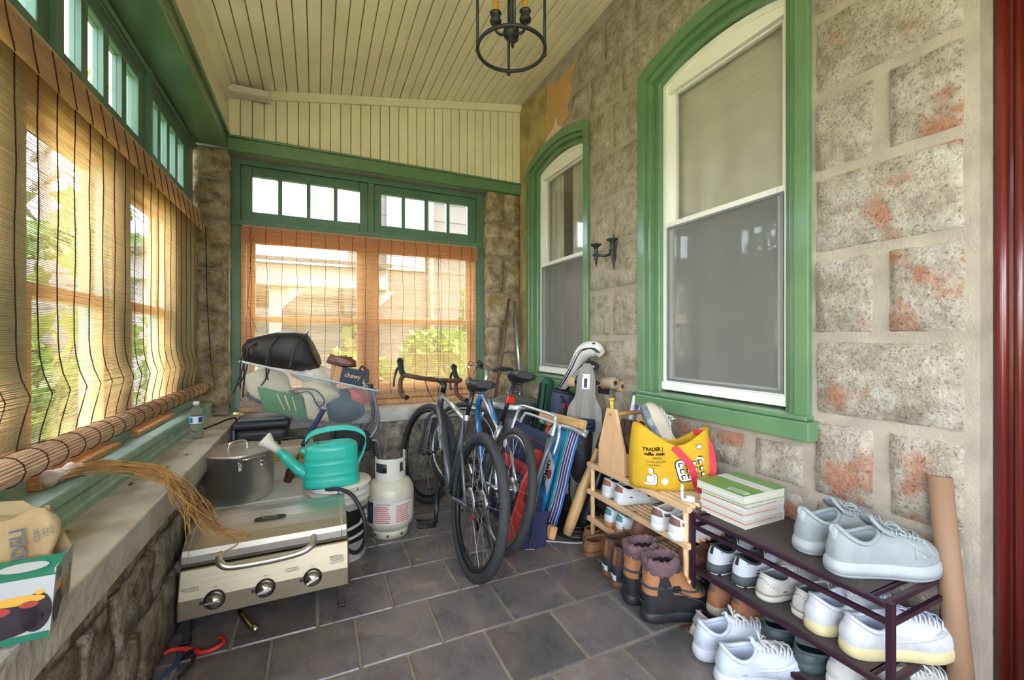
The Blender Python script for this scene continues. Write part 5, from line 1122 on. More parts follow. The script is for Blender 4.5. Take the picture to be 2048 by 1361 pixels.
# navy gripped racket
t = thing('racket', 'racket with navy grip leaning among the boxes behind the watering can', 'racket', (0, 0, 0))
p0, p1, p2 = Vector((.045, 2.72, .745)), Vector((-.07, 2.72, .535)), Vector((-.15, 2.74, .335)); d_ = (p1 - p0).normalized()
g_ = MB(); pts = [p0 + (p1 - p0) * k / 12 for k in range(13)]; g_.tube(pts, [.0165] + [.0145 + .001 * (k % 2) for k in range(11)] + [.012], 12); gr = g_.build('grip', mat('navy_grip_tape', '#27324f', .7, bump=.3, bscale=80), t); MB().cyl(p0 - d_ * .006, p0 + d_ * .008, .0185, n=14).build('butt_cap', mat('lilac_cap', '#8f86b4', .5), gr)
MB().cyl(p1, p1 + (p2 - p1) * .55, .006, n=8).build('shaft', mat('copper_shaft', '#8d7a6c', .3, .8), t); MB().tube([p1 + (p2 - p1) * .5, p1 + (p2 - p1) * .7, p2], [.012, .03, .02], 10).build('head', mat('maroon_head', '#4f2522', .5), t)
# white bucket with black print
t = thing('plastic_bucket', 'white plastic bucket with bold black print', 'bucket', (.115, 2.445, 0))
b = MB(); b.lathe([(.001, .0), (.128, 0), (.132, .004), (.143, .30), (.150, .302), (.150, .315), (.145, .317), (.146, .335), (.152, .337), (.152, .352), (.147, .354), (.148, .372), (.155, .374), (.155, .384), (.146, .386), (.143, .30), (.130, .012), (.001, .012)], n=48); bk = b.build('pail', mat('white_bucket_plastic', '#d9d6cc', .4), t)
b = MB(); b.lathe([(.001, .386), (.155, .386), (.159, .389), (.156, .394), (.001, .394)], n=40); b.build('lid', MATS['white_bucket_plastic'], t)
def band(z0, z1, a0, a1, off, fz0=None, fz1=None, n=18):
    rs = []
    for i in range(n + 1):
        a = R(a0 + (a1 - a0) * i / n); q = i / n; za = z0 + (fz0(q) if fz0 else 0); zb = z1 + (fz1(q) if fz1 else 0); ra = .132 + (.011 * za / .30) + off; rb = .132 + (.011 * zb / .30) + off
        rs.append([(ra * math.cos(a), ra * math.sin(a), za), (rb * math.cos(a), rb * math.sin(a), zb)])
    b = MB(); b.rings(rs, False); return b
band(.10, .27, -120, 10, .0008).build('black_print', mat('black_bucket_ink', '#191919', .4), t)
band(.155, .165, -110, 5, .0016, lambda q: .05 * q, lambda q: .05 * q + .006).build('white_stroke', MATS['white_bucket_plastic'], t); band(.12, .13, -100, 8, .0016, lambda q: .03 * q * q, lambda q: .03 * q * q + .014 * q).build('white_stroke', MATS['white_bucket_plastic'], t); band(.19, .20, -50, -15, .0016, None, lambda q: .05 * math.sin(q * PI)).build('white_stroke', MATS['white_bucket_plastic'], t)
MB().tube([(.157 * math.cos(a), .157 * math.sin(a) * 1.02, .31 - .14 * math.sin(a + .0) * 0 - .09 * math.sin(max(0, (a - R(-100))) / R(180) * PI)) for a in [R(-100 + 180 * k / 16) for k in range(17)]], .0025, 6).build('wire_bail', M_blackp, t)
for a in (-95, -60, -25): MB().cbox((.157 * math.cos(R(a)), .157 * math.sin(R(a)), .379), (.004, .004, .012)).build('rim_tick', M_blackp, t)
# teal watering can
M_teal = mat('teal_plastic', '#2fb5a4', .35, var=.04, scale=8)
t = thing('watering_can', 'teal plastic watering can with white sprinkler rose', 'watering can', (.075, 2.405, .3945))
def oval(rx, ry, z, n=36): return [(rx * math.copysign(abs(math.cos(2*PI*i/n)) ** .8, math.cos(2*PI*i/n)), ry * math.copysign(abs(math.sin(2*PI*i/n)) ** .8, math.sin(2*PI*i/n)), z) for i in range(n)]
b = MB(); lv = [(.132, .078, 0), (.138, .083, .008)]
for k in range(1, 19):
    z = .008 + k * .0105; g_ = -.004 if k in (4, 7, 9, 12) else 0; lv.append((.138 - .012 * k / 18 + g_, .083 - .006 * k / 18 + g_, z))
lv += [(.121, .072, .206), (.112, .064, .214), (.07, .045, .217)]
b.rings([oval(*l) for l in lv], True, True, False); body = b.build('body', M_teal, t)
b = MB(); b.rings([[(x + .012, y, z) for x, y, z in oval(.075, .05, zz)] for zz in (.212, .218)], True, True, True); b.build('top_plate', M_teal, body); b = MB(); b.tube([(x + .04, y, z) for x, y, z in oval(.055, .03, .219)], .004, 7, True); b.build('filler_rim', M_teal, body)
hp = spline([(-.118, 0, .185), (-.124, 0, .235), (-.09, 0, .272), (.0, 0, .288), (.09, 0, .284), (.15, 0, .255), (.168, 0, .21), (.152, 0, .15), (.128, 0, .10)], 7)
b = MB(); b.rings([[p + Vector((0, y, 0)) + u for y, u in ()] or [p + q for q in (Vector((0, .016, .011)), Vector((0, -.016, .011)), Vector((0, -.016, -.011)), Vector((0, .016, -.011)))] for p in hp], True, smooth=False); b.build('handle', M_teal, t, .004)
b = MB(); b.tube(spline([(-.10, 0, .05), (-.16, 0, .10), (-.215, 0, .165), (-.245, 0, .20)], 6), [.034] * 2 + [.03] * 5 + [.026] * 6 + [.02] * 6, 14); b.build('spout', M_teal, t); MB().tube([(-.10, 0, .165), (-.145, 0, .19)], [.014, .012], 10).build('spout_brace', M_teal, t)
b = MB(); b.tube([(-.24, 0, .195), (-.275, 0, .228), (-.305, 0, .262), (-.309, 0, .266)], [.017, .022, .038, .036], 18); rs_ = b.build('rose', mat('ivory_plastic', '#e4e2d6', .4), t)
for a in range(8): MB().sphere((-.309 + .014 * math.cos(a * .785) * .7, .02 * math.sin(a * .785), .266 + .014 * math.cos(a * .785) * .8), .0025, 6, 4).build('spray_hole', M_print, rs_)
# propane tank
M_tank = mat('cream_tank_paint', '#cfc9b4', .35, var=.06, scale=9, coat=.2); M_tankw = mat('tank_collar_paint', '#d4d2c8', .4)
t = thing('propane_tank', 'cream propane tank with red printed safety label', 'propane tank', (.402, 2.60, 0))
b = MB(); b.lathe([(.001, .028), (.06, .03), (.105, .045), (.130, .07), (.137, .09), (.137, .24), (.132, .275), (.112, .31), (.08, .33), (.03, .34), (.001, .341)], n=48); b.build('cylinder', M_tank, t)
b = MB(); b.lathe([(.098, 0), (.103, .001), (.104, .045), (.099, .046)], n=36); ft = b.build('foot_ring', M_tank, t)
for k in range(8): 
    a = 2 * PI * k / 8 - .3; MB().cyl((.101 * math.cos(a), .101 * math.sin(a), .02), (.1055 * math.cos(a), .1055 * math.sin(a), .02), .008, n=10).build('drain_hole', M_print, ft)
b = MB()
for a0, a1, z1 in ((-200, -40, .452), (-40, 20, .478),):
    n = 16; o_ = [R(a0 + (a1 - a0) * i / n) for i in range(n + 1)]
    for lo, hi, sub in ((.325, .372, 0), (.428, z1, 0)):
        b.rings([[(.083 * math.cos(a), .083 * math.sin(a), lo), (.087 * math.cos(a), .087 * math.sin(a), lo), (.087 * math.cos(a), .087 * math.sin(a), hi), (.083 * math.cos(a), .083 * math.sin(a), hi)] for a in o_], True, True, True, False)
for a0, a1 in ((-204, -186), (-112, -62), (2, 22)):
    o_ = [R(a0 + (a1 - a0) * i / 5) for i in range(6)]; b.rings([[(.083 * math.cos(a), .083 * math.sin(a), .37), (.087 * math.cos(a), .087 * math.sin(a), .37), (.087 * math.cos(a), .087 * math.sin(a), .43), (.083 * math.cos(a), .083 * math.sin(a), .43)] for a in o_], True, True, True, False)
b.build('collar', M_tankw, t)
v = MB().cyl((0, 0, .335), (0, 0, .40), .016, n=14).build('valve', mat('brass', '#b4934e', .3, 1), t); MB().lathe([(.001, .40), (.03, .40), (.034, .405), (.034, .42), (.03, .425), (.001, .426)], n=14).build('valve_knob', M_tankw, v); MB().cyl((0, 0, .375), (-.04, -.02, .375), .014, .012, 12).build('valve_outlet', M_blackp, v)
def tband(z0, z1, a0, a1, m, off=.0008, n=14):
    b = MB(); b.rings([[((.137 + off) * math.cos(R(a0 + (a1 - a0) * i / n)), (.137 + off) * math.sin(R(a0 + (a1 - a0) * i / n)), z) for z in (z0, z1)] for i in range(n + 1)], False); return b.build('label', m, t)
lw = tband(.095, .235, -140, -35, mat('white_tank_label', '#dcd8cf', .5)); tband(.10, .22, -162, -142, mat('navy_tank_label', '#28364f', .5))
for a0, a1 in ((-138, -98), (-86, -48)):
    for k in range(9): tband(.195 - k * .011, .1975 - k * .011 + .004, a0, a1 - random.uniform(0, 8), mat('red_label_print', '#cf7f78', .6), .0016, 10).name = 'label_line'
def tbend(R_, ac, zc): return lambda v: Vector((R_ * math.cos(ac + v.x / R_), R_ * math.sin(ac + v.x / R_), zc + v.y))
text('DO NOT REMOVE', .016, M_print, t, None, bend=tbend(.139, R(-66), .226)); text('AmeriGas', .020, mat('navy_print', '#2c3d63', .5), t, None, bend=tbend(.139, R(-115), .214))
# ---------------------------------------------------------------- on the left ledge
def water_mat():
    m = bpy.data.materials.new('clear_bottle_plastic'); m.use_nodes = True; p = m.node_tree.nodes['Principled BSDF']; p.inputs['Base Color'].default_value = (.9, .95, .97, 1); p.inputs['Roughness'].default_value = .05; p.inputs['Transmission Weight'].default_value = .9; p.inputs['IOR'].default_value = 1.2; return m
t = thing('water_bottle', 'small clear plastic water bottle on the stone ledge', 'bottle', (-.60, 2.86, .60))
b = MB(); pr = [(.001, .002), (.026, 0), (.031, .006)]
for k in range(14): pr.append((.0315 - (.0025 if k % 2 else 0), .012 + k * .009))
pr += [(.031, .14), (.029, .152), (.020, .172), (.0135, .182), (.0125, .186)]
b.lathe(pr, n=28); b.build('bottle', water_mat(), t); MB().lathe([(.001, .203), (.0135, .203), (.0145, .200), (.0145, .188), (.0125, .186), (.0125, .184)], n=20).build('cap', mat('white_cap', '#e6e8ea', .4), t)
b = MB(); b.lathe([(.0322, .085), (.0322, .125)], n=28); lb = b.build('label', mat('blue_white_label', '#dfe8f2', .4), t)
for a0, m_ in ((-150, mat('bottle_blue', '#2f79c4', .4)), (-62, mat('bottle_navy', '#2c4f8f', .4))):
    b = MB(); b.rings([[(.0326 * math.cos(R(a0 + k * 6)), .0326 * math.sin(R(a0 + k * 6)), z) for z in (.090, .120)] for k in range(8)], False); b.build('label_print', m_, lb)
# garlic with dried stalks
t = thing('garlic_bunch', 'bunch of dried garlic with straw-coloured stalks trailing over the ledge', 'garlic', (-.735, 1.80, .70))
M_garl = mat('garlic_skin', '#e2d6c6', .7, col2='#b9927c', c2pos=(.5, .75), scale=14); M_straw = mat('dry_straw', '#b58b52', .85, var=.3, scale=20); 
for (x, y, s_) in ((.0, -.045, .026), (.003, .005, .022), (.012, .05, .024), (.02, .085, .018)):
    b = MB(); n = 20; rs = []
    for (r_, z) in ((.05, -.9), (.6, -.75), (.98, -.2), (1.0, .15), (.75, .6), (.35, .95), (.18, 1.3), (.12, 1.7)):
        rs.append([(s_ * r_ * (1 + .08 * math.cos(j * 2 * PI / n * 7)) * math.cos(2 * PI * j / n), s_ * r_ * (1 + .08 * math.cos(j * 2 * PI / n * 7)) * math.sin(2 * PI * j / n), s_ * z) for j in range(n)])
    b.rings(rs); b.xf(Matrix.Translation((x, y, s_)) @ Matrix.Rotation(R(75), 4, 'Y') @ Matrix.Rotation(random.random() * 2, 4, 'Z')); b.build('bulb', M_garl, t)
rnd = random.Random(4)
for k in range(46):
    j = lambda a: rnd.uniform(-a, a)
    q = k / 46
    st = Vector((.03 + j(.01), -.045 + .13 * q, .028 + j(.008)))
    mid1 = Vector((.10 + j(.012), .075 + j(.03), .022 + j(.015))); mid2 = Vector((.235 + j(.015), .075 + j(.03), -.055 + j(.02) + .03)); mid2.z = max(mid2.z, -.085)
    e1 = Vector((.295 + j(.02), .07 + j(.045), -.10 + j(.03))); e2 = Vector((.36 + j(.05), .09 + j(.08), -.23 + j(.06)))
    if k < 26: e2 = Vector((.33 + j(.03), .13 + j(.05), -.185 + j(.03))); e3 = Vector((.40 + j(.02), .12 + j(.03), -.27 + j(.01))); pts = [st, mid1, mid2, e1, e2, e3] + ([Vector((.49 + j(.03), .08 + j(.04), -.30 + j(.012)))] if k < 12 else [])
    else: pts = [st, mid1, mid2, e1, e2]
    MB().tube(spline(pts, 5), rnd.uniform(.0008, .0021), 5).build('stalk', M_straw, t)
MB().tube(spline([(.40, .12, -.265), (.44, .10, -.298), (.47, .06, -.312), (.43, .02, -.318), (.40, .01, -.322)], 6), .003, 6).build('root_tuft', M_straw, t)
# carton at the near end of the ledge
t = thing('food_carton', 'open green and white carton with dark plum pictures at the near ledge end', 'carton', (-.445, 1.065, .603), (0, R(4), R(10)))
cw, cdp, chh = .30, .12, .112; M_cw = mat('white_printed_card', '#b3b5b4', .5); M_cg = mat('green_printed_card', '#1d7358', .5); M_kraft = mat('kraft_inside', '#a8946f', .85, var=.08, scale=14)
MB().box(-cw, 0, 0, .002, 0, chh).build('front_panel', M_cw, t); MB().box(-.002, 0, .002, cdp, 0, chh + .012).build('end_panel', M_cw, t); MB().box(-cw, 0, cdp - .002, cdp, 0, chh).build('back_panel', M_cw, t); MB().box(-cw, 0, 0, cdp, 0, .002).build('base', M_kraft, t); MB().box(-cw, -cw + .002, 0, cdp, 0, chh).build('end_panel', M_cw, t)
MB().box(-cw, -.001, -.0012, 0, 0, .012).build('green_border', M_cg, t)
b = MB(); b.add([(-cw, 0, chh), (0, 0, chh), (.004, .04, chh + .022), (-cw, .035, chh + .016)], [(0, 1, 2, 3)]); fl = b.build('top_flap', M_cg, t); fl.modifiers.new('thick', 'SOLIDIFY').thickness = .0015
el = [(.032 * math.cos(2*PI*k/24), .010 * math.sin(2*PI*k/24)) for k in range(24)]; MB().prism(el, .0008, frame_M((-.045, .019, chh + .0135), (1, 0, .02), (0, .8, .45))).build('oval_logo', M_cw, fl)
b = MB(); b.add([(-cw - .02, cdp, chh), (0.0, cdp, chh), (-.03, cdp + .02, chh + .055), (-.085, cdp + .03, chh + .10), (-.14, cdp + .03, chh + .105), (-cw, cdp + .02, chh + .06)], [(0, 1, 2, 3, 4, 5)]); f2 = b.build('back_flap', M_kraft, t); f2.modifiers.new('thick', 'SOLIDIFY').thickness = .002
M_plumf = mat('dark_plum_print', '#2a2029', .5, var=.3, scale=30); M_red_p = mat('cherry_red_print', '#a83a33', .5); M_gold = mat('gold_leaf_print', '#d8a53a', .5)
blob = lambda cx_, cz_, rx, rz_, n=20: [(cx_ + rx * math.cos(2*PI*k/n), cz_ + rz_ * math.sin(2*PI*k/n)) for k in range(n)]
Mf = frame_M((0, -.0002, 0), (1, 0, 0), (0, 0, 1))
for (cx_, cz_, rx, rz_, m_) in ((-.06, .042, .05, .03, M_plumf), (-.02, .05, .02, .035, M_plumf), (-.045, .075, .035, .008, M_gold), (-.07, .06, .018, .008, M_red_p), (-.03, .066, .012, .006, M_red_p), (-.105, .07, .007, .005, M_gold), (-.018, .085, .006, .004, M_gold)):
    MB().prism(blob(cx_, cz_, rx, rz_), .0006 if m_ is M_plumf else .0010, Mf).build('printed_fruit', m_, t)
MB().prism(blob(-.150, .062, .018, .018), .0006, Mf).build('grey_seal', mat('grey_print', '#8e8e8e', .6), t)
Me = frame_M((.0002, 0, 0), (0, 1, 0), (0, 0, 1))
for (cx_, cz_, rx, rz_, m_) in ((.03, .045, .024, .032, M_plumf), (.055, .055, .016, .022, M_plumf), (.035, .078, .02, .006, M_gold), (.05, .07, .01, .006, M_red_p)): MB().prism(blob(cx_, cz_, rx, rz_), .0006 if m_ is M_plumf else .001, Me).build('printed_fruit', m_, t)
text('18', .03, M_cg, t, frame_M((.0006, .022, .102), (0, 1, 0), (0, 0, 1))); text('LAWN & LEAF', .010, mat('green_print', '#3b6b58', .5), t, frame_M((.0006, .1, .06), (0, 0, 1), (0, -1, 0)))
# paper bag in the carton
t = thing('paper_bag', 'brown printed paper bag sticking out of the green and white carton', 'paper bag', (-.492, 1.115, .645), (R(-14), R(-6), R(14)))
M_pap = mat('brown_kraft_paper', '#9f7f52', .8, col2='#bba982', c2pos=(.4, .62), scale=7, bump=.15, bscale=30)
b = MB(); rs = []
for j in range(7):
    z = .17 * j / 6; w_ = .085 + .008 * math.sin(j * 1.7); row = []
    for i in range(24):
        a = 2 * PI * i / 24; row.append((-.052 + w_ * 1.12 * math.copysign(abs(math.cos(a)) ** .6, math.cos(a)), .026 * math.copysign(abs(math.sin(a)) ** .6, math.sin(a)) * (1.2 - j / 9) + .004 * math.sin(i * 2 + j), z + .006 * math.sin(i * 1.3 + 2 * j) * (j > 4)))
    rs.append(row)
b.rings(rs, True, True, False); b.build('bag', M_pap, t)
Mt = lambda x, z: frame_M((x, -.0335, z), (0, .02, 1), (-1, 0, 0))
text('ANDELI', .026, M_blackp, t, Mt(-.002, .10), bold=.0008); text('C081', .012, M_print, t, Mt(.022, .125)); text('100', .012, M_print, t, Mt(.034, .125)); text('SC', .009, M_print, t, Mt(.048, .15)); text('SC', .009, M_print, t, Mt(-.026, .14)); text('ALO', .008, M_print, t, Mt(.043, .128))
for k in range(7): MB().cbox((-.062 + k * .004, -.034, .10), (.0018, .001, .05)).build('barcode_bar', M_print, t)
tag(MB().tube([(-.56, 1.16, .715), (-.525, 1.155, .735), (-.50, 1.15, .74)], .006, 8).build('red_marker', mat('pink_red_plastic', '#d8405a', .4)), 'pink red marker lying across the carton opening', 'marker')
# red gripped pliers and blue strap on the floor
t = thing('pliers', 'pliers with bright red grips on the floor under the grill', 'pliers', (-.38, 1.90, .012))
M_redg = mat('bright_red_grip', '#d1302c', .45)
MB().tube(spline([(-.02, -.005, 0), (.0, -.03, 0), (.04, -.035, .004), (.065, -.015, .006), (.06, .015, .004), (.045, .03, .002)], 6), .0075, 8).build('grip', M_redg, t); MB().tube(spline([(-.03, 0, 0), (-.06, .015, .002), (-.1, .025, .003), (-.12, .01, .003)], 6), .0075, 8).build('grip', M_redg, t); MB().cbox((-.03, -.03, 0), (.02, .05, .01), Matrix.Rotation(R(-20), 4, 'Z')).build('jaw', M_blackp, t, .003)
o = MB().tube(spline([(-.46, 1.93, .008), (-.44, 1.86, .01), (-.47, 1.80, .009), (-.50, 1.74, .008)], 6), .007, 8).build('blue_strap', mat('blue_cord', '#25456b', .6)); tag(o, 'dark blue cord on the floor beside the left wall', 'cord')
o = MB().tube(spline([(-.40, 1.86, .008), (-.395, 1.82, .012), (-.42, 1.77, .008)], 6), .006, 8).build('black_strap', M_black); tag(o, 'short black strap on the floor before the grill', 'strap')
o = MB().tube(spline([(-.63, 3.0, .612), (-.55, 3.1, .63), (-.50, 3.2, .64), (-.47, 3.28, .6), (-.48, 3.3, .3)], 6), .005, 7).build('black_cable', M_black); tag(o, 'black cable running off the ledge behind the cooler', 'cable')
# ---------------------------------------------------------------- bicycles
M_tyre = mat('black_tyre', '#333436', .75, var=.1, scale=30, bump=.2, bscale=120); M_alu = mat('aluminium', '#c4c6c8', .3, 1.0); M_dmet = mat('dark_metal_parts', '#3c3d3f', .4, .8); M_graf = mat('graphite_frame_paint', '#4d5157', .35, .3, coat=.3)
def wheel(parent, name, c, r, tw, rimM, hubM, axis='y', steer=0, tyre=None, nsp=28):
    """wheel in the local x-z plane, axle along y"""
    w = bpy.data.objects.new(name, None); C.objects.link(w); w.parent = parent; w.location = c; w.rotation_euler = (0, 0, steer)
    circ = lambda rr, y, n=56: [(rr * math.cos(2*PI*k/n), y, rr * math.sin(2*PI*k/n)) for k in range(n)]
    MB().tube(circ(r - tw, 0), tw, 10, True).build('tyre', tyre or M_tyre, w)
    b = MB(); b.rings([circ(r - tw * 1.7, -tw * .55), circ(r - tw * 2.6, -tw * .45), circ(r - tw * 2.9, 0), circ(r - tw * 2.6, tw * .45), circ(r - tw * 1.7, tw * .55)], True, loop=True); b.build('rim', rimM, w)
    MB().lathe([(.001, -.05), (.008, -.05), (.008, -.03), (.022, -.028), (.022, -.022), (.012, -.018), (.012, .018), (.022, .022), (.022, .028), (.008, .03), (.008, .05), (.001, .05)], M=Matrix.Rotation(R(90), 4, 'X'), n=16).build('hub', hubM, w)
    for k in range(nsp):
        a = 2 * PI * k / nsp; sg = 1 if k % 2 else -1; ha = a + (.9 if (k // 2) % 2 else -.9)
        MB().cyl((.021 * math.cos(ha), .025 * sg, .021 * math.sin(ha)), ((r - tw * 2.7) * math.cos(a), 0, (r - tw * 2.7) * math.sin(a)), .0011, n=4, cap=False).build('spoke', M_alu if nsp > 24 else M_dmet, w)
    return w
def saddle(parent, c, m, L=.27, W=.15, rot=0):
    b = MB(); rs = []
    for i in range(15):
        t_ = i / 14; x = -L * .5 + L * t_; w_ = W / 2 * (1 - .1 * t_) if t_ < .25 else W / 2 * (.25 + .75 * (1 - (t_ - .25) / .75) ** 1.7)
        if i == 0: w_ *= .6
        if i == 14: w_ *= .55
        zt = .018 + .014 * math.cos(t_ * PI * 2) - .006 * t_
        ring = []
        for k in range(14):
            a = 2 * PI * k / 14; yy = w_ * math.cos(a); zz = zt + (.018 * math.sin(a) if math.sin(a) > 0 else .042 * math.sin(a) * (.5 + .5 * (abs(math.cos(a)))))
            ring.append((x, yy, zz))
        rs.append(ring)
    b.rings(rs); s_ = b.build('saddle', m, parent); s_.location = c; s_.rotation_euler = (0, R(rot), 0)
    MB().tube([(-.08, -.02, -.025), (.0, -.022, -.035), (.09, -.012, -.015)], .0035, 6).build('saddle_rail', M_dmet, s_); MB().tube([(-.08, .02, -.025), (.0, .022, -.035), (.09, .012, -.015)], .0035, 6).build('saddle_rail', M_dmet, s_)
    return s_
def tubes(parent, name, m, *segs):
    for sgm in segs:
        pts, r_ = sgm; MB().tube(pts, r_, 12).build(name, m, parent)
def drivetrain(t, bb, crank_a, R_=.345, side=-1, metal=None, rear=(0, 0, .345), chain=True):
    y = .045 * side
    MB().lathe([(.001, -.04), (.02, -.04), (.02, .04), (.001, .04)], c=bb, M=Matrix.Rotation(R(90), 4, 'X'), n=14).build('bottom_bracket', M_dmet, t)
    b = MB(); b.lathe([(.06, -.002), (.09, -.002), (.092, 0), (.09, .002), (.06, .002)], c=(bb[0], y, bb[2]), M=Matrix.Rotation(R(90), 4, 'X'), n=40); cr = b.build('chainring', metal or M_dmet, t)
    for k in range(5): a = k * 1.2566; MB().cyl((bb[0], y, bb[2]), (bb[0] + .07 * math.cos(a), y, bb[2] + .07 * math.sin(a)), .006, n=6).build('spider_arm', metal or M_dmet, cr)
    for sg in (1, -1):
        a = R(crank_a) + (PI if sg < 0 else 0); yy = .075 * sg; e_ = Vector((bb[0] + .172 * math.cos(a), yy + .012 * sg, bb[2] + .172 * math.sin(a)))
        ca = MB().tube([(bb[0], yy, bb[2]), e_], [.014, .011], 10).build('crank_arm', metal or M_dmet, t)
        p = e_ + Vector((0, .06 * sg, 0)); b = MB()
        b.tube([p + Vector(q) for q in ((-.045, -.045, 0), (.045, -.045, 0), (.05, .045, 0), (-.05, .045, 0))], .008, 8, True); b.box(p.x - .008, p.x + .008, p.y - .045, p.y + .045, p.z - .007, p.z + .007); b.cyl(e_, p + Vector((0, .03 * sg, 0)), .007, n=8); b.build('pedal', M_blackp, ca)
    b = MB(); rz = rear[2]
    for k in range(7): b.lathe([(.02, -.001), (.030 + .006 * k, -.001), (.030 + .006 * k, .001), (.02, .001)], c=(0, side * (.045 - .004 * k), rz), M=Matrix.Rotation(R(90), 4, 'X'), n=28)
    b.build('cassette', M_alu, t)
    ch = [(bb[0], y, bb[2] + .09), (0, y, rz + .045), (-.04, y, rz), (0, y, rz - .045), (.03, y, rz - .09), (.06, y, rz - .15), (.1, y, rz - .12), (bb[0], y, bb[2] - .09)]
    MB().tube(ch, .0045, 6).build('chain', M_dmet, t); MB().tube([(0, y - .01 * side, rz - .03), (.03, y + .0, rz - .09), (.06, y, rz - .15)], [.012, .014, .01], 8).build('derailleur', M_dmet, t)
    b = MB(); b.lathe([(.05, -.001), (.078, -.001), (.078, .001), (.05, .001)], c=(0, -side * .045, rz), M=Matrix.Rotation(R(90), 4, 'X'), n=36); b.build('brake_disc', M_alu, t)
# --- drop bar bike: local x forward (world +Y), y left (world -X)
t = thing('drop_bar_bicycle', 'graphite drop bar bicycle with brown bar tape leaning in front', 'bicycle', (.668, 1.96, 0), (0, 0, 0))
t.rotation_euler = (Matrix.Rotation(R(90), 4, 'Z') @ Matrix.Rotation(R(8), 4, 'X')).to_euler()
rw, fw = (0, 0, .345), (1.035, 0, .345); bb = (.425, 0, .275); stt = Vector((.315, 0, .70)); ht, hb_ = Vector((.845, 0, .80)), Vector((.885, 0, .665))
wheel(t, 'rear_wheel', rw, .345, .024, mat('black_rim', '#262729', .35, .4), M_dmet)
wheel(t, 'front_wheel', fw, .345, .022, MATS['black_rim'], M_dmet, steer=R(17))
tubes(t, 'top_tube', mat('silver_frame_paint', '#c9cbc9', .25, .7), ([stt, ht - (ht - hb_) * .15], .0165)); tubes(t, 'down_tube', M_graf, ([bb, hb_ + (ht - hb_) * .2], .0265)); tubes(t, 'seat_tube', M_graf, ([bb, stt], .0165)); tubes(t, 'head_tube', M_graf, ([hb_, ht], .022))
for sg in (1, -1):
    tubes(t, 'seat_stay', M_graf, ([stt + Vector((0, .012 * sg, -.02)), (.2, .045 * sg, .56), (0, .062 * sg, .345)], .0085)); tubes(t, 'chain_stay', M_graf, ([(bb[0], .03 * sg, bb[2]), (.25, .05 * sg, .29), (0, .062 * sg, .345)], .0105))
    tubes(t, 'fork_blade', M_graf, (spline([hb_ + Vector((.004, .03 * sg, -.01)), (.925, .058 * sg, .60), (.975, .058 * sg, .48), (1.035, .055 * sg, .345)], 5), .0125))
tubes(t, 'seat_post', M_dmet, ([stt, stt + Vector((-.045, 0, .165))], .0135)); MB().lathe([(.021, 0), (.021, .03)], c=stt + Vector((-.004, 0, .0)), n=14).build('seat_clamp', M_alu, t)
M_sadd = mat('black_saddle_cover', '#2a2b2d', .45, var=.1, scale=30); sd = saddle(t, (.245, 0, .895), M_sadd, .27, .15, 0)
# headset, stem, bar (turned with the fork)
st_c = ht + Vector((-.012, 0, .04)); tubes(t, 'steerer_spacer', M_dmet, ([ht, st_c + Vector((0, 0, .02))], .018))
hbp = bpy.data.objects.new('handlebar', None); C.objects.link(hbp); hbp.parent = t; hbp.location = st_c; hbp.rotation_euler = (0, 0, R(17))
MB().tube([(0, 0, .01), (.085, 0, .03)], .0155, 12).build('stem', M_dmet, hbp)
M_tape = mat('brown_bar_tape', '#5a3a2c', .7, var=.15, scale=30, bump=.25, bscale=70)
for sg in (1, -1):
    MB().tube(spline([(.085, 0, .03), (.085, .10 * sg, .032), (.088, .17 * sg, .036), (.12, .21 * sg, .04), (.165, .222 * sg, .036), (.19, .226 * sg, -.005), (.17, .23 * sg, -.06), (.11, .236 * sg, -.092), (.05, .24 * sg, -.095)], 6), .0155, 10).build('bar', M_tape, hbp)
    MB().tube(spline([(.16, .222 * sg, .038), (.20, .222 * sg, .06), (.225, .222 * sg, .095), (.24, .222 * sg, .125), (.235, .222 * sg, .135)], 5), [.019] * 8 + [.02] * 6 + [.023] * 6 + [.016], 10).build('brake_hood', M_black, hbp)
    MB().tube(spline([(.235, .222 * sg, .09), (.265, .224 * sg, .07), (.275, .23 * sg, .01), (.255, .236 * sg, -.05)], 6), [.009] * 10 + [.007] * 9, 8).build('brake_lever', M_blackp, hbp)
    MB().cyl((.05, .24 * sg, -.095), (.046, .24 * sg, -.095), .0165, n=12).build('bar_plug', M_blackp, hbp)
    MB().tube(spline([(.12, .1 * sg, .03), (.14, .06 * sg, .0), (.11, .03 * sg, -.08), (.04, .02 * sg, -.12)], 6), .0026, 6).build('cable', M_blackp, hbp)
drivetrain(t, bb, -118, side=-1)
Md = frame_M(Vector((.655, .0245, .47)), Vector(hb_) - Vector(bb), (-.65, 0, .75)); dd = (Vector(hb_) - Vector(bb)).normalized(); up_ = Vector((-dd.z, 0, dd.x))
text('MOTOBECANE', .046, mat('white_frame_print', '#d8dadb', .4), t, frame_M(Vector((.655, .0268, .482)) , dd, up_), sx=.95, bold=.001)
MB().cbox((.55, .03, .40), (.012, .01, .16), Matrix.Translation((.55, .03, .40)) @ Matrix.Rotation(R(40), 4, 'Y') @ Matrix.Translation((-.55, -.03, -.40))).build('bottle_cage', M_dmet, t)
MB().cbox((-.03, .03, .30), (.02, .02, .03)).build('red_tail_light', mat('red_reflector', '#c3201c', .25), t, .004)
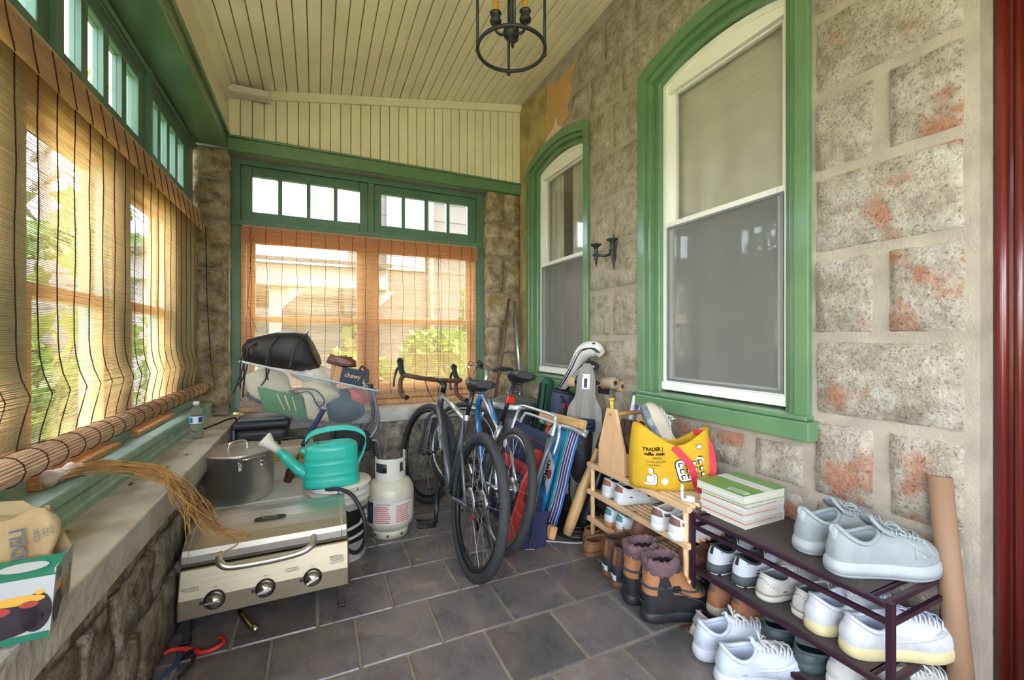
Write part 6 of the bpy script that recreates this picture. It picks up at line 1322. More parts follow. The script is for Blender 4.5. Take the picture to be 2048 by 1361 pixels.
# --- blue and silver flat bar bike behind it
t = thing('flat_bar_bicycle', 'blue and silver flat bar bicycle leaning behind the graphite one', 'bicycle', (.875, 2.13, 0), (0, 0, 0))
t.rotation_euler = (Matrix.Rotation(R(86), 4, 'Z') @ Matrix.Rotation(R(13), 4, 'X')).to_euler()
rw, fw = (0, 0, .335), (1.0, 0, .335); bb = (.42, 0, .28); stt = Vector((.31, 0, .60)); ht, hb_ = Vector((.80, 0, .80)), Vector((.84, 0, .66)); M_blue = mat('bright_blue_frame', '#2f80c8', .3, .2, coat=.3); M_silv = mat('silver_frame', '#b9bcbe', .28, .8)
wheel(t, 'rear_wheel', rw, .335, .022, M_alu, M_alu); wheel(t, 'front_wheel', fw, .335, .022, M_alu, M_alu, steer=R(40))
tubes(t, 'top_tube', M_silv, ([stt, ht - (ht - hb_) * .2], .0165)); tubes(t, 'down_tube', M_blue, ([bb, hb_], .022)); tubes(t, 'seat_tube', M_silv, ([bb, stt + Vector((-.012, 0, .04))], .0175)); tubes(t, 'head_tube', M_blue, ([hb_, ht], .023))
tubes(t, 'blue_brace', M_blue, ([stt + Vector((.02, 0, .0)), (.60, 0, .745)], .014))
for sg in (1, -1):
    tubes(t, 'seat_stay', M_silv, ([stt + Vector((0, .02 * sg, -.02)), (.17, .05 * sg, .50), (0, .065 * sg, .335)], .008)); tubes(t, 'chain_stay', M_silv, ([(bb[0], .03 * sg, bb[2]), (.25, .05 * sg, .29), (0, .065 * sg, .335)], .0105)); tubes(t, 'fork_leg', M_silv, ([hb_ + Vector((.0, .055 * sg, -.01)), (.93, .06 * sg, .52), (1.0, .06 * sg, .335)], .016))
tubes(t, 'fork_crown', M_silv, ([hb_ + Vector((0, .06, -.01)), hb_ + Vector((0, -.06, -.01))], .018))
tubes(t, 'seat_post', M_dmet, ([stt, stt + Vector((-.085, 0, .31))], .0135)); MB().lathe([(.022, 0), (.022, .025)], c=stt + Vector((-.008, 0, .03)), n=14).build('seat_clamp', M_blackp, t)
saddle(t, (.215, 0, .935), M_sadd, .26, .17, 2)
MB().cbox((0, 0, 0), (.022, .05, .045), Matrix.Translation(stt + Vector((-.08, 0, .2)))).build('red_reflector', MATS['red_reflector'], t, .006)
MB().lathe([(.001, .0), (.022, .0), (.025, .004), (.001, .008)], c=(.10, .03, .56), M=Matrix.Rotation(R(90), 4, 'X'), n=14).build('spoke_reflector', M_lwhite, t)
st_c = ht + Vector((-.01, 0, .0)); tubes(t, 'stem', M_silv, (spline([st_c, st_c + Vector((-.012, 0, .07)), st_c + Vector((.0, 0, .12)), st_c + Vector((.05, 0, .15))], 5), .015))
hb2 = bpy.data.objects.new('handlebar', None); C.objects.link(hb2); hb2.parent = t; hb2.location = st_c + Vector((.05, 0, .15)); hb2.rotation_euler = (0, 0, R(46))
MB().tube(spline([(-.07, .26, .03), (-.02, .15, .025), (0, .06, 0), (0, -.06, 0), (-.02, -.15, .025), (-.07, -.26, .03)], 6), .0125, 10).build('bar', M_alu, hb2)
for sg in (1, -1):
    MB().tube([(-.035, .17 * sg, .026), (-.085, .29 * sg, .032)], .0175, 12).build('grip', M_black, hb2); MB().tube(spline([(-.02, .14 * sg, .02), (.03, .15 * sg, .01), (.04, .2 * sg, -.005), (.0, .26 * sg, -.01)], 5), .006, 8).build('brake_lever', M_alu, hb2); MB().cbox((-.015, .135 * sg, .012), (.04, .03, .035)).build('shifter', M_dmet, hb2, .006)
    MB().tube(spline([(.02, .13 * sg, .01), (.10, .09 * sg, .03), (.11, .04 * sg, -.06), (.03, .02 * sg, -.16)], 6), .0026, 6).build('cable', M_blackp, hb2)
drivetrain(t, bb, 40, side=-1, metal=M_alu, rear=(0, 0, .335))
MB().tube(spline([(.33, .02, .52), (.28, .05, .49), (.27, -.02, .47), (.33, -.03, .50)], 5, True), .004, 6, True).build('cable_lock', M_blackp, t)
# ---------------------------------------------------------------- far right corner: bin, poles, folded chairs, golf bag, boards, bats
M_galv = mat('galvanised_steel', '#a9b0b0', .38, .9, col2='#8d938f', c2pos=(.4, .6), scale=9)
t = thing('metal_bin', 'round galvanised metal bin with lid in the far corner', 'bin', (1.48, 3.17, 0))
b = MB(); pr = [(.001, 0), (.175, 0), (.18, .01)]
for k in range(12): pr.append((.18 + .018 * k / 12 + (.004 if k % 2 else 0), .03 + k * .045))
pr += [(.20, .60), (.208, .605), (.208, .615), (.2, .62)]; b.lathe(pr, n=48); b.build('drum', M_galv, t)
b = MB(); b.lathe([(.216, .60), (.216, .635), (.210, .642), (.19, .648), (.14, .668), (.06, .682), (.001, .685)], n=48); ld = b.build('lid', M_galv, t); MB().tube(spline([(-.05, 0, .68), (-.045, 0, .71), (.045, 0, .71), (.05, 0, .68)], 5), .006, 8).build('lid_handle', M_galv, ld)
for sg in (1, -1): MB().tube(spline([(-.05, -.205 * sg, .50), (-.04, -.235 * sg, .48), (.04, -.235 * sg, .48), (.05, -.205 * sg, .50)], 5), .006, 8).build('side_handle', M_galv, t)
o = MB().cyl((1.672, 3.42, .602), (1.69, 3.615, 1.50), .016, n=14).build('metal_pole', mat('zinc_pole', '#b4b8b8', .35, .8)); tag(o, 'straight zinc grey metal pole leaning in the far corner', 'pole')
o = MB().tube([(1.40, 3.40, .61), (1.53, 3.5, 1.1), (1.628, 3.605, 1.52)], [.014, .0135, .012], 12).build('wooden_stick', mat('brown_stick_wood', '#6f4f3d', .6, var=.2, scale=8, stretch=(1, 1, .1))); tag(o, 'brown wooden stick leaning on the stone pier', 'stick')
# green folded pad
def lean_frame(x, y, th, yaw=0):
    """local: x = along world +Y, y = up the lean towards +X, z = out towards -X"""
    e1 = Vector((math.sin(yaw), math.cos(yaw), 0)); e2 = Vector((math.sin(th) * math.cos(yaw), -math.sin(th) * math.sin(yaw), math.cos(th))); return frame_M((x, y, 0), e1, e2)
def rot_of(M): return M.to_euler()
def lean_thing(name, label, cat, x, y, th, yaw=0, z=0):
    M = lean_frame(x, y, th, yaw); t = thing(name, label, cat, (x, y, z)); t.rotation_euler = M.to_euler(); t.scale = (1, 1, -1); return t
t = lean_thing('green_folding_stool', 'dark green folded canvas stool standing against the house wall', 'stool', 1.555, 2.93, R(9))
rr = [(.055 * math.cos(a) * 1.0 + 0, (.80 + .05 * math.sin(a)) if math.sin(a) > 0 else .02 + .02 * math.sin(a)) for a in [2 * PI * k / 24 for k in range(24)]]
M_gcan = mat('dark_green_canvas', '#1f5a49', .75, var=.1, scale=12, bump=.2, bscale=120)
b = MB(); b.prism(rr, .05); b.build('canvas_cover', M_gcan, t, .012, 3); MB().tube([(-.045, .02, .06), (-.045, .8, .06)], .008, 8).build('leg', M_blackp, t); MB().tube([(.045, .02, .06), (.045, .8, .06)], .008, 8).build('leg', M_blackp, t)
# golf bag with head covers
t = thing('golf_bag', 'navy golf bag with a white and black head cover', 'golf bag', (1.475, 2.615, 0), (R(4), R(10), R(8)))
M_navyb = mat('navy_nylon', '#2c3a58', .6, var=.12, scale=12)
b = MB(); b.lathe([(.001, 0), (.095, 0), (.10, .02), (.10, .12), (.092, .3), (.095, .55), (.105, .74), (.112, .78), (.105, .79), (.09, .77)], n=28, sx=1, sy=.85); gbag = b.build('bag_body', M_navyb, t)
MB().cbox((-.095, -.02, .35), (.05, .12, .38)).build('side_pocket', M_black, t, .015); MB().cbox((-.04, -.09, .52), (.10, .05, .30)).build('front_pocket', mat('black_grey_nylon', '#2e3036', .7), t, .015); b = MB(); b.tube([(.106 * math.cos(2*PI*k/24), .09 * math.sin(2*PI*k/24), .782) for k in range(24)], .012, 8, True); b.build('top_collar', M_black, t)
MB().tube(spline([(-.09, -.06, .76), (-.05, -.13, .62), (.03, -.15, .48), (.08, -.12, .38), (.07, -.09, .3)], 6), .012, 8).build('shoulder_strap', M_black, t); MB().cbox((-.075, -.1, .70), (.05, .006, .03)).build('red_logo', mat('red_bag_logo', '#b03a3f', .5), t)
def headcover(label, base, pts, rad, m1, m2):
    q = thing('golf_club', label, 'golf club', base); P0 = Vector(base)
    path = spline([Vector(p) - P0 for p in pts], 6); n = len(path); r_ = [rad[min(int(i * len(rad) / n), len(rad) - 1)] for i in range(n)]
    r_ = [sum(r_[max(0, i - 2):i + 3]) / len(r_[max(0, i - 2):i + 3]) for i in range(n)]
    MB().tube(path, r_, 18).build('head_cover', m1, q)
    for sg in (-1, 1): MB().tube([p + Vector((-.004, .012 * sg - .0, 0)) + Vector((-1, -.5, .1)).normalized() * r_[i] * .93 for i, p in enumerate(path)], .005, 6).build('cover_stripe', m2, q)
    MB().tube([Vector((0, 0, 0)), Vector((-.03, .06, -.30))], .006, 8).build('shaft', M_dmet, q)
    return q, path, r_
M_wcov = mat('white_cover_vinyl', '#dcdad4', .45, var=.05, scale=10); M_bcov = mat('black_cover_vinyl', '#26282c', .5)
q, path, r_ = headcover('golf club in a big white and black head cover bent towards the wall', (1.60, 2.63, .80), [(1.60, 2.63, .80), (1.61, 2.56, .87), (1.62, 2.49, .95), (1.625, 2.43, 1.02), (1.63, 2.36, 1.07), (1.64, 2.27, 1.085), (1.645, 2.22, 1.06)], [.022, .03, .035, .042, .052, .056, .05, .03], M_wcov, M_bcov)
for k in range(3): MB().cbox(path[20 + k * 5] + Vector((-.03, -.02, .035)), (.006, .03, .012), None).build('cover_print', M_bcov, q, .002)
headcover('golf club in a slim dark head cover under the white one', (1.62, 2.60, .79), [(1.62, 2.60, .79), (1.64, 2.52, .86), (1.65, 2.44, .93), (1.66, 2.36, .97), (1.66, 2.30, .965)], [.02, .026, .032, .036, .03], M_bcov, M_wcov)
# longboards
def longboard(label, top, th, yaw, L, m, drop=False, wheels_up=True, mir=1):
    """deck standing on its tail, leaning back; local x width, y along deck, z towards the viewer"""
    e1 = Vector((math.cos(yaw), math.sin(yaw), 0)); nrm = Vector((math.sin(yaw), -math.cos(yaw), 0)); e2 = Vector((0, 0, 1)) * math.cos(th) - nrm * math.sin(th)
    base = Vector(top) - e2 * L; t = thing('longboard', label, 'skateboard', base); t.rotation_euler = frame_M((0, 0, 0), e1, e2).to_euler()
    prof = [(0, .03), (.06, .05), (.12, .062), (.2, .064), (.25, .075), (.31, .108), (.4, .118), (.5, .12), (.6, .118), (.69, .108), (.75, .075), (.8, .064), (.88, .062), (.94, .05), (1, .022)]
    pts = spline([(w_, l * L, 0) for l, w_ in prof], 4); poly = [(p.x, p.y) for p in pts] + [(-p.x, p.y) for p in reversed(pts)]
    b = MB(); b.prism(poly, .011); b.build('deck', m, t, .003)
    for yy in (.13 * L, .87 * L):
        pl = MB().box(-.026, .026, yy - .05, yy + .05, .011, .016).build('truck_plate', M_alu, t, .003); MB().box(-.011, .011, yy - .04, yy + .02, .0145, .0175).build('plate_slot', M_blackp, pl)
        for x in (-.019, .019):
            for dy in (-.035, .035): MB().cyl((x, yy + dy, .016), (x, yy + dy, .018), .004, n=8).build('bolt', M_dmet, pl)
        MB().cyl((-.125 * 1, yy, -.045), (.125, yy, -.045), .008, n=8).build('axle', M_dmet, t); MB().box(-.06, .06, yy - .015, yy + .015, -.055, 0).build('truck', M_dmet, t, .006)
        for x in (-.11, .11): MB().lathe([(.012, -.022), (.03, -.025), (.036, -.018), (.036, .018), (.03, .025), (.012, .022)], c=(x, yy, -.045), M=Matrix.Rotation(R(90), 4, 'Y'), n=24).build('wheel', mat('tan_urethane', '#b39a72', .5), t)
    return t
M_deck = mat('grey_deck', '#86847e', .45, col2='#6f6a62', c2pos=(.4, .65), scale=5, stretch=(6, 1, 6))
longboard('grey longboard standing on end with a silver truck plate at its tip', (1.60, 2.30, .99), R(11), R(-52), .92, M_deck)
o = thing('skate_wheels', 'pair of tan skateboard wheels on an axle stub against the house wall', 'wheels', (1.70, 2.15, .845), (0, 0, R(35)))
for k, (p, r_, w_) in enumerate((((-.03, .02, .03), .038, .05), ((.03, -.02, .005), .034, .03))):
    e_ = Vector((-.55, -.8, .05)).normalized(); a0 = Vector(p); whl = MB(); Mw = frame_M(a0, e_.orthogonal(), e_.cross(e_.orthogonal())); whl.lathe([(.015, -w_), (r_ * .85, -w_), (r_, -w_ * .7), (r_, w_ * .7), (r_ * .85, w_), (.015, w_)], M=Mw, n=24); ww = whl.build('wheel', mat('grey_tan_urethane', '#9d8a72', .5) if k == 0 else MATS['tan_urethane'], o)
    MB().lathe([(.005, -w_ * .9), (.016, -w_ * .9), (.016, w_ * .9), (.005, w_ * .9)], M=Mw, n=16).build('bearing', mat('brass_bearing', '#8d6f52', .4, .6), ww)
MB().cyl((-.03, .02, .03), (.03, -.02, .005), .01, n=8).build('axle', M_dmet, o)
o = thing('skateboard', 'dark skateboard on its side behind the grey longboard', 'skateboard', (1.735, 2.33, .28), (0, R(4), 0)); MB().box(-.006, .006, -.10, .10, 0, .62).build('deck', mat('brown_grey_deck', '#6f655a', .5), o, .005); MB().box(-.03, -.006, -.05, .05, .50, .55).build('truck', M_dmet, o, .004)
# folded beach chairs
M_alt = mat('white_aluminium_tube', '#cfd2d4', .3, .6); M_nvf = mat('navy_webbing', '#2a3554', .8, bump=.2, bscale=150); M_rdf = mat('red_webbing', '#c23a40', .8, bump=.2, bscale=150)
t = lean_thing('beach_chair', 'folded navy and red beach chair with aluminium frame by the bicycles', 'chair', 1.05, 2.11, R(20))
def sag(x0, x1, y0, y1, m, name, z0=.0, dip=.02, parent=None, nx=8, ny=6):
    b = MB(); g = [(x0 + (x1 - x0) * i / nx, y0 + (y1 - y0) * j / ny, z0 - dip * math.sin(PI * i / nx) - .006 * math.sin(j * 1.3)) for j in range(ny + 1) for i in range(nx + 1)]
    b.add(g, [(j * (nx + 1) + i, j * (nx + 1) + i + 1, (j + 1) * (nx + 1) + i + 1, (j + 1) * (nx + 1) + i) for j in range(ny) for i in range(nx)], True); o = b.build(name, m, parent); o.modifiers.new('thick', 'SOLIDIFY').thickness = .004; return o
sag(.0, .5, .40, .62, M_nvf, 'seat_fabric', .045, .03, t); sag(.0, .5, .33, .40, M_rdf, 'red_band', .047, .03, t); sag(.0, .5, .24, .33, M_nvf, 'seat_fabric', .045, .03, t); sag(0, .5, .16, .24, M_rdf, 'red_band', .047, .03, t); sag(.0, .5, .02, .16, M_nvf, 'seat_fabric', .045, .03, t)
for y in (.55, .29, .27): sag(.0, .5, y, y + .006, M_rdf, 'red_stripe', .0495, .03, t)
for zz, tp in ((.045, .73), (.0, .69)):
    MB().tube(spline([(-.01, .52, zz), (-.01, tp - .08, zz), (.01, tp - .02, zz), (.05, tp, zz), (.42, tp, zz), (.47, tp - .02, zz), (.49, tp - .08, zz), (.49, .52, zz)], 6), .0095, 10).build('frame_tube', M_alt, t)
MB().tube([(-.02, .60, .07), (-.02, .20, .02)], .009, 8).build('side_brace', mat('grey_brace', '#6d747c', .4, .5), t); MB().tube([(-.03, .62, .05), (-.025, .5, .06), (-.025, .08, .07)], .013, 10).build('arm_tube', MATS['grey_brace'], t)
t = thing('red_plastic_board', 'long red plastic board with hand slots leaning on the beach chairs', 'board', (.945, 2.085, 0)); 
Mr = frame_M((0, 0, 0), (-math.cos(R(22)), .0, math.sin(R(22))), (math.sin(R(22)), .08, math.cos(R(22)))); M_redp = mat('red_plastic', '#96281f', .4)
t.rotation_euler = Mr.to_euler()
b = MB(); b.prism([(-.05, 0), (.045, .0), (.05, .36), (.035, .44), (.045, .52), (.02, .56), (-.035, .56), (-.045, .40)], .022); b.build('board', M_redp, t, .006); 
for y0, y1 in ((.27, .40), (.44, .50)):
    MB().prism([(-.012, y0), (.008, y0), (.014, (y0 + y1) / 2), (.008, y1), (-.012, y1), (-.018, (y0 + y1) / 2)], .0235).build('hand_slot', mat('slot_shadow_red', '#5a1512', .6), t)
t = lean_thing('beach_chair', 'folded blue striped beach chair with white tube frame and wooden arms', 'chair', 1.285, 2.11, R(18))
cols = (('#e0613c', .0, .03), ('#2080c4', .03, .16), ('#2fb4c4', .16, .22), ('#1c62a5', .22, .27)) 
for k, (c_, x0, x1) in enumerate(cols): sag(.40 - x0 * 1.45, .40 - x1 * 1.45, .05, .60, mat('stripe_' + c_.strip('#'), c_, .75, bump=.15, bscale=150), 'stripe_band', .05, .0, t, 3, 5)
for k in range(7): sag(.02 + k * .013, .028 + k * .013, .05, .60, mat('stripe_purple', '#4b3a7c', .75) if k % 2 else mat('stripe_pale', '#c5c8dc', .75), 'thin_stripe', .057, .0, t, 1, 5)
sag(.115, .125, .05, .6, MATS['stripe_2fb4c4'], 'thin_stripe', .058, 0, t, 1, 5)
MB().prism([(.17, .18), (.27, .30), (.27, .44), (.17, .36)], .002, Matrix.Translation((0, 0, .058))).build('printed_emblem', mat('white_print_patch', '#dfe3e6', .6), t); MB().prism([(.2 + .025 * math.cos(a), .30 + .03 * math.sin(a)) for a in [2*PI*k/16 for k in range(16)]], .0025, Matrix.Translation((0, 0, .0585))).build('red_emblem_dot', M_rdf, t)
text('TOMMY', .05, M_blackp, t, frame_M((.235, .30, .061), (0, 1, 0), (1, 0, 0)), depth=.001, bold=.001)
MB().tube(spline([(-.06, .60, .06), (.05, .615, .085), (.19, .60, .105), (.235, .55, .11), (.245, .45, .11), (.245, .18, .105), (.225, .10, .10), (.14, .04, .09), (.05, .02, .07)], 6), .0125, 10).build('frame_tube', M_alt, t)
MB().tube([(.42, .02, .02), (.42, .66, .02)], .0125, 10).build('frame_tube', M_alt, t); 
MB().tube([(-.01, .62, .02), (.42, .66, .02)], .0125, 10).build('cross_tube', M_alt, t)
MB().cbox((.22, .655, .055), (.52, .055, .035), Matrix.Rotation(R(-2), 4, 'Z')).build('arm_rest', M_pine2, t, .006); MB().cbox((-.035, .035, .10), (.045, .07, .04)).build('foot_block', M_pine2, t, .004)
for k, c_ in enumerate(('#c9762c', '#2a6f9a', '#7fb3c4', '#b5a54a')): MB().cyl((.33 + k * .028, .60, .075), (.35 + k * .028, .60, .075), .02, n=12).build('rolled_strap', mat('strap_' + c_.strip('#'), c_, .7), t)
t = thing('navy_cloth', 'navy cloth hanging down to the floor from the beach chairs', 'cloth', (1.05, 2.06, 0), (R(-8), R(14), R(18)))
cloth_panel('cloth', -.07, .07, .01, .27, mat('dark_navy_cotton', '#26294a', .85, var=.1, scale=20), t, sh=.02); cloth_panel('fold', -.02, .09, .0, .20, MATS['dark_navy_cotton'], t, y0=-.02, sh=.03, ph=1.4); MB().tube([(-.06, -.012, .012), (.02, -.012, .004), (.07, -.012, .02)], .002, 5).build('hem', M_lwhite, t)
# black chair sack, blue exercise weight, bats, disc, cords
t = thing('black_chair_sack', 'tall black nylon chair sack standing behind the striped chair', 'bag', (1.56, 2.285, .06), (R(4), R(-6), 0))
b = MB(); b.lathe([(.001, 0), (.075, 0), (.085, .02), (.088, .3), (.082, .5), (.06, .53), (.001, .54)], n=24); b.build('sack', mat('black_sack_nylon', '#1d1e22', .6, var=.2, scale=14, bump=.2, bscale=30), t); text('ILI', .04, mat('grey_sack_print', '#7d8084', .6), t, frame_M((-.075, -.055, .44), (.55, -.83, 0), (0, 0, 1)))
t = thing('ankle_weight', 'ribbed navy exercise weight roll on top of the black chair sack', 'weight', (1.515, 2.22, .575), (0, 0, R(-30)))
M_navr = mat('navy_neoprene', '#2a3a5a', .7, bump=.15, bscale=120)
for k in range(3):
    b = MB(); b.lathe([(.001, k * .024), (.06, k * .024), (.066, k * .024 + .006), (.066, k * .024 + .018), (.06, k * .024 + .023), (.001, k * .024 + .023)], n=28, sx=1.1, sy=.8); b.build('sand_ring', M_navr, t)
text('Saint', .018, M_lwhite, t, frame_M((.0, -.0545, .045), (1, 0, 0), (0, 0, 1)), bold=.0006)
def bat(label, base, tip, rs_, m, grip, knob, name='baseball_bat', cat='bat'):
    P0, P1 = Vector(base), Vector(tip); t = thing(name, label, cat, base); d = P1 - P0
    MB().tube([d * k / 8 * .72 for k in range(9)], rs_[0:9], 14).build('barrel', m, t); MB().tube([d * (.72 + .27 * k / 6) for k in range(7)], [rs_[8]] * 7, 12).build('grip', grip, t); MB().tube([d * .985, d * .992, d], [rs_[8] * 1.2, rs_[8] * 1.7, rs_[8] * 1.5], 14).build('knob', knob, t)
    return t
M_batw = mat('ash_bat_wood', '#c7a06a', .45, var=.12, scale=8); M_wtape = mat('white_grip_tape', '#d7d5d0', .8, bump=.2, bscale=100); M_purp = mat('purple_grip', '#5b3d7c', .6)
br = [.028, .032, .033, .033, .031, .026, .02, .015, .0125]
bat('wooden baseball bat with a black grip beside the striped chair', (1.315, 2.095, .022), (1.575, 2.05, .69), br, M_batw, M_black, M_blackp)
bat('dark grey baseball bat with a purple grip near the pine rack', (1.43, 2.10, .05), (1.61, 2.04, .60), br, mat('charcoal_alloy', '#3b3d42', .35, .6), M_purp, M_purp)
bat('baseball bat with a white taped handle poking up behind the blue weight', (1.46, 2.42, .02), (1.545, 2.33, .70), br, M_blackp, M_wtape, M_wtape)
bat('slim yellow plastic bat standing behind the wooden caddy', (1.64, 2.06, .02), (1.575, 2.02, .80), [.016, .016, .016, .016, .015, .014, .012, .011, .011], mat('yellow_plastic', '#e3c63a', .4), MATS['yellow_plastic'], MATS['yellow_plastic'])
bat('bat with a white handle and purple knob leaning on the wall behind the caddy', (1.60, 2.06, .03), (1.70, 1.96, .83), [.024, .026, .028, .028, .026, .022, .018, .014, .0125], M_purp, M_wtape, M_purp)
bat('blue plastic bat leaning on the wall behind the caddy', (1.66, 2.0, .03), (1.705, 1.925, .765), [.026] * 6 + [.024, .022, .020], mat('royal_blue_plastic', '#1f4fb0', .4), MATS['royal_blue_plastic'], MATS['royal_blue_plastic'])
o = MB().tube(spline([(1.50, 2.12, .10), (1.53, 2.08, .25), (1.56, 2.06, .40), (1.55, 2.06, .55)], 6), .007, 8).build('black_strap', M_black); tag(o, 'thin black strap hanging among the bats', 'strap')
t = thing('umbrella_base', 'round black base plate lying on the floor under the bats', 'base', (1.45, 2.20, 0))
b = MB(); b.lathe([(.001, 0), (.175, 0), (.18, .008), (.175, .018), (.16, .022), (.155, .03), (.13, .036), (.05, .05), (.03, .055), (.001, .055)], n=44); b.build('plate', M_blackp, t)
for r_, z in ((.168, .022), (.148, .033), (.11, .041)): MB().tube([(r_ * math.cos(2*PI*k/40), r_ * math.sin(2*PI*k/40), z) for k in range(40)], .004, 6, True).build('raised_ring', M_blackp, t)
MB().lathe([(.03, .05), (.032, .09), (.02, .095)], n=20).build('socket', M_blackp, t)
o = MB().tube(spline([(1.13, 2.14, .004), (1.25, 2.06, .004), (1.33, 2.01, .004), (1.42, 1.99, .004), (1.50, 2.0, .004)], 8), .0035, 6).build('white_cable', M_lwhite); tag(o, 'white cable lying on the tiles before the black base', 'cable')
o = thing('dumbbell', 'small black dumbbell on the floor at the far end of the pine rack', 'dumbbell', (1.545, 2.0, .035), (0, 0, R(40)))
MB().cyl((-.05, 0, 0), (.05, 0, 0), .012, n=10).build('bar', M_dmet, o)
for x in (-.055, .055): MB().lathe([(.001, -.018), (.03, -.018), (.035, -.012), (.035, .012), (.03, .018), (.001, .018)], c=(x, 0, 0), M=Matrix.Rotation(R(90), 4, 'Y'), n=20).build('weight', M_black, o)
# ---------------------------------------------------------------- on the pine rack: caddy, glove, tote bag
t = thing('wooden_caddy', 'open pale wooden tool caddy with dowel handle on the pine rack', 'caddy', (1.385, 1.785, .462))
endp = [(-.105, 0), (.105, 0), (.105, .115), (.035, .325), (-.035, .325), (-.105, .115)]
Mx = Matrix(((0, 0, 1, 0), (1, 0, 0, 0), (0, 1, 0, 0), (0, 0, 0, 1)))
M_cad = mat('light_birch', '#dcb184', .5, var=.08, scale=5, stretch=(4, 4, 1), bump=.03)
MB().prism(endp, .018, Mx).build('end_panel', M_cad, t, .003); MB().prism(endp, .018, Matrix.Translation((.22, 0, 0)) @ Mx).build('end_panel', M_cad, t, .003)
for y in (-.1, .088): MB().box(.018, .22, y, y + .012, 0, .11).build('side_board', M_cad, t, .003)
MB().box(.018, .22, -.088, .088, 0, .012).build('bottom_board', M_cad, t); MB().cyl((-.004, 0, .295), (.242, 0, .295), .011, n=14).build('dowel_handle', mat('darker_dowel', '#b17f4f', .5), t)
g_ = crumple('baseball_glove', 'dark brown baseball glove inside the wooden caddy', 'glove', (1.50, 1.755, .60), (.08, .075, .10), leather('dark_glove_leather', '#4a3223', .6, var=.35, scale=18), (0, R(12), R(20)), 21, .14)
for k in range(4):
    a = R(-35 + 24 * k); MB().tube(spline([(-.02, .05 * math.sin(a), .03), (-.035, .075 * math.sin(a), .075), (-.01, .09 * math.sin(a), .115)], 5), .016, 8).build('finger_stall', MATS['dark_glove_leather'], g_)
MB().tube([(-.06, -.03, .02), (-.07, 0, .05), (-.06, .03, .02)], .004, 6).build('lacing', leather('rust_lace', '#9a5a34', .6), g_)
# yellow tote
M_yel = mat('yellow_canvas', '#c99f1c', .85, var=.08, scale=9, bump=.3, bscale=140); M_strapr = mat('red_strap_webbing', '#c9303c', .75, bump=.2, bscale=200); M_ink = mat('black_ink', '#262420', .8); M_inkw = mat('white_ink', '#e6e4df', .8)
t = thing('yellow_tote_bag', 'yellow printed tote bag with red straps on the pine rack', 'bag', (1.50, 1.49, .463), (0, R(0), R(-30)))
def bag_pt(u, v, side):
    """u across 0..1, v up 0..1, side -1 front +1 back"""
    w_ = .185 * (1 - .06 * v + .05 * math.sin(v * 3.1)); d_ = (.062 + .02 * math.sin(v * 2.6)) * (1 - .35 * v)
    x = -w_ + 2 * w_ * u; top = .275 - .055 * math.sin(PI * u) ** 2 + .02 * math.cos(u * 5); z = top * v - .02 * (1 - v) * max(0, .25 - u) * 4 * 0
    e_ = max(0, 1 - (2 * u - 1) ** 4) ** .6
    y = side * d_ * e_ + .008 * math.sin(u * 11 + v * 4) * (1 if side < 0 else -1)
    return Vector((x, y, z))
b = MB(); NU, NV = 22, 12
ringset = []
for j in range(NV + 1):
    v = j / NV; ringset.append([bag_pt(i / NU, v, -1) for i in range(NU + 1)] + [bag_pt(1 - i / NU, v, 1) for i in range(1, NU)])
b.rings(ringset, True, True, False); bg = b.build('bag_body', M_yel, t)
def on_bag(x, z, off=.0015):
    u = max(0, min(1, (x + .178) / .356)); top = .275 - .055 * math.sin(PI * u) ** 2 + .02 * math.cos(u * 5); v = max(0, min(1, z / top)); p = bag_pt(u, v, -1); return Vector((x, p.y - off, z))
def bag_text(body, size, x, z, m=M_ink, bold=0): return text(body, size, m, t, None, bend=lambda v: on_bag(x + v.x, z + v.y, .0035), bold=bold, align='LEFT')
bag_text('TRADER J', .022, -.14, .185, bold=.0006); bag_text('waffle  noun', .02, -.14, .165, bold=.0008); bag_text('|wa-fel|', .015, -.10, .148); bag_text('elaborate pancake', .014, -.14, .132); bag_text('with pockets.', .014, -.14, .117)
def bag_shape(poly, m, name, off): 
    vs = [on_bag(x, z, off) for x, z in poly]; b = MB(); b.add(vs + [p + Vector((0, .001, 0)) for p in vs], [tuple(range(len(vs)))] ); return b.build(name, m, t)
def rr_poly(cx_, cz_, w_, h_, r, rot=0, k=4):
    out = []
    for sx, sy, a0 in ((1, 1, 0), (-1, 1, 90), (-1, -1, 180), (1, -1, 270)):
        for j in range(k): a = R(a0 + 90 * j / (k - 1)); out.append((sx * (w_ / 2 - r) + r * math.cos(a), sy * (h_ / 2 - r) + r * math.sin(a)))
    c_, s_ = math.cos(rot), math.sin(rot); return [(cx_ + x * c_ - y * s_, cz_ + x * s_ + y * c_) for x, y in out]
bag_shape(rr_poly(.075, .10, .135, .105, .022, R(14)), M_ink, 'waffle_outline', .0022); bag_shape(rr_poly(.075, .10, .125, .095, .02, R(14)), M_inkw, 'waffle_print', .0030)
for i in range(4):
    for j in range(3):
        dx, dz = (i - 1.5) * .028, (j - 1) * .028; c_, s_ = math.cos(R(14)), math.sin(R(14)); cx_, cz_ = .075 + dx * c_ - dz * s_, .10 + dx * s_ + dz * c_
        bag_shape(rr_poly(cx_, cz_, .02, .02, .004, R(14)), M_ink, 'waffle_pocket', .0038); bag_shape(rr_poly(cx_ + .002, cz_ - .001, .012, .013, .003, R(14)), M_inkw, 'waffle_pocket', .0046)
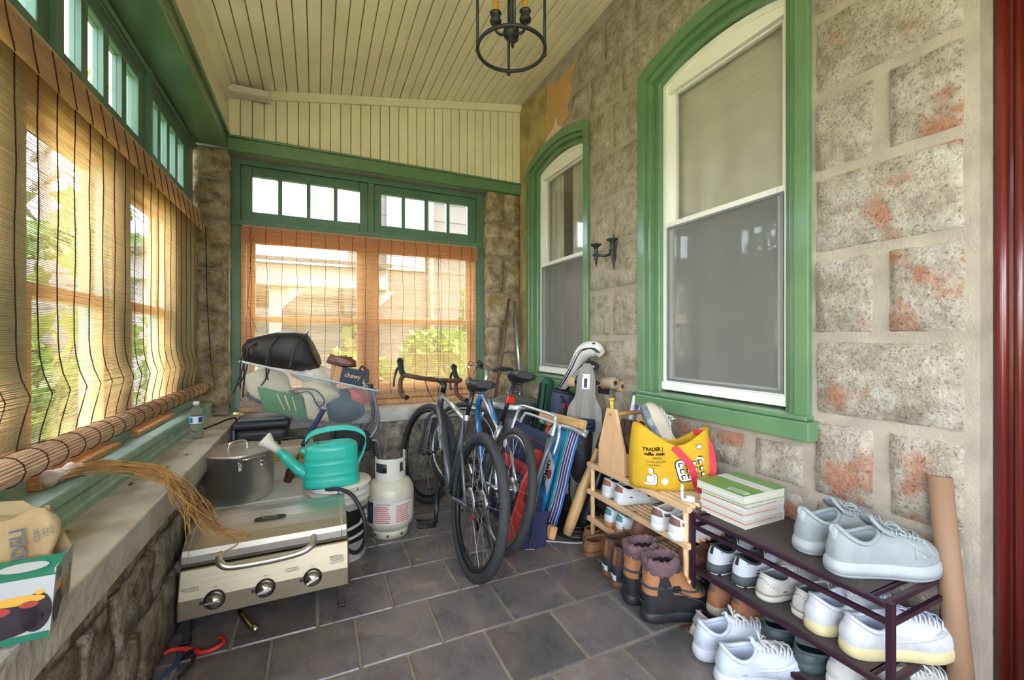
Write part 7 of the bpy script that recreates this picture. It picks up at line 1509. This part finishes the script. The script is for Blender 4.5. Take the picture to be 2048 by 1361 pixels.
bag_shape(rr_poly(-.105, .05, .058, .06, .012), M_ink, 'bottle_outline', .0022); bag_shape(rr_poly(-.105, .05, .052, .054, .011), M_inkw, 'bottle_print', .003); bag_shape(rr_poly(-.105, .09, .022, .026, .004), M_ink, 'bottle_neck', .0022); bag_shape(rr_poly(-.105, .089, .017, .022, .004), M_inkw, 'bottle_neck', .003); bag_shape(rr_poly(-.105, .052, .036, .034, .006), M_ink, 'bottle_label', .0038); bag_shape(rr_poly(-.105, .052, .032, .03, .005), M_inkw, 'bottle_label', .0046); bag_text('SYRUP', .009, -.119, .043)
bag_shape(rr_poly(-.045, .045, .03, .03, .014), M_inkw, 'berry_print', .003)
for k, (x, z) in enumerate(((.11, .2), (.15, .165), (.165, .11), (-.17, .2), (-.165, .14))): bag_shape(rr_poly(x, z, .03, .02, .009, k), M_ink, 'small_print', .0022); bag_shape(rr_poly(x, z, .025, .015, .007, k), M_inkw, 'small_print', .003)
def ribbon(path, w_, m, name, up):
    b = MB(); rs = []
    for i, p in enumerate(path):
        tg = (path[min(i + 1, len(path) - 1)] - path[max(i - 1, 0)]).normalized(); s_ = tg.cross(Vector(up)).normalized() * w_ / 2; n_ = Vector(up) * .0015
        rs.append([p - s_ - n_, p + s_ - n_, p + s_ + n_, p - s_ + n_])
    b.rings(rs, True, smooth=False); return b.build(name, m, t)
ribbon(spline([on_bag(-.0, .195, .006), on_bag(.03, .165, .012), on_bag(.065, .12, .018), on_bag(.085, .06, .018), on_bag(.10, .02, .014), (.125, -.075, .002)], 6), .03, M_strapr, 'strap', (0, -1, 0))
ribbon(spline([(.115, .035, .245), (.14, .0, .25), (.165, -.03, .20), (.172, -.05, .13), (.165, -.06, .05), (.135, -.07, .005)], 6), .026, M_strapr, 'strap', (-.3, -1, 0))
s = Shoe('clog_sneaker', 'grey and beige sneaker stuffed toe up into the yellow tote bag', (1.535, 1.585, .60), R(150), L=.24, W=.098, sole=.03, hb=.06, hm=.05, hf=.07, tilt=(0, R(-62)))
s.solep(mat('blue_grey_outsole', '#5e6a6f', .6, col2='#8f9a9c', c2pos=(.45, .55), scale=20)); s.upper(leather('greige_suede', '#b7ac98', .8)); s.lining(M_lin_grey); s.collar(MATS['greige_suede'], .005); s.laces(M_lwhite)
# ---------------------------------------------------------------- books, adapter, tube
M_page = mat('book_pages', '#c4bfb1', .85, var=.05, scale=3, stretch=(1, 1, 220)); spec = (('#d8d4cc', .0, .0, .034, '#b8433c'), ('#c9cdd4', -.004, .006, .030, '#b8433c'), ('#cfd0cf', .004, -.003, .026, '#8d3a34'), ('#8fbf6a', -.006, .003, .034, '#d8d4c8'))
z = .4365
names_ = ('thick paperback at the bottom of the book stack', 'paperback second from the bottom of the book stack', 'paperback just under the green topped book', 'green covered paperback with a white band on top of the stack')
for k, (c_, dx, dy, h_, e_) in enumerate(spec):
    t = thing('paperback_book', names_[k], 'book', (1.455 + dx, 1.075 + dy, z), (0, 0, R((0, -1.5, 1.2, -1)[k])), 'books on the metal rack'); bw_, bl = .225, .205
    if k == 3: bw_, bl = .235, .222
    cm_ = mat('cover_' + c_.strip('#'), '#6f9e50' if k == 3 else c_, .4)
    MB().box(.003, bw_ - .0, .003, bl - .002, .0012, h_ - .0012).build('page_block', M_page, t); MB().box(0, bw_, 0, bl, 0, .0012).build('back_cover', cm_, t); fc = MB().box(0, bw_, 0, bl, h_ - .0012, h_).build('front_cover', cm_, t); MB().box(bw_ - .001, bw_ + .0005, 0, bl, 0, h_).build('spine', cm_, t)
    MB().box(.0026, bw_ * .8, .0022, bl - .002, h_ * .45, h_ * .45 + .0015).build('red_edge_line', mat('edge_' + e_.strip('#'), e_, .6), t)
    MB().box(.0022, .0030, .004, bl - .004, h_ * .5, h_ * .5 + .0015).build('red_edge_line', MATS['edge_' + e_.strip('#')], t)
    if k == 3:
        MB().box(.12, .175, .0, bl, h_, h_ + .0005).build('white_band', M_lwhite, fc); MB().box(.02, .05, .01, .09, h_, h_ + .0005).build('title_block', M_lwhite, fc)
        for q in range(3): MB().box(.022 + q * .008, .026 + q * .008, .02, .08, h_ + .0005, h_ + .0008).build('title_line', mat('green_title_print', '#5f8f45', .6), fc)
    z += h_
t = thing('white_wall_hook', 'small white plastic hook standing at the near end of the pine rack', 'hook', (1.40, 1.325, .4625))
MB().tube(spline([(.0, 0, .075), (.0, .0, .02), (.012, -.004, .008), (.035, -.01, .012)], 6), .0065, 10).build('arm', M_lwhite, t); MB().lathe([(.001, 0), (.018, 0), (.02, .005), (.018, .022), (.001, .024)], c=(.035, -.01, 0), n=18).build('puck', M_lwhite, t)
t = thing('cardboard_tube', 'long brown cardboard tube leaning on the wall past the metal rack', 'tube', (1.665, .548, 0))
d = Vector((1.727, .632, .73)) - Vector((1.665, .548, 0)); b = MB(); b.tube([Vector((0, 0, .006)), d], .029, 24, cap=False); o_ = b.build('tube_wall', mat('kraft_tube', '#8d6d53', .7, var=.08, scale=6, stretch=(1, 1, .2)), t); o_.modifiers.new('thick', 'SOLIDIFY').thickness = .003
MB().tube([d * .97, d * .975], .0265, 20).build('inner_shadow_plug', mat('kraft_plug', '#8a6c50', .8), t)
# ---------------------------------------------------------------- wall sconce and hanging lantern
M_iron = mat('wrought_iron', '#3f4144', .5, .7, bump=.15, bscale=60)
t = thing('wall_sconce', 'wrought iron double candle sconce on the house wall', 'sconce', (1.746, 2.215, 1.70))
MB().prism([(-.02, -.03), (.0, -.11), (.02, -.03), (.025, .03), (.045, .07), (.02, .06), (.03, .10), (.012, .085), (0, .125), (-.012, .085), (-.03, .10), (-.02, .06), (-.045, .07), (-.025, .03)], .006, Matrix(((0, 0, -1, .0), (1, 0, 0, 0), (0, 1, 0, 0), (0, 0, 0, 1)))).build('back_plate', M_iron, t, .002)
for sg in (1, -1):
    y = .085 * sg; ar = MB().tube(spline([(-.01, 0, .0), (-.05, .03 * sg, -.012), (-.075, .06 * sg, -.008), (-.08, y, .0)], 6), .008, 8).build('arm', M_iron, t)
    MB().lathe([(.001, -.085), (.006, -.06), (.010, -.03), (.014, .0), (.012, .03), (.016, .05), (.034, .062), (.036, .068), (.02, .07), (.012, .074), (.001, .074)], c=(-.08, y, 0), n=20).build('candle_cup', M_iron, ar)
    MB().tube([(-.08 + .016 * math.cos(2*PI*k/14), y + .016 * math.sin(2*PI*k/14), .0) for k in range(14)], .006, 6, True).build('collar_ring', M_iron, ar)
t = thing('cage_lantern', 'black iron cage lantern with candle bulbs hanging from the ceiling', 'lantern', (.736, 1.604, 2.35))
circ = lambda r_, z, n=48: [(r_ * math.cos(2*PI*k/n), r_ * math.sin(2*PI*k/n), z) for k in range(n)]
for z in (0, .36): MB().tube(circ(.14, z), .0075, 10, True).build('ring', M_iron, t)
for k in range(4):
    a = R(70 + 90 * k); x, y = .14 * math.cos(a), .14 * math.sin(a); MB().cyl((x, y, -.012), (x, y, .372), .0062, n=10).build('upright', M_iron, t); MB().sphere((x, y, -.012), .009, 10, 6).build('rivet', M_iron, t); MB().tube(spline([(x, y, .37), (x * .8, y * .8, .43), (x * .3, y * .3, .47), (0, 0, .49)], 5), .006, 8).build('top_arm', M_iron, t)
MB().lathe([(.001, .0), (.004, .002), (.008, .012), (.012, .016), (.03, .024), (.034, .04), (.03, .062), (.016, .068), (.012, .075)], c=(0, 0, .03), n=24).build('hub', M_iron, t)
MB().cyl((0, 0, .10), (0, 0, .82), .007, n=10).build('stem', M_iron, t); MB().lathe([(.001, .775), (.03, .775), (.055, .79), (.06, .80), (.06, .815), (.001, .815)], n=28).build('canopy', M_iron, t)
M_bulb = emit_glass('bulb_glass', (.96, .97, .97, 1), .03, haze=.06)
for k in range(3):
    a = R(60 + 120 * k); c_, s_ = math.cos(a), math.sin(a); p = lambda r_, z: (r_ * c_, r_ * s_, z)
    ar = MB().tube(spline([p(.02, .065), p(.045, .05), p(.068, .06), p(.07, .09)], 6), .0055, 8).build('candle_arm', M_iron, t)
    MB().lathe([(.006, .085), (.022, .09), (.024, .098), (.018, .112), (.02, .125), (.024, .13), (.012, .132)], c=(.07 * c_, .07 * s_, 0), n=18).build('bobeche', M_iron, ar); MB().lathe([(.0115, .13), (.0115, .175), (.001, .176)], c=(.07 * c_, .07 * s_, 0), n=14).build('candle_sleeve', mat('amber_sleeve', '#d8952e', .5), ar)
    MB().lathe([(.008, .175), (.013, .19), (.0165, .21), (.014, .235), (.006, .262), (.001, .27)], c=(.07 * c_, .07 * s_, 0), n=18).build('bulb', M_bulb, ar)
# ---------------------------------------------------------------- small litter
def litter(x, y, z, m, label, s_=.02):
    b = MB(); b.add([(-s_, 0, .001), (-.3 * s_, .6 * s_, .006), (s_, .2 * s_, .003), (.5 * s_, -.5 * s_, .007), (-.4 * s_, -.6 * s_, .002), (0, 0, .009)], [(0, 1, 5), (1, 2, 5), (2, 3, 5), (3, 4, 5), (4, 0, 5)], True); o = b.build('dry_leaf', m); o.location = (x, y, z); o.rotation_euler = (0, 0, random.random() * 6); tag(o, label, 'leaf')
M_dry = mat('dry_leaf_brown', '#a08660', .9, var=.2, scale=40); M_dry2 = mat('dark_leaf_litter', '#5a3528', .9, var=.2, scale=40)
litter(.485, 2.20, .0, M_dry, 'pale dry leaf on the tiles before the front bicycle wheel', .022)
litter(1.355, 1.29, 0, M_dry2, 'dark red leaf litter at the foot of the metal rack', .03); litter(1.33, 1.25, 0, M_dry2, 'smaller dark leaf scrap before the metal rack foot', .02)
litter(-.57, 2.25, .60, M_dry2, 'small red leaf scrap on the ledge near the pot', .012); litter(-.63, 2.05, .60, M_dry2, 'dark leaf scrap on the ledge beside the green sill', .012); litter(-.55, 2.45, .60, M_dry2, 'red leaf scrap on the ledge before the water bottle', .013); litter(-.64, 1.62, .60, M_dry, 'brown leaf scrap on the ledge below the garlic stalks', .012)
